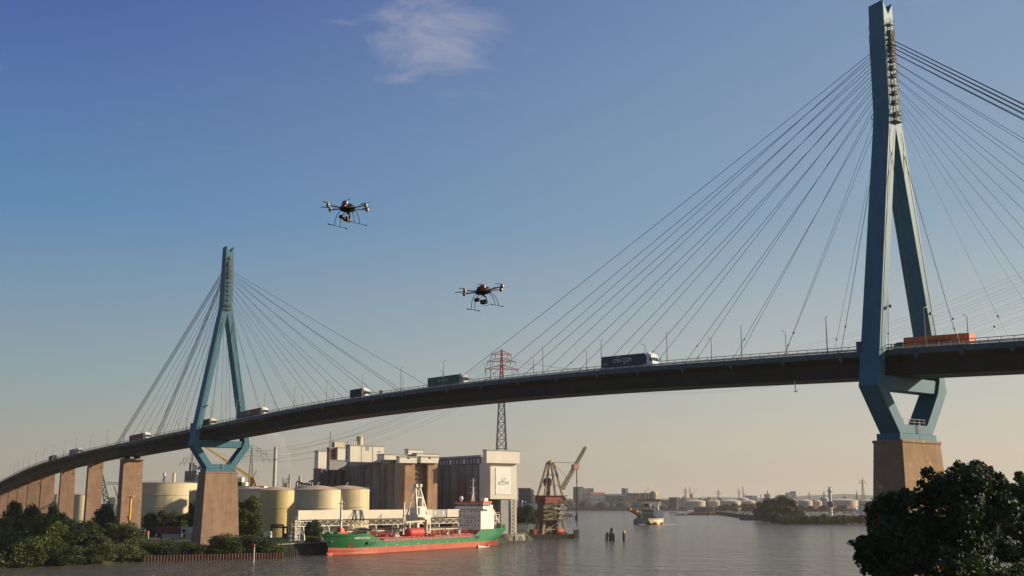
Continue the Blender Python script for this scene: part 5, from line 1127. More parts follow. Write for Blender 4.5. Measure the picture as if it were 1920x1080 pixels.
a = MB(); a.taper(-6.6, 5.2, 4.5, 11.5, z0_, z1_ + .2, 1.2, .6); a.build('lower_house', mat('old_crane_dark', (.11, .085, .06), .8, var=.3, streak=.5), CRN, bevel=.1)
a = MB(); a.box(-8.2, -2.0, .6, 9, z1_ - 1, z3_ - 2); a.build('left_house', mat('old_crane_dark', (.11, .085, .06), .8, var=.3, streak=.5), CRN, bevel=.1)
a = MB(); a.box(-7.6, 6.6, .2, 13, z2_ + .3, z3_); a.build('machine_house', M_OLDR, CRN, bevel=.1)
for k, z in enumerate((z1_ + .2, z1_ + 3.6, z1_ + 6.6, z2_ - .4)):
    a = MB(); a.box(-1.5, 7.8, -.6, 2.0, z, z + .25)
    for x in (-1.5, .8, 3.1, 5.4, 7.8): a.bar((x, -.6, z), (x, -.6, z + 1.2), .1)
    a.bar((-1.5, -.6, z + 1.2), (7.8, -.6, z + 1.2), .1); a.bar((7.6, -.5, z + .2), (3.5, -.5, z + 3.2), .3); a.build('gallery', (M_RUST, M_OLD, M_WHITEST, M_OLD)[k], CRN, kind='stuff')
    w_ = MB(); w_.box(.4 + k * .5, 2.4 + k * .5, .35, .42, z + .6, z + 2.2); w_.build('window', M_DARKW, CRN)
for k in range(4):
    z = z1_ + (z2_ - z1_) * k / 4; a = MB(); a.box(-9.4, -1.4, -.5, .6, z, z + .2); a.bar((-9.4, -.5, z + 1.1), (-1.4, -.5, z + 1.1), .12)
    for x in (-9.4, -7.4, -5.4, -3.4, -1.4): a.bar((x, -.5, z), (x, -.5, z + 1.1), .1)
    a.bar((-9 if k % 2 else -2, -.5, z), (-2 if k % 2 else -9, -.5, z + (z2_ - z1_) / 4), .25); a.build('gallery', M_OLD, CRN, kind='stuff')
a = MB(); a.box(-9, 8.4, -.5, 13.5, z3_, z3_ + .4); a.build('top_platform', M_RUST, CRN)
for x0_, x1_, z in ((7.8, 10, z1_ + 2.5), (6.8, 9.4, z2_ + 1.5)): a = MB(); a.bar((x0_ - 1, 0, z + 3), (x1_, -1, z - 4), .35); a.build('discharge_chute', M_WHITEST, CRN)
ztp = zc(866); a = MB()
for x, y in ((-7, 2), (-7, 11), (6, 2), (6, 11)): a.bar((x, y, z3_), (-1.5 + (x > 0) * 2.8 * 1.0, 6.5 + (y - 6.5) * .3, ztp), 1.1)
for f in (.3, .62, .85):
    for y in (4, 9): a.bar((-7 + 5.5 * f, y, z3_ + (ztp - z3_) * f), (6 - 4.7 * f, y, z3_ + (ztp - z3_) * f), .35)
a.bar((-2.0, 5, ztp), (1.8, 8, ztp + .6), 1.6, 1.4); a.bar((-5, 3, z3_ + 2), (1, 4.5, z3_ + (ztp - z3_) * .62), .3); a.build('a_frame', M_OLD, CRN, kind='stuff')
a = MB(); a.lathe([(2.6, -.5), (2.9, -.5), (2.9, .5), (2.6, .5)], 20); a.v = [(v[0] - 3.2, v[2] + 5, v[1] + z3_ + 8.5) for v in a.v]
for k in range(4): q = pi * k / 4; a.bar((-3.2 - 2.6 * cos(q), 5, z3_ + 8.5 - 2.6 * sin(q)), (-3.2 + 2.6 * cos(q), 5, z3_ + 8.5 + 2.6 * sin(q)), .2)
a.box(-4.6, -1.8, 4, 6, z3_, z3_ + 6); a.build('winch_wheel', M_RUST, CRN, kind='stuff')
jb = Vector((5.5, 6, z3_ + 6)); R_ = CRN.matrix_world
bpy.context.view_layer.update(); inv = CRN.matrix_world.inverted()
jt = inv @ at(1098, 838, Ycr + 6); jm = inv @ at(1078, 875, Ycr + 4); jb = inv @ at(1054, 917, Ycr + 2)
a = MB(); nrm = (jt - jb).normalized(); sdv = Vector((0, 1, 0)) * 1.0; upv = nrm.cross(sdv).normalized()
for o1 in (-1, 1):
    for o2 in (-1, 1): a.bar(jb + sdv * o1 * 1.1 + upv * o2 * .9, jt + sdv * o1 * .7 + upv * o2 * .45, .5)
nn = 16
for k in range(nn):
    p = jb.lerp(jt, k / nn); q = jb.lerp(jt, (k + 1) / nn)
    for o1 in (-1, 1): a.bar(p + sdv * o1 + upv * .8 * (1 if k % 2 else -1), q + sdv * o1 + upv * .8 * (-1 if k % 2 else 1), .2)
    a.bar(p - sdv + upv * .8, q + sdv + upv * .8, .16)
a.build('jib', M_OLD, CRN, kind='stuff')
a = MB(); a.box(jm.x - 1.8, jm.x + 2.4, jm.y - 1.5, jm.y + 1.5, jm.z - 1.6, jm.z + 1.4); a.build('jib_trolley', mat('trolley_pink', (.45, .27, .18), .7, var=.25), CRN, bevel=.1)
hb = inv @ at(1081.5, 987, Ycr + 4); ht = inv @ at(1081.5, 880, Ycr + 4); a = MB(); a.tube(ht, hb, .32, .28, 8)
for f in (.2, .45, .7): m_ = ht.lerp(hb, f); a.tube(m_, m_ + Vector((0, 0, -.8)), .5, .5, 8)
a.build('suction_pipe', M_DARKM, CRN)
a = MB(); a.tube(Vector((1, 6.5, ztp)), jb.lerp(jt, .62), .12, .12, 5); a.tube(Vector((1, 6.5, ztp)), jb.lerp(jt, .25), .1, .1, 5); a.build('stay_rope', M_DARKM, CRN)
a = MB(); a.lathe([(.2, -2.0), (1.5, -1.7), (1.7, 0), (1.5, 1.7), (.2, 2.0)], 16); a.v = [(v[2] * 1.2 + 3.0, v[0] + .5, v[1] + 4.4) for v in a.v]; a.build('red_buoy_tank', mat('buoy_orange', (.62, .13, .06), .5), CRN, smooth=True)
a = MB(); a.box(-14, -9.5, 3, 9, 2.6, 5.6); a.build('deck_store', M_OLDR, CRN)
# jetty behind the crane
jp = gp(1078, 976); jt_ = thing('timber_jetty', 'dark timber jetty with dolphins behind the old crane tower', 'jetty', (jp.x, jp.y, 0), radians(10))
a = MB(); a.box(-45, 2, -1.5, 2.5, 4.5, 5.3); a.build('deck', M_TIMB, jt_)
for k in range(14): a = MB(); x = -44 + 3.4 * k; a.tube((x, 0, -1), (x, 0, 5), .4, .4, 7); a.build('pile', M_TIMB, jt_)
for k in range(4): a = MB(); a.tube((1 + .9 * k, .3 * (k % 2), -1), (1.5 + .7 * k, 0, 8.5), .5, .45, 8); a.build('dolphin_pile', M_TIMB, jt_)
a = MB(); a.box(-14, -3, -.5, 2, 5.3, 8.2); a.bar((-9, 0, 8), (-5, 0, 13), .5); a.build('jetty_house', M_OLD, jt_)
# ---------------------------------------------------------------- dolphins in the stream
b = gp(1144, 1014.5); t = thing('mooring_dolphin', 'cluster of dark timber mooring piles standing in the river', 'dolphin', (b.x, b.y, 0), 0)
for k, (x, y, h_) in enumerate(((-2.3, 0, 4.4), (-1.3, .8, 5.0), (-.3, -.4, 4.8), (.7, .6, 6.2), (1.5, -.2, 4.7), (2.3, .3, 4.5), (.1, 1.2, 5.2))): a = MB(); a.tube((x * 1.08, y, -2), (x * .98, y * .9, h_), .44, .4, 9); a.build('pile', M_TIMB, t)
a = MB(); a.box(-2.6, 2.5, -.9, 1.3, 3.0, 3.4); a.build('waling', M_TIMB, t); a = MB(); a.box(.1, 1.6, -.3, .5, 5.0, 7.4); a.build('board', M_TIMB, t)
b = gp(1170, 1014.5); t = thing('mooring_pile', 'single mooring pile with a yellow domed cap standing in the river', 'pile', (b.x, b.y, 0), 0)
a = MB(); a.tube((0, 0, -2), (0, 0, 4.6), .82, .82, 14); a.build('pile', M_TIMB, t, smooth=True)
a = MB(); a.lathe([(.95, 4.4), (.98, 5.2), (.75, 5.7), (.2, 6.0)], 14); a.build('cap', mat('yellow_cap', (.60, .42, .06), .5), t, smooth=True)
a = MB(); a.box(.8, 1.6, -.2, .2, 4.6, 5.3); a.build('ladder_bracket', mat('yellow_cap', (.60, .42, .06)), t)
# ---------------------------------------------------------------- dredger seen from the bow
b = gp(1216, 983.5); Yd = b.y; k_ = Yd * CP / FPX     # metres per pixel there
dr = thing('dredger_ship', 'dredger with yellow suction arm and red roofed bridge coming up the river', 'ship', (b.x, b.y, 0), radians(-8))
M_DGREY = mat('dredger_grey', (.21, .205, .15), .6, var=.15, streak=.3); M_DYEL = mat('dredger_yellow', (.50, .30, .06), .6, var=.2); M_DORG = mat('dredger_orange', (.62, .20, .06), .5); M_DCREAM = mat('dredger_cream', (.55, .45, .24), .5, var=.1)
X = lambda px: (px - 1216) * k_; Zd = lambda py: zat(py, b)
hw = X(1242)
# hull: bow points to the camera (-y); light put into the colour: sunward right side cream to orange, shaded left grey
def dh(y, z): f = min(1, max(0, (y + 2 + max(0, (4 - z)) * .5) / 16)); return hw * (1 - (1 - f) ** 2.0)
a = MB(); ys = [-2, 0, 2, 5, 9, 14, 40, 85]; zsd = [-1, .5, 2.2, 4.5, Zd(972)]
for sd in (-1, 1): a.loft([[(sd * dh(y, z), y, z) for z in zsd] for y in ys], cap=False, closed=False, mi=0 if sd < 0 else 1)
a.add([(-hw, 85, -1), (hw, 85, -1), (hw, 85, zsd[-1]), (-hw, 85, zsd[-1])], [(0, 1, 2, 3)]); a.add([(sd * dh(y, 6), y, zsd[-1]) for sd in (-1,) for y in ys] + [(dh(y, 6), y, zsd[-1]) for y in reversed(ys)], [tuple(range(2 * len(ys)))])
a.build('hull', [M_DGREY, M_DCREAM], dr)
a = MB(); a.lathe([(.2, -3.5), (2.0, -2.5), (2.6, 0), (2.6, 6)], 14); a.v = [(v[0] + X(1229), v[2] - 1.5, v[1] * .8 + .6) for v in a.v]; a.build('bulbous_bow', M_DORG, dr, smooth=True)
a = MB(); a.box(X(1230), X(1243), 6, 60, -.5, 2.0); a.build('boot_topping', M_DORG, dr)
a = MB(); a.box(X(1203), X(1236), 14, 30, Zd(972), Zd(956)); a.build('deckhouse', M_DGREY, dr, bevel=.2)
for k in range(7): w_ = MB(); x = X(1206) + (X(1232) - X(1206)) * k / 6; w_.box(x, x + 1, 13.9, 14, Zd(963), Zd(961)); w_.build('cabin_window', M_SHW, dr)
a = MB(); a.box(X(1205), X(1221), 12, 20, Zd(956), Zd(950)); a.build('winch_house', M_DCREAM, dr); a = MB(); a.box(X(1204), X(1222), 11.5, 20.5, Zd(957), Zd(956)); a.build('winch_deck', M_DARKM, dr)
a = MB(); a.tube((X(1214), 15, Zd(950)), (X(1214), 15, Zd(944)), 4.2, 3.6, 12); a.build('winch_drum', M_DARKM, dr)
a = MB(); a.box(X(1197), X(1238), 26, 36, Zd(948), Zd(938)); a.build('bridge_block', M_SHW, dr, bevel=.2)
for k in range(9): w_ = MB(); x = X(1199) + (X(1236) - X(1199)) * k / 8; w_.box(x - 1, x + .9, 25.9, 26, Zd(940.5), Zd(938.3)); w_.build('bridge_window', M_GLASS, dr)
a = MB(); a.box(X(1195), X(1240), 25, 38, Zd(938), Zd(936)); a.build('red_roof', mat('roof_red', (.45, .06, .04), .5), dr)
a = MB(); a.lathe([(4.2, 0), (4.2, 7), (1, 9)], 16, (X(1226), 32, Zd(936))); a.build('funnel', M_DCREAM, dr, smooth=True)
for px, pt in ((1215.5, 911), (1211, 916), (1209, 920), (1234, 926), (1199, 925)): a = MB(); a.tube((X(px), 30, Zd(937)), (X(px), 30, Zd(pt)), .35, .2, 6); a.bar((X(px) - 1.5, 30, Zd(pt) - 2), (X(px) + 1.5, 30, Zd(pt) - 2), .3); a.build('mast', M_SHW, dr)
a = MB(); a.bar((X(1199), 16, Zd(965)), (X(1178), 6, Zd(954)), 2.6, 3.2); a.bar((X(1199), 18, Zd(969)), (X(1192), 6, Zd(958)), 3.4); a.box(X(1176), X(1183), 3, 8, Zd(957), Zd(952)); a.build('suction_arm', M_DYEL, dr)
a = MB(); a.bar((X(1204), 14, Zd(952)), (X(1203), 14, Zd(931)), 2.2); a.bar((X(1205), 14, Zd(945)), (X(1209), 14, Zd(952)), 1.6); a.build('deck_crane', M_DYEL, dr)
a = MB(); a.box(X(1201), X(1206), 13, 17, Zd(934), Zd(929)); a.build('crane_head', mat('crane_head_brown', (.40, .17, .07), .6), dr)
for px, pt in ((1227, 948), (1233, 945)): a = MB(); a.tube((X(px), 12, Zd(968)), (X(px) + .5, 12, Zd(pt)), 1.1, 1.0, 10); a.build('discharge_pipe', M_SHW, dr)
a = MB(); a.lathe([(3.2, -.7), (4.4, -.7), (4.4, .7), (3.2, .7)], 20); a.v = [(v[0] + X(1236.5), v[2] + 12, v[1] * 1.15 + Zd(965.5)) for v in a.v]; a.build('hose_reel', M_SHW, dr, smooth=True)
a = MB(); a.bar((X(1230), 11, Zd(948)), (X(1234), 11, Zd(956)), .9); a.bar((X(1234), 11, Zd(956)), (X(1231), 11, Zd(968)), .8); a.build('gantry_post', M_SHW, dr)
a = MB()
for k in range(22): x = X(1190) + (X(1241) - X(1190)) * k / 21; a.bar((x, 3.5 + abs(x) * .25, Zd(972)), (x, 3.5 + abs(x) * .25, Zd(972) + 1.4), .25)
a.build('bulwark_rail', M_DGREY, dr, kind='stuff')
a = MB(); a.bar((X(1189), 9, 4.6), (X(1189), 9, -1), 1.6); a.build('fender', M_DARKM, dr)
a = MB(); a.loft([[(-hw * f, 2 - 14 * f, .02), (-hw * f * .6, -3 - 10 * f, .02), (-hw * f * .7, -1 - 12 * f, .25)] for f in (.3, .7, 1.0)]); a.loft([[(X(1232) + 16 * f, 2 - 2 * f, .02), (X(1232) + 10 * f, -2 - 4 * f, .02), (X(1232) + 12 * f, 0 - 3 * f, .35)] for f in (.1, .6, 1.3)]); a.build('bow_wave', mat('foam_grey', (.5, .45, .40), .8), dr, kind='stuff')
# ---------------------------------------------------------------- pusher tug and barges far up the river
b = gp(1281, 966); k2 = b.y * CP / FPX
tg = small_boat('white wheelhouse tug on dark hull beside the long flat barge', (b.x, b.y, .2), radians(170), 26, M_DARKM, M_SHW, 'tug_boat')
b = gp(1315, 965.5); t = thing('cargo_barge', 'long flat dark barge with rusty cargo and yellow prow beside the tug', 'barge', (b.x, b.y, 0), 0); L_ = 48 * b.y * CP / FPX / 2
a = MB(); a.taper(-L_, L_, -5, 5, -.8, 3.0, -1.2, 0); a.build('hull', M_DARKM, t); a = MB(); a.taper(-L_ * .85, L_ * .7, -4, 4, 3.0, 5.2, 3, 1.5); a.build('cargo', M_RUST, t); a = MB(); a.hexa([(L_ - 9, -5.1, .5), (L_ + 1.5, -5.1, 2.0), (L_ + 1.5, 5.1, 2.0), (L_ - 9, 5.1, .5), (L_ - 9, -5.1, 4.2), (L_ + 2.5, -5.1, 5.6), (L_ + 2.5, 5.1, 5.6), (L_ - 9, 5.1, 4.2)]); a.build('prow', mat('barge_yellow', (.62, .30, .05), .5), t)
b = gp(1405, 975); t = thing('cargo_barge', 'dark red low barge moored below the big bush on the peninsula', 'barge', (b.x, b.y - 6, 0), radians(-18)); L_ = 34 * b.y * CP / FPX / 2
a = MB(); a.taper(-L_, L_, -4, 4, -.8, 2.4, -2, 0); a.build('hull', M_DARKM, t); a = MB(); a.box(-L_ * .8, L_ * .9, -3.6, 3.6, 2.4, 3.4); a.build('hatch_cover', mat('barge_red', (.22, .05, .04), .7), t); a = MB(); a.box(L_ * .7, L_ * .93, -3, 3, 3.4, 5.6); a.build('deckhouse', M_CLADG, t)
# ---------------------------------------------------------------- far bank, peninsula and skyline
M_FDARK = mat('far_dark_cladding', (.075, .085, .095), .7, var=.12, scale=.05); M_FGREY = mat('far_grey_block', (.22, .23, .23), .7, var=.1, scale=.05); M_FWHITE = mat('far_white_wall', (.62, .58, .50), .7, var=.08, scale=.05)
M_FRED = mat('far_red_roof', (.40, .12, .08), .7, var=.12); M_FGREEN = mat('far_green_shed', (.05, .10, .085), .7); M_FBROWN = mat('far_brown_shed', (.30, .19, .14), .7); M_COAL = mat('coal', (.022, .022, .026), .95, var=.4, scale=.05)
M_FTANK = mat('far_tank_tan', (.42, .36, .27), .6, var=.08, scale=.05); M_FTROOF = mat('far_tank_roof', (.60, .54, .44), .6, var=.06)
def fbox(label, l, r, top, Y, m, depth=20, zg=4.2, roof=None, roofm=None, wins=0, rows=1, rot=0.0, name='warehouse', cat='building', winm=None, tall=None):
    c = at((l + r) / 2, 942, Y); w = (r - l) * Y * CP / FPX / 2; H = zat(top, c) - zg; t = thing(name, label, cat, (c.x, c.y, zg), rot)
    a = MB(); a.box(-w, w, 0, depth, 0, H); wl = a.build('wall', m, t)
    if roof == 'gable':
        a = MB(); a.prism([(-w - 1, -1, H), (-w - 1, depth / 2, H + min(w * .35, 6)), (-w - 1, depth + 1, H)], (2 * w + 2, 0, 0)); a.build('roof', roofm or m, t)
    elif roof == 'flat':
        a = MB(); a.box(-w - .6, w + .6, -.6, depth + .6, H, H + 1.6); a.build('roof', roofm or m, t)
    for j in range(rows):
        for k in range(wins):
            x = -w * .86 + 1.72 * w * k / max(1, wins - 1); z = H * (.25 + .6 * j / max(1, rows)); ww = w * .5 / wins; a = MB(); a.box(x - ww, x + ww, -.15, 0, z, z + H * .28 / rows); a.build('window', winm or M_DARKW, wl)
    if tall:
        a = MB(); a.box(*tall); a.build('roof_house', m, t)
    return t
FY = far_y + 25
fbox('dark blue block with a red roof edge beside the white tower', 972, 995, 917, 1650, M_FDARK, 26, roof='flat', roofm=M_FRED, wins=6, rows=4, name='office_block')
fbox('narrow tan block standing in for the sunlit side of the dark red-edged block', 995.5, 1001, 918, 1652, mat('far_sunlit_tan', (.45, .34, .25), .7), 22, wins=2, rows=6, name='sunlit_side_block')  # lighter box standing in for the sunlit side of the block before it
tank('white storage tank behind the dark shrubs right of the white tower', 1000, 1024, 931, 1420, M_FWHITE, 2, (.5,), extra=False, roof=M_FWHITE, zg=4.2)
for px, pt in ((979, 938), (985, 940), (988, 945)): stack('small white silo tube among the dark shrubs' + {979: ', tallest of three', 985: ', middle of three', 988: ', lowest of three'}[px], px, 3.2, pt, 1400, M_FWHITE, 'silo_tube', base=False, cat='silo')
fbox('green and white small shed below the dark red-edged block', 984, 998, 944, 1350, M_FWHITE, 12, roof='flat', roofm=M_FGREEN, name='shed')
fbox('dark grain elevator block of the far coal terminal', 1076, 1086, 913, FY + 300, M_FDARK, 40, wins=2, rows=5, name='elevator_block')
fbox('bright white lift tower between two dark blocks of the far terminal', 1085.5, 1094, 913.5, FY + 290, M_FWHITE, 30, roof='flat', roofm=M_FGREY, name='lift_tower')
fbox('grey blue block with a raised shoulder at the far terminal', 1094.5, 1113.5, 915.5, FY + 310, M_FGREY, 60, wins=5, rows=3, name='silo_block')
fbox('cream warehouse with a red gable roof above the coal heaps', 1108, 1134.5, 927, FY + 160, M_FWHITE, 40, roof='gable', roofm=M_FRED, wins=6, rows=2, winm=M_FGREY)
fbox('long dark green shed of the far coal terminal', 1136, 1173, 930, FY + 240, M_FGREEN, 60, roof='gable', wins=4)
fbox('shaded side of the slim tower above the brown shed, coloured dark', 1167, 1173, 915.5, FY + 420, M_FDARK, 20, name='tower_block'); fbox('sunlit side of the slim tower above the brown shed, coloured pale', 1173.2, 1178, 915.5, FY + 421, M_FWHITE, 20, name='tower_block')  # one tower: dark box as its shaded side, pale box as its sunlit side
fbox('brown shed with a flat dark roof at the far terminal', 1172, 1204, 931.5, FY + 180, M_FBROWN, 40, roof='flat', roofm=M_FGREY, wins=5)
fbox('long dark roofed hall behind the dredger', 1178, 1226, 925.5, FY + 400, M_FDARK, 60, roof='flat', roofm=M_FGREY, wins=8)
tank('pale round tower tank behind the dredger bridge', 1221, 1231, 922, FY + 380, M_FWHITE, 2, (), extra=False, roof=M_FWHITE, zg=4.2)
fbox('dark low hall right of the dredger', 1228, 1257, 938, FY + 60, M_FDARK, 40, wins=5)
o = fbox('dark building with an orange upper floor beside the white slab', 1256, 1268, 933.5, FY - 350, M_FDARK, 16, name='harbour_office', roof='flat', roofm=mat('orange_sign', (.60, .16, .06), .6))
fbox('tall narrow white slab building beside the orange topped office', 1268, 1273, 933, FY - 352, M_FWHITE, 14, name='slab_building', wins=1, rows=6, winm=M_FGREY)
# coal heaps along the far quay
hp = [(1052, 1085, 938), (1080, 1120, 937), (1112, 1150, 940), (1146, 1190, 938.5), (1184, 1224, 940), (1216, 1256, 941.5), (1250, 1292, 946)]
for k, (l, r, top) in enumerate(hp):
    c = at((l + r) / 2, 942, FY + 60); w = (r - l) * c.y * CP / FPX / 2; H = zat(top, c) - 4.2; t = MB(); n = 20
    t.loft([[(w * f * cos(q) * (1 + .06 * sin(5 * q + k)), 40 * f * sin(q), z) for q in (2 * pi * j / n for j in range(n))] for f, z in ((1, 0), (.75, H * .5), (.5, H * .85), (.25, H * .97), (.04, H))])
    tag(t.build('coal_heap', M_COAL, None, loc=(c.x, c.y, 4.2)), 'long black coal heap on the far quay', 'coal heap', 'coal heaps on the far quay')
c = at(1170, 942, far_y + 4); t = thing('quay_wall', 'low dark quay wall along the far coal terminal', 'wall', (c.x, far_y + 2, 0), 0); w = 118 * c.y * CP / FPX; a = MB(); a.box(-w, w, 0, 6, -1, 9.5); a.build('wall', mat('far_quay', (.06, .058, .06), .9, var=.3, scale=.05), t)
def far_crane(label, px, top, Y, m, reach=14):
    c = at(px, 942, Y); H = zat(top, c) - 4.2; t = thing('harbour_crane', label, 'crane', (c.x, c.y, 4.2), 0)
    a = MB()
    for x in (-5, 5): a.bar((x, 0, 0), (x * .5, 0, H * .55), 1.2)
    a.box(-4, 4, -2, 2, H * .5, H * .72); a.build('portal', m, t)
    a = MB(); a.bar((0, 0, H * .65), (reach, -1, H), 1.0); a.bar((0, 0, H * .65), (-4, 0, H * .95), .8); a.bar((-4, 0, H * .95), (reach, -1, H), .4); a.build('jib', m, t)
far_crane('yellow unloading crane on the far coal quay', 1100, 939, FY - 8, mat('far_yellow', (.5, .32, .08), .6)); far_crane('rusty red crane on the far coal quay', 1112, 945, FY - 8, M_FRED)
far_crane('white unloading crane on the far coal quay', 1152, 941, FY - 8, M_FWHITE, 20); far_crane('orange low crane on the far coal quay', 1246, 944, FY - 8, M_FBROWN, 16)
far_crane('tall thin crane with raised jib above the far tanks', 1297, 916, 4200, M_FGREY, 20)
for l, r, top, Y, lab in ((1284, 1323, 940, 2950, 'flat tan tank nearest the orange topped office'), (1322, 1352, 940, 3000, 'flat tan tank behind the white loading arm'), (1350, 1389, 939.5, 2950, 'wide flat tan tank with a domed cream roof'), (1386, 1416, 939.5, 2980, 'flat tan tank beside the big peninsula tree'), (1383, 1404, 935.5, 3500, 'pale raised tank behind the wide domed tank'),
                          (1479, 1494.5, 938, 2500, 'bright cream tank at the edge of the big peninsula tree'), (1497, 1523, 939.5, 2450, 'tan tank with a pale roof left of the radar tower'), (1522, 1541, 940.5, 2480, 'brown tank beside the thin chimney'), (1538, 1554, 934.5, 2600, 'taller grey tank behind the radar tower'), (1555, 1608, 938, 2500, 'widest brown tank right of the radar tower'), (1610, 1650, 939, 2560, 'dark tank next to the widest brown tank')):
    tank(lab, l, r, top, Y, M_FTANK, 3, (.8,), extra=False, roof=M_FTROOF, zg=3.6)
for px, top, Y, wd, lab in ((1394, 911, 4300, 1.8, 'thin dark chimney above the domed far tanks'), (1398, 925, 4300, 1.2, 'short thin chimney beside the thin dark one'), (1427.5, 927, 4000, 1.8, 'stubby chimney left of the refinery tower'), (1440, 920, 3900, 2.2, 'refinery tower above the big peninsula tree'), (1546, 920, 2350, 1.8, 'thin dark chimney left of the radar tower'), (1543.5, 925, 2350, .9, 'hair thin chimney beside the thin dark one'), (1294, 914, 4100, 1.5, 'thin mast like chimney near the far crane')):
    stack(lab, px, wd, top, Y, M_FGREY, base=False)
fbox('refinery block round the refinery tower', 1437, 1444, 926, 3900, M_FGREY, 30, name='refinery_block', wins=2, rows=3)
fbox('white and blue office row behind the far tanks', 1399, 1411, 929, 4100, M_FGREY, 30, name='office_row', wins=4, rows=2); fbox('white cube building behind the far tanks', 1413, 1420, 929.5, 4050, M_FWHITE, 30, name='office_cube', wins=2, rows=2)
fbox('wide grey block behind the big peninsula tree', 1467, 1478, 928, 4200, M_FGREY, 40, name='tower_block', wins=3, rows=2); fbox('white stepped tower beside the grey high block', 1478, 1486, 923.5, 4200, M_FWHITE, 40, name='tower_block', wins=2, rows=3, winm=M_FGREY); fbox('grey high block beside the white stepped tower', 1486.3, 1493, 921, 4210, M_FGREY, 40, name='tower_block', wins=2, rows=4)
fbox('low dark jetty shed in front of the far tanks', 1302, 1344, 951, 2500, M_FDARK, 12, zg=2.5, roof='flat', roofm=M_FWHITE, wins=7, name='jetty_shed')
for px, lab in ((1323, 'rusty loading arm gantry above the jetty shed'), (1337.5, 'white loading arm gantry above the jetty shed')):
    c = at(px, 942, 2480); H = zat(936, c) - 3; t = thing('loading_arm', lab, 'loading arm', (c.x, c.y, 3), 0); m_ = M_RUST if px < 1330 else M_FWHITE
    a = MB(); a.bar((0, 0, 0), (1.5, 0, H), 2.2); a.build('mast', m_, t); a = MB(); a.bar((1.5, 0, H), (6, 0, H * .35), 1.4); a.build('arm', m_, t)
def spire(label, px, top, Y):
    c = at(px, 942, Y); H = zat(top, c) - 4; t = thing('church_spire', label, 'spire', (c.x, c.y, 4), 0); a = MB(); a.box(-5, 5, -5, 5, 0, H * .45); a.build('tower', M_FGREY, t); a = MB(); a.add([(-5, -5, H * .45), (5, -5, H * .45), (5, 5, H * .45), (-5, 5, H * .45), (0, 0, H)], [(0, 1, 4), (1, 2, 4), (2, 3, 4), (3, 0, 4)]); a.build('steeple', M_FGREEN, t)
spire('pointed green church spire on the hazy skyline', 1607, 918, 5200)
for px, top, Y, lab in ((1619, 896, 3600, 'reddish power pylon right of the radar tower'), (1518, 921, 5200, 'faint reddish power pylon left of the radar tower'), (1347.5, 916, 4600, 'faint grey power pylon above the far tanks'), (1285.5, 913, 4400, 'faint power pylon near the mast like chimney'), (1386, 914, 5600, 'faint power pylon behind the thin dark chimney')):
    power_pylon(lab, px, Y, top, ((top + 6, 11), (top + 10, 14)), 12, 3, top + 25 if 'red' in lab else None, .35, M_FGREY, mat('faint_red', (.5, .17, .11), .6), 4.2, 9)
# hills
a = MB(); prof = [(-2600, 40), (-1500, 58), (-700, 50), (-100, 44), (300, 50), (900, 42), (1500, 58), (1900, 52), (2200, 74), (2500, 88), (2900, 70), (3400, 66), (4200, 60), (5200, 45)]
a.loft([[(x, 8600, 0), (x, 8600, h * .55), (x + 60, 9000, h + 8 * sin(x * .01)), (x, 9800, h * .6), (x, 9800, 0)] for x, h in prof]); hl = struct(a.build('hills', mat('wooded_hills', (.04, .055, .04), .95, var=.3, scale=.01), smooth=True))
# ---- radar tower on the peninsula
c = at(1557, 942, 1480); t = thing('radar_tower', 'slim white radar tower with a dark ring platform on the peninsula', 'tower', (c.x, c.y, 3.6), 0); H = zat(914, c) - 3.6; Z_ = lambda py: zat(py, c) - 3.6
a = MB(); a.lathe([(2.1, 0), (1.9, Z_(921))], 16); a.build('shaft', M_FWHITE, t, smooth=True)
a = MB(); a.lathe([(2.0, Z_(922)), (4.0, Z_(921.7)), (4.0, Z_(920.7)), (2.0, Z_(920.5))], 16); a.build('upper_platform', M_FGREY, t)
a = MB(); a.lathe([(2.0, Z_(921)), (2.2, Z_(917)), (1.2, Z_(914.8)), (.2, H)], 16); a.build('dome', M_FWHITE, t, smooth=True); a = MB(); a.bar((-3, 0, H + .3), (3, 0, H + .3), .5, .6); a.build('radar_bar', M_FGREY, t)
a = MB(); a.lathe([(2.2, Z_(951)), (4.2, Z_(947)), (4.6, Z_(943)), (3.6, Z_(940.5)), (2.0, Z_(940))], 16); a.build('ring_platform', M_FDARK, t)
a = MB(); a.bar((3.8, 0, Z_(949)), (4.4, 0, Z_(940)), .6); a.build('antenna', M_FWHITE, t)
# red roofed shed and white dome sheds
fbox('long low shed with a red roof behind the car park', 1520, 1600, 954, 2420, M_FGREY, 20, zg=3.6, roof='gable', roofm=M_FRED, name='shed', wins=10)
for px, lab in ((1603, 'white dome tent at the end of the red roofed shed'), (1612, 'white dome tent beside the other dome tent, away from the red roofed shed')):
    c = at(px, 942, 2380); R_ = 4.8 * c.y * CP / FPX; H = zat(952, c) - 3.6; t = thing('dome_tent', lab, 'tent', (c.x, c.y, 3.6), 0); a = MB(); a.lathe([(R_, 0), (R_ * .98, H * .4), (R_ * .8, H * .75), (R_ * .45, H * .95), (.1, H)], 18); a.build('canopy', M_FWHITE, t, smooth=True); a = MB(); a.box(-1.2, 1.2, -R_ - .1, -R_ * .8, 0, 3); a.build('door', M_FDARK, t)
fbox('pale flat warehouse right of the dome tents', 1616, 1645, 950.5, 2050, M_FWHITE, 20, zg=3.6, roof='flat', roofm=M_FTROOF, wins=5)
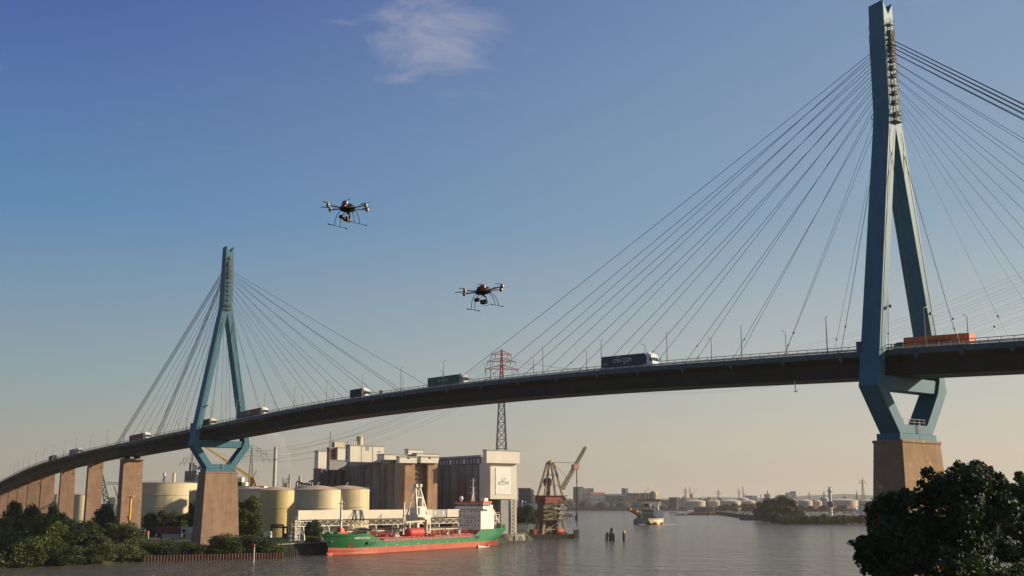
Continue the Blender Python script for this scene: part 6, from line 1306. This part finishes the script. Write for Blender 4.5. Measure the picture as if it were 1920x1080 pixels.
# car park: small cars in rows
def mini_car(m, nm):
    a = MB(); a.loft([[(x, y * (.85 if z > .95 else 1), z) for x, z in ((-2.2, .3), (2.2, .3), (2.2, .8), (1.0, .95), (.4, 1.5), (-1.5, 1.5), (-2.2, .95))] for y in (-.9, .9)]); return a.mesh(nm, m)
cars = [(mini_car(M_FWHITE, 'parked_car_white'), 'white'), (mini_car(mat('car_silver', (.42, .42, .42), .3), 'parked_car_silver'), 'silver'), (mini_car(mat('car_dark', (.035, .04, .05), .3), 'parked_car_dark'), 'dark'), (mini_car(mat('car_red', (.3, .04, .03), .3), 'parked_car_red'), 'red')]
win = MB(); win.loft([[(x, y, z) for x, z in ((.85, 1.0), (.35, 1.42), (-1.4, 1.42), (-1.75, 1.0))] for y in (-.86, .86)]); winme = win.mesh('parked_car_window', M_GLASS)
for row, Y in enumerate((1520, 1580, 1660, 1750, 1860, 1990, 2140)):
    x = at(1499, 942, Y).x; x1 = at(1630, 942, Y).x
    while x < x1:
        x += random.uniform(2.5, 3.6)
        if random.random() < .18: x += random.uniform(3, 9)
        if len([1 for o in bpy.data.objects if o.name.startswith('parked_car')]) > 600: break
        me, cn = random.choices(cars, (8, 3, 4, 1))[0]; o = bpy.data.objects.new('parked_car', me); COL.objects.link(o); o.location = (x, Y + random.uniform(-1, 1), 3.6); o.rotation_euler = (0, 0, pi / 2 + random.uniform(-.1, .1)); tag(o, f'small {cn} car parked in rows on the peninsula behind the shrubs', 'car', f'{cn} cars parked on the peninsula')
for row, Y in enumerate((1800, 1950)):
    x = at(1378, 942, Y).x; x1 = at(1415, 942, Y).x
    while x < x1:
        x += random.uniform(2.6, 4.2); me, cn = random.choices(cars, (8, 3, 4, 1))[0]; o = bpy.data.objects.new('parked_car', me); COL.objects.link(o); o.location = (x, Y, 3.6); o.rotation_euler = (0, 0, pi / 2); tag(o, f'small {cn} car parked on the peninsula tip behind the long wall', 'car', f'{cn} cars parked on the peninsula tip')
# red beacons and bank wall of the peninsula
for px, pb, pt, lab in ((1514, 979, 967.5, 'red beacon on the peninsula bank below the big tree'), (1600, 977, 966.5, 'red beacon on the peninsula bank near the dome tents')):
    b = gp(px, pb, 1.5); H = zat(pt, b); t = thing('river_beacon', lab, 'beacon', (b.x, b.y, 0), 0); a = MB(); a.tube((0, 0, 0), (0, 0, H), .45, .35, 8); a.build('post', M_FRED, t); a = MB(); a.box(-1.0, 1.0, -.3, .3, H * .35, H * .95); a.build('daymark', mat('beacon_red', (.5, .05, .035), .6), t)
for (p, q, zt2, lab) in ((pen[0], pen[2], 5.2, 'dark wall along the peninsula tip'), (pen[4], pen[6], 2.6, 'tan sheet pile wall along the peninsula shore below the beacons')):
    pp = Vector((p.x, p.y - 2, 0)); qq = Vector((q.x, q.y - 2, 0)); d = qq - pp; t = thing('bank_wall', lab, 'wall', pp, atan2(d.y, d.x)); a = MB(); L_ = d.length; n = int(L_ / 9)
    a.box(0, L_, 0, 3, -1, zt2); a.build('wall', mat('bank_wall_' + str(int(zt2)), (.06, .058, .055) if zt2 > 4 else (.26, .18, .11), .9, var=.3, scale=.1, streak=.4), t)
    for k in range(n): a = MB(); x = L_ * k / n; a.box(x, x + .8, -.5, 0, -1, zt2 + .3); a.build('pile', M_TIMB, t)
# ---------------------------------------------------------------- yard below the approach: crane boom, lift, containers, excavator
c = at(205, 942, 700); t = thing('lattice_crane', 'blue grey lattice boom crane seen between the approach piers', 'crane', (c.x, c.y, LGZ), 0); bpy.context.view_layer.update(); iv = t.matrix_world.inverted()
p0, p1 = iv @ at(201, 948, 700), iv @ at(188.5, 878, 700); a = MB(); sd, up_ = Vector((1, 0, 0)), Vector((0, 1, 0))
for o1 in (-1, 1):
    for o2 in (-1, 1): a.bar(p0 + sd * o1 * 1.6 + up_ * o2, p1 + sd * o1 * .5 + up_ * o2 * .5, .3)
for k in range(14):
    f0, f1 = k / 14, (k + 1) / 14; q0_, q1_ = p0.lerp(p1, f0), p0.lerp(p1, f1); w0, w1 = 1.6 - 1.1 * f0, 1.6 - 1.1 * f1
    for o2 in (-1, 1): a.bar(q0_ + sd * w0 * (1 if k % 2 else -1) + up_ * o2 * .8, q1_ + sd * w1 * (-1 if k % 2 else 1) + up_ * o2 * .8, .22)
M_BLUEG = mat('crane_bluegrey', (.09, .11, .13), .6); a.build('boom', M_BLUEG, t, kind='stuff'); a = MB(); a.box(p0.x - 3, p0.x + 3, p0.y - 2.5, p0.y + 2.5, 0, p0.z + 1); a.build('superstructure', M_BLUEG, t)
q0_, q1_ = iv @ at(200, 908.5, 700), iv @ at(233, 908.5, 690); a = MB(); a.bar(q0_, q1_, .25); a.bar(q0_ + Vector((0, 0, 1.2)), q1_ + Vector((0, 0, 1.2)), .25)
for k in range(10): a.bar(q0_.lerp(q1_, k / 10) + Vector((0, 0, 1.2 * (k % 2))), q0_.lerp(q1_, (k + 1) / 10) + Vector((0, 0, 1.2 * ((k + 1) % 2))), .18)
a.build('jib_bridge', M_GALV, t, kind='stuff')
c = at(244, 942, 556); c.z = LGZ; t = thing('aerial_work_platform', 'yellow work platform lifted against the spotted bridge pier', 'lift', c, radians(-20)); H = zat(931, c) - LGZ
a = MB(); a.box(-2.2, 2.6, -1.1, 1.1, .6, 1.7); a.build('chassis', M_OLDR, t)
for x in (-1.5, 1.7):
    for sd_ in (-1, 1): wheel(t, x, sd_ * 1.0, .55, .35)
a = MB(); a.bar((0, 0, 1.6), (.3, 0, H), .75); a.build('mast', M_YEL, t); a = MB(); a.box(-1.6, 2.0, -.9, .9, H - .2, H); 
for x in (-1.6, .2, 2.0): a.bar((x, -.9, H), (x, -.9, H + 1.2), .12); a.bar((x, .9, H), (x, .9, H + 1.2), .12)
for y in (-.9, .9): a.bar((-1.6, y, H + 1.2), (2.0, y, H + 1.2), .12)
a.build('basket', M_YEL, t, kind='stuff'); a = MB(); a.bar((2.2, 0, 3), (-1.0, 0, H * .55), .5); a.build('brace', M_YEL, t)
c = at(225, 942, 590); c.z = LGZ; t = thing('mobile_crane', 'two dark crane booms leaning behind the spotted bridge pier', 'crane', c, 0); bpy.context.view_layer.update(); iv = t.matrix_world.inverted()
for (x0_, y0_, x1_, y1_) in ((231, 968, 214, 912), (234, 962, 226, 912)): a = MB(); a.bar(iv @ at(x0_, y0_, 590), iv @ at(x1_, y1_, 588), .45); a.build('boom', mat('boom_olive', (.13, .11, .06), .6), t)
a = MB(); a.box(-3, 4, -1.5, 1.5, 0, 6); a.build('body', mat('boom_olive', (.13, .11, .06)), t)
def cont(label, l, r, pb, pt, Y, m, depth=2.4, name='shipping_container', group=None):
    c = at((l + r) / 2, 942, Y); z0_ = max(LGZ, zat(pb, c)); H = zat(pt, c) - z0_; t = thing(name, label, 'container', (c.x, c.y, z0_), 0, group); w = (r - l) * Y * CP / FPX / 2
    cargo_box(t, -w, w, 0, H, m, 'box', True, depth / 2); a = MB()
    for x in (-w + .2, w - .2): a.box(x - .1, x + .1, -depth / 2 - .03, depth / 2 + .03, -.02, .15)
    a.build('corner_casting', M_DARKM, t); return t
cont('dark red shipping container, upper one behind the bushes by the wide pylon pier', 296, 343, 1001, 988.5, 522, C_RED); cont('grey white shipping container under the dark red one', 308, 344, 1008, 1001, 521, mat('grey_white_box', (.42, .40, .36), .6))
cont('white office cabin with a grey window beside the wide pylon pier', 343.5, 364, 1001, 988, 520, M_FWHITE, name='office_cabin'); w_ = MB(); w_.box(-1.9, -.3, -1.26, -1.22, .7, 2.0); w_.build('window', M_DARKW, bpy.data.objects['office_cabin'])
cont('pale site hut under the white office cabin', 352, 364, 1012, 1001.5, 519, M_CREAM); cont('black shipping container beside the dark red one', 283, 296, 1006, 990, 524, C_BLACK)
cont('dark container with a pale roof next to the orange skip', 260, 275, 1004, 992, 500, mat('dark_box', (.04, .04, .05), .6)); cont('orange over green waste skip beside the bushes', 274, 281.5, 1005, 996, 498, mat('skip_orange', (.5, .12, .04), .6), name='waste_skip'); cont('bright green bin under the orange skip', 274.5, 281.5, 1011, 1005.4, 497.5, mat('bin_green', (.12, .36, .14), .6), name='waste_bin')
cont('white transformer hut at the foot of the yellow tank', 492, 511, 1008, 996, 548, mat('hut_white', (.74, .68, .54), .6), 4, name='transformer_hut')
c = at(520, 942, 560); c.z = LGZ; t = thing('pipe_portal', 'black pipe portal frame in front of the yellow tank', 'pipe rack', c, 0); H = zat(984.5, c) - LGZ
a = MB(); a.path([(-2.4, 0, 0), (-2.4, 0, H), (3.2, 0, H), (3.2, 0, 1)], .42, 8); a.build('portal_pipe', M_DARKM, t); a = MB(); a.path([(3.6, 0, 0), (3.6, 0, H * .8), (5, 0, H * .86), (5.4, 0, H * .5), (5.2, 0, 0)], .3, 8); a.build('bend_pipe', M_DARKM, t); a = MB(); a.tube((5.5, 1, 0), (5.5, 1, 3), 1.9, 1.9, 14); a.build('valve_pot', M_BLUEG, t); a = MB(); a.box(-2.6, 5, .6, 1.2, H - 1.4, H - .6); a.build('pipe_tray', M_DARKM, t)
c = at(18, 942, 462); c.z = LGZ; t = thing('excavator', 'yellow excavator half hidden in the bushes on the bank', 'excavator', c, radians(15)); z1_ = zat(990, c) - LGZ
a = MB(); a.box(-2.2, 2.2, -1.5, 1.5, z1_ - 3.6, z1_ - .4); a.build('body', M_YEL, t, bevel=.15); a = MB(); a.box(-.2, 1.6, -1.3, .1, z1_ - .4, z1_ + 1.5); a.build('cab', M_YEL, t, bevel=.1); a = MB(); a.box(-2.8, 2.8, -1.6, 1.6, 0, 1.0); a.build('track', M_DARKM, t)
a = MB(); a.box(-1.2, 1.2, -1, 1, 1.0, z1_ - 3.5); a.build('pedestal', M_DARKM, t); a = MB(); a.bar((1.8, .6, z1_ - 1.2), (5.2, .6, z1_ + 1.2), .7); a.bar((5.2, .6, z1_ + 1.2), (6.6, .6, z1_ - 2.6), .55); a.build('boom', M_YEL, t); a = MB(); a.hexa([(6.1, 0, z1_ - 3.6), (7.2, 0, z1_ - 3.6), (7.2, 1.2, z1_ - 3.6), (6.1, 1.2, z1_ - 3.6), (6.2, 0, z1_ - 2.4), (6.9, 0, z1_ - 2.4), (6.9, 1.2, z1_ - 2.4), (6.2, 1.2, z1_ - 2.4)]); a.build('bucket', M_DARKM, t)
# ---------------------------------------------------------------- trees and bushes
import numpy as np
def leaf_mat(name, c, tr=.25, var=.5, sc_=.35):
    m = bpy.data.materials.new(name); m.use_nodes = True; nt = m.node_tree; N = nt.nodes; L = nt.links; B = N['Principled BSDF']
    B.inputs['Roughness'].default_value = .6; B.inputs['Specular IOR Level'].default_value = .25
    g = N.new('ShaderNodeNewGeometry'); n = N.new('ShaderNodeTexNoise'); n.inputs['Scale'].default_value = sc_; n.inputs['Detail'].default_value = 3; L.new(g.outputs['Position'], n.inputs['Vector'])
    mr = N.new('ShaderNodeMapRange'); mr.inputs['From Min'].default_value = .3; mr.inputs['From Max'].default_value = .7; L.new(n.outputs[0], mr.inputs['Value'])
    rp = N.new('ShaderNodeMix'); rp.data_type = 'FLOAT'; rp.inputs['Factor'].default_value = .4; L.new(mr.outputs[0], rp.inputs['A']); L.new(g.outputs['Random Per Island'], rp.inputs['B'])
    mx = N.new('ShaderNodeMix'); mx.data_type = 'RGBA'; L.new(rp.outputs['Result'], mx.inputs['Factor'])
    mx.inputs['A'].default_value = (c[0] * (1 - var), c[1] * (1 - var * .9), c[2] * (1 - var * .7), 1); mx.inputs['B'].default_value = (c[0] * (1 + var), c[1] * (1 + var * .9), c[2] * (1 + var * .6), 1)
    L.new(mx.outputs['Result'], B.inputs['Base Color'])
    t = N.new('ShaderNodeBsdfTranslucent'); L.new(mx.outputs['Result'], t.inputs['Color']); ms = N.new('ShaderNodeMixShader'); ms.inputs[0].default_value = tr
    L.new(B.outputs[0], ms.inputs[1]); L.new(t.outputs[0], ms.inputs[2]); L.new(ms.outputs[0], N['Material Output'].inputs['Surface']); return m
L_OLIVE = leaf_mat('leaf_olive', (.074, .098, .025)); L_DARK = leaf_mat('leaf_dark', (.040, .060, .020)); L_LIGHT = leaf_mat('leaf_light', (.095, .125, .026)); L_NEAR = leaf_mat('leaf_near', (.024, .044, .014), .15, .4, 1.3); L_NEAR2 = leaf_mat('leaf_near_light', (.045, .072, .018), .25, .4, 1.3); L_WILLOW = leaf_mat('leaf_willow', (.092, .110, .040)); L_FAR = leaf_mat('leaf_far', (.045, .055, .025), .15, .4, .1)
M_BARK = mat('bark', (.09, .07, .05), .95, var=.3, scale=2)
def leaves(C, Nn, size, rng, m, name, jit=.35):
    n = len(C); a = rng.normal(size=(n, 3)) + Nn * 1.1; a /= np.linalg.norm(a, axis=1)[:, None]
    b = np.cross(a, rng.normal(size=(n, 3))); b /= np.linalg.norm(b, axis=1)[:, None]; c = np.cross(a, b)
    s = size * (1 + jit * rng.normal(size=(n, 1))).clip(.45, 1.9) / 2
    V = np.empty((n, 4, 3)); V[:, 0] = C - b * s * 1.25; V[:, 1] = C + c * s * .8 + a * s * .15; V[:, 2] = C + b * s * 1.25; V[:, 3] = C - c * s * .8 + a * s * .15
    me = bpy.data.meshes.new(name); me.vertices.add(4 * n); me.vertices.foreach_set('co', V.reshape(-1).astype(np.float32)); me.loops.add(4 * n); me.loops.foreach_set('vertex_index', np.arange(4 * n, dtype=np.int32)); me.polygons.add(n); me.polygons.foreach_set('loop_start', np.arange(0, 4 * n, 4, dtype=np.int32)); me.polygons.foreach_set('loop_total', np.full(n, 4, dtype=np.int32)); me.materials.append(m); me.update(calc_edges=True); return me
def lobes_leaves(lobes, dens, size, rng, m, name):
    Cs, Ns = [], []
    for (x, y, z, r) in lobes:
        n = max(20, int(dens * r * r)); d = rng.normal(size=(n, 3)); d /= np.linalg.norm(d, axis=1)[:, None]
        rad = r * (1 - .55 * rng.random(n) ** 1.6)[:, None] * (1 + .10 * np.sin(d[:, :1] * 7 + x) * np.cos(d[:, 2:3] * 6 + y)) ; 
        Cs.append(np.array((x, y, z)) + d * rad * np.array((1, 1, .92))); Ns.append(d)
    return leaves(np.concatenate(Cs), np.concatenate(Ns), size, rng, m, name)
_var = {}
def crown_variant(kind, k):
    key = (kind, k)
    if key in _var: return _var[key]
    rng = np.random.default_rng(100 + k * 17 + len(kind)); lob = []
    nl = 26 if kind != 'bush' else 20
    for i in range(nl):      # unit crown: radius 1, from z=0 to z=2
        q = rng.random() * 6.283; f = rng.random() ** .5; zz = rng.random()
        if kind == 'bush': zc_, rr = .25 + 1.2 * zz, .85 * (1 - .35 * zz) * f
        elif kind == 'tall': zc_, rr = .35 + 1.45 * zz, (.75 * sin(min(1, .25 + zz) * 2.4)) * f
        else: zc_, rr = .4 + 1.35 * zz, .72 * sqrt(max(.05, 1 - ((zz - .42) / .62) ** 2)) * f
        lob.append((rr * cos(q), rr * sin(q), zc_, .24 + .2 * rng.random()))
    _var[key] = (lob, rng); return _var[key]
_mesh = {}
def crown_mesh(kind, k, m, leaf):
    key = (kind, k, m.name, round(leaf, 3))
    if key not in _mesh:
        lob, rng = crown_variant(kind, k); _mesh[key] = lobes_leaves(lob, 2100 if leaf < .1 else 900, leaf, rng, m, 'crown_leaves')
    return _mesh[key]
def tree(label, px, Y, top, wpx, m=L_OLIVE, kind='round', zg=None, name='tree', group=None, leaf=.085, base_py=None, cat=None, k=None):
    zg = LGZ if zg is None else zg; c = at(px, 942, Y); R_ = wpx * Y * CP / FPX / 2; H = zat(top, c) - zg; k = random.randrange(4) if k is None else k
    t = thing(name, label, cat or ('bush' if kind == 'bush' else 'tree'), (c.x, c.y, zg), random.uniform(0, 6), group)
    bare = 0 if kind == 'bush' else H * .12; o = bpy.data.objects.new('crown', crown_mesh(kind, k, m, leaf)); COL.objects.link(o); o.parent = t; o.location = (0, 0, bare - .1 * H); o.scale = (R_ * 1.12, R_ * 1.12, (H - bare + .1 * H) / (1.68 if kind == 'bush' else 1.95))
    a = MB(); a.tube((0, 0, -.5), (.02 * H, 0, H * .55), max(.12, H * .025), max(.06, H * .012), 7)
    for j in range(5): q = j * 1.26 + .4; a.tube((.01 * H, 0, H * (.22 + .06 * j)), (R_ * .6 * cos(q), R_ * .6 * sin(q), H * (.5 + .07 * j)), H * .012, H * .005, 5)
    a.build('trunk', M_BARK, t); return t
def shore(px): return gp(px, 1066 + (1062 - 1066) * (px + 60) / 160 if px < 100 else 1062 - 8.5 * (px - 100) / 162 if px < 262 else 1053.5 - 7 * (px - 262) / 266).y
G1, G2, G3 = 'bushes along the left bank', 'bushes at the foot of the wide pylon pier', 'shrubs on the peninsula'
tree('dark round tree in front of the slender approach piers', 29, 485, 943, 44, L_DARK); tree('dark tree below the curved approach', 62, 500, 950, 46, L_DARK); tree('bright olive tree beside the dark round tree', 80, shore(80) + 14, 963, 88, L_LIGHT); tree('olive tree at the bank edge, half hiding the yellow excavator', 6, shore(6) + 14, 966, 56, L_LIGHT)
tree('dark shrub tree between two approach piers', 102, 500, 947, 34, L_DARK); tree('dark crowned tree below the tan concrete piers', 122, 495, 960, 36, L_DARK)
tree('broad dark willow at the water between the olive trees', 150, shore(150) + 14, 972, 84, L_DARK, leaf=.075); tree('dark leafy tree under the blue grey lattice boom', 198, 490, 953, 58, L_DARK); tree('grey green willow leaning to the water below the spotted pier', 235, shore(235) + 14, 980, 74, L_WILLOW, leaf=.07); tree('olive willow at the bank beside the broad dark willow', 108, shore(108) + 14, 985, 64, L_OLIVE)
for kk, (px, Y, top, w, m) in enumerate(((-20, 438, 990, 80, L_WILLOW), (14, 437, 1003, 62, L_WILLOW), (55, 440, 1000, 60, L_OLIVE), (92, 440, 1020, 50, L_DARK), (130, 442, 1018, 62, L_DARK), (170, 446, 1024, 60, L_OLIVE), (205, 452, 1018, 54, L_WILLOW), (244, 456, 1016, 50, L_WILLOW), (264, 462, 1026, 34, L_OLIVE))): tree(f'leafy bush overhanging the left bank water, {ORD[8 - kk]} from the rusty sheet pile wall', px, shore(px) + 3, top, w * 1.35, m, 'bush', group=G1, leaf=.07, zg=.2)
for kk, (px, Y, top, w, m) in enumerate(((285, 474, 1016, 40, L_OLIVE), (312, 474, 1013, 46, L_DARK), (340, 472, 1016, 36, L_OLIVE), (366, 473, 1017, 42, L_DARK), (400, 474, 1020, 36, L_OLIVE), (424, 475, 1006, 44, L_DARK), (452, 478, 998, 62, L_OLIVE), (484, 482, 1003, 48, L_DARK), (506, 487, 1007, 46, L_OLIVE), (524, 492, 1024, 26, L_LIGHT))): tree(f'low leafy bush above the rusty sheet pile wall, {ORD[9 - kk]} from its tanker end', px, shore(px) + 6, top, w * 1.45, m, 'bush', group=G2, leaf=.07, zg=1.8)
tree('green tree right of the wide pylon pier, before the cream tank', 459, 518, 936, 66, L_OLIVE, 'tall'); tree('smaller tree leaning before the yellow tank', 474, 512, 962, 50, L_OLIVE); tree('dark tree left of the wide pylon pier', 371, 540, 936, 34, L_DARK, 'tall')
for px, dy, top, w, m in ((40, 26, 972, 50, L_OLIVE), (125, 30, 978, 56, L_OLIVE), (176, 24, 984, 54, L_DARK), (212, 30, 982, 50, L_DARK), (255, 22, 998, 40, L_OLIVE), (-15, 30, 968, 60, L_DARK), (185, 12, 1000, 50, L_WILLOW), (90, 8, 1002, 56, L_OLIVE)): tree('leafy tree filling the wooded left bank between its neighbours', px, shore(px) + dy, top, w, m, group='trees filling the left bank')
for kk, (px, top, w) in enumerate(((284, 962, 36), (306, 958, 32), (328, 961, 38), (350, 964, 34))): tree(f'tree in the row behind the dark red container, {ORD[3 - kk]} from the wide pylon pier', px, 556, top, w, L_OLIVE, group='trees behind the dark red container')
tree('dark sapling below the left end of the conveyor gallery', 588, 530, 974, 38, L_DARK); tree('green bush on the quay left of the tanker bow', 590, 512, 1004, 34, L_LIGHT, 'bush')
for px, Y, top, w in ((976, 950, 951, 26), (990, 930, 948, 34), (1004, 940, 955, 22), (1012, 945, 964, 18)): tree('dark tree in the clump between the white tower and the old crane', px, Y, top, w, L_FAR, zg=4, group='tree clump behind the workboat')
# peninsula: big clump and low scrub
for px, Y, top, w in ((1432, 1330, 940, 34), (1448, 1310, 934, 44), (1465, 1290, 931, 46), (1484, 1270, 937, 40), (1455, 1250, 948, 50), (1478, 1225, 950, 44), (1498, 1230, 957, 30), (1436, 1280, 955, 34), (1422, 1400, 952, 26)): tree('big dark tree in the clump at the peninsula point', px, Y, top, w, L_FAR, zg=3.0, group='big trees at the peninsula point', leaf=.08)
for k, px in enumerate(range(1452, 1660, 9)): tree('low brown green shrub along the peninsula shore', px, 1196 + (k % 3) * 12 + max(0, px - 1600) * .3, 964 + (k * 7 % 5) - max(0, 1490 - px) * .12, 20, L_OLIVE if k % 2 else L_FAR, 'bush', zg=1.0, group=G3, leaf=.09)
for px, Y, top, w in ((1350, 2350, 948, 18), (1362, 2300, 945, 24), (1378, 2250, 944, 26), (1394, 2200, 944, 24), (1410, 2200, 943, 26), (1500, 2150, 947, 24), (1522, 2150, 948, 22), (1545, 2200, 948, 26), (1575, 2250, 947, 30), (1634, 1700, 942, 30), (1620, 2300, 946, 24)): tree('distant dark tree among the far tanks', px, Y, top, w, L_FAR, zg=3.6, group='distant trees among the far tanks', leaf=.1)
for k in range(26):
    px = random.choice((random.uniform(1010, 1075), random.uniform(1280, 1640), random.uniform(1180, 1290), random.uniform(60, 230))); tree('tiny hazy tree on the skyline', px, random.uniform(4300, 5600), random.uniform(931, 936), random.uniform(8, 18), L_FAR, zg=4, group='hazy trees on the skyline', leaf=.12)
# ---- the near trees at the right edge, built lobe by lobe
def near_tree(label, lobes, Y, m, leaf, base_px, dens=1050, seed=1, trunk_r=.24):
    b = at(base_px, 942, Y); base = Vector((b.x, Y, 5.0)); t = thing('broadleaf_tree', label, 'tree', base, 0); rng = np.random.default_rng(seed); s = Y * CP / FPX; L3 = []
    for px, py, r in lobes:
        p = at(px, py, Y) - base; L3.append((p.x, rng.uniform(-1.2, 1.2), p.z, r * s))
        for j in range(5):      # smaller sprigs round each lobe for an uneven outline
            q = rng.random() * 6.283; rr = r * s; L3.append((p.x + cos(q) * rr * .85, rng.uniform(-1.3, 1.3), p.z + sin(q) * rr * .85, rr * (.28 + .22 * rng.random())))
    o = bpy.data.objects.new('crown', lobes_leaves(L3, dens, leaf, rng, m, 'near_leaves')); COL.objects.link(o); o.parent = t
    a = MB(); top = max(l[2] for l in L3); a.tube((0, 0, -.5), (.1, 0, top * .55), trunk_r, trunk_r * .6, 9)
    for l in L3[::6]: a.tube((.05, 0, top * .45), (l[0] * .5, l[1] * .5, (top * .45 + l[2]) / 2 + .2), trunk_r * .4, trunk_r * .22, 6); a.tube((l[0] * .5, l[1] * .5, (top * .45 + l[2]) / 2 + .2), l[:3], trunk_r * .22, .03, 5)
    a.build('trunk', M_BARK, t); return t
near_tree('large dark leafy tree covering the foot of the patched pier', [(1810, 905, 34), (1764, 912, 32), (1846, 898, 30), (1880, 918, 28), (1745, 935, 26), (1785, 950, 46), (1838, 952, 46), (1880, 955, 30), (1690, 938, 22), (1664, 962, 32), (1655, 998, 36), (1700, 985, 40), (1742, 1000, 46), (1800, 1010, 50), (1850, 1005, 36), (1626, 1022, 16), (1613, 1021, 12), (1645, 1045, 32), (1690, 1050, 46), (1755, 1062, 48), (1640, 1078, 18), (1810, 1068, 34)], 62, L_NEAR, .17, 1765, seed=3)
near_tree('lighter leafy tree beside the large dark tree at the frame of the river bank', [(1900, 930, 26), (1925, 915, 24), (1915, 962, 38), (1880, 990, 24), (1925, 1010, 36), (1897, 1040, 20), (1960, 960, 40), (1955, 1040, 40)], 66, L_NEAR2, .165, 1960, seed=5)['label'] = 'lighter green leafy tree beside the large dark tree'
near_tree('low pale green bush between the two near trees', [(1845, 1072, 26), (1875, 1082, 26), (1905, 1085, 26), (1860, 1100, 34)], 58, L_NEAR2, .13, 1870, seed=9, trunk_r=.12)
# ---------------------------------------------------------------- evening haze over the river
def haze():
    m = bpy.data.materials.new('haze'); m.use_nodes = True; nt = m.node_tree; nt.nodes.remove(nt.nodes['Principled BSDF']); v = nt.nodes.new('ShaderNodeVolumePrincipled')
    v.inputs['Color'].default_value = (.93, .87, .78, 1); v.inputs['Density'].default_value = HAZE_D; v.inputs['Anisotropy'].default_value = .3
    nt.links.new(v.outputs[0], nt.nodes['Material Output'].inputs['Volume'])
    a = MB(); a.box(-9500, 9500, -500, 11500, -3.0, 175); o = a.build('haze', m, kind='stuff'); tag(o, 'thin warm evening haze lying over the river and the harbour', 'haze')
HAZE_D = .00005
haze()
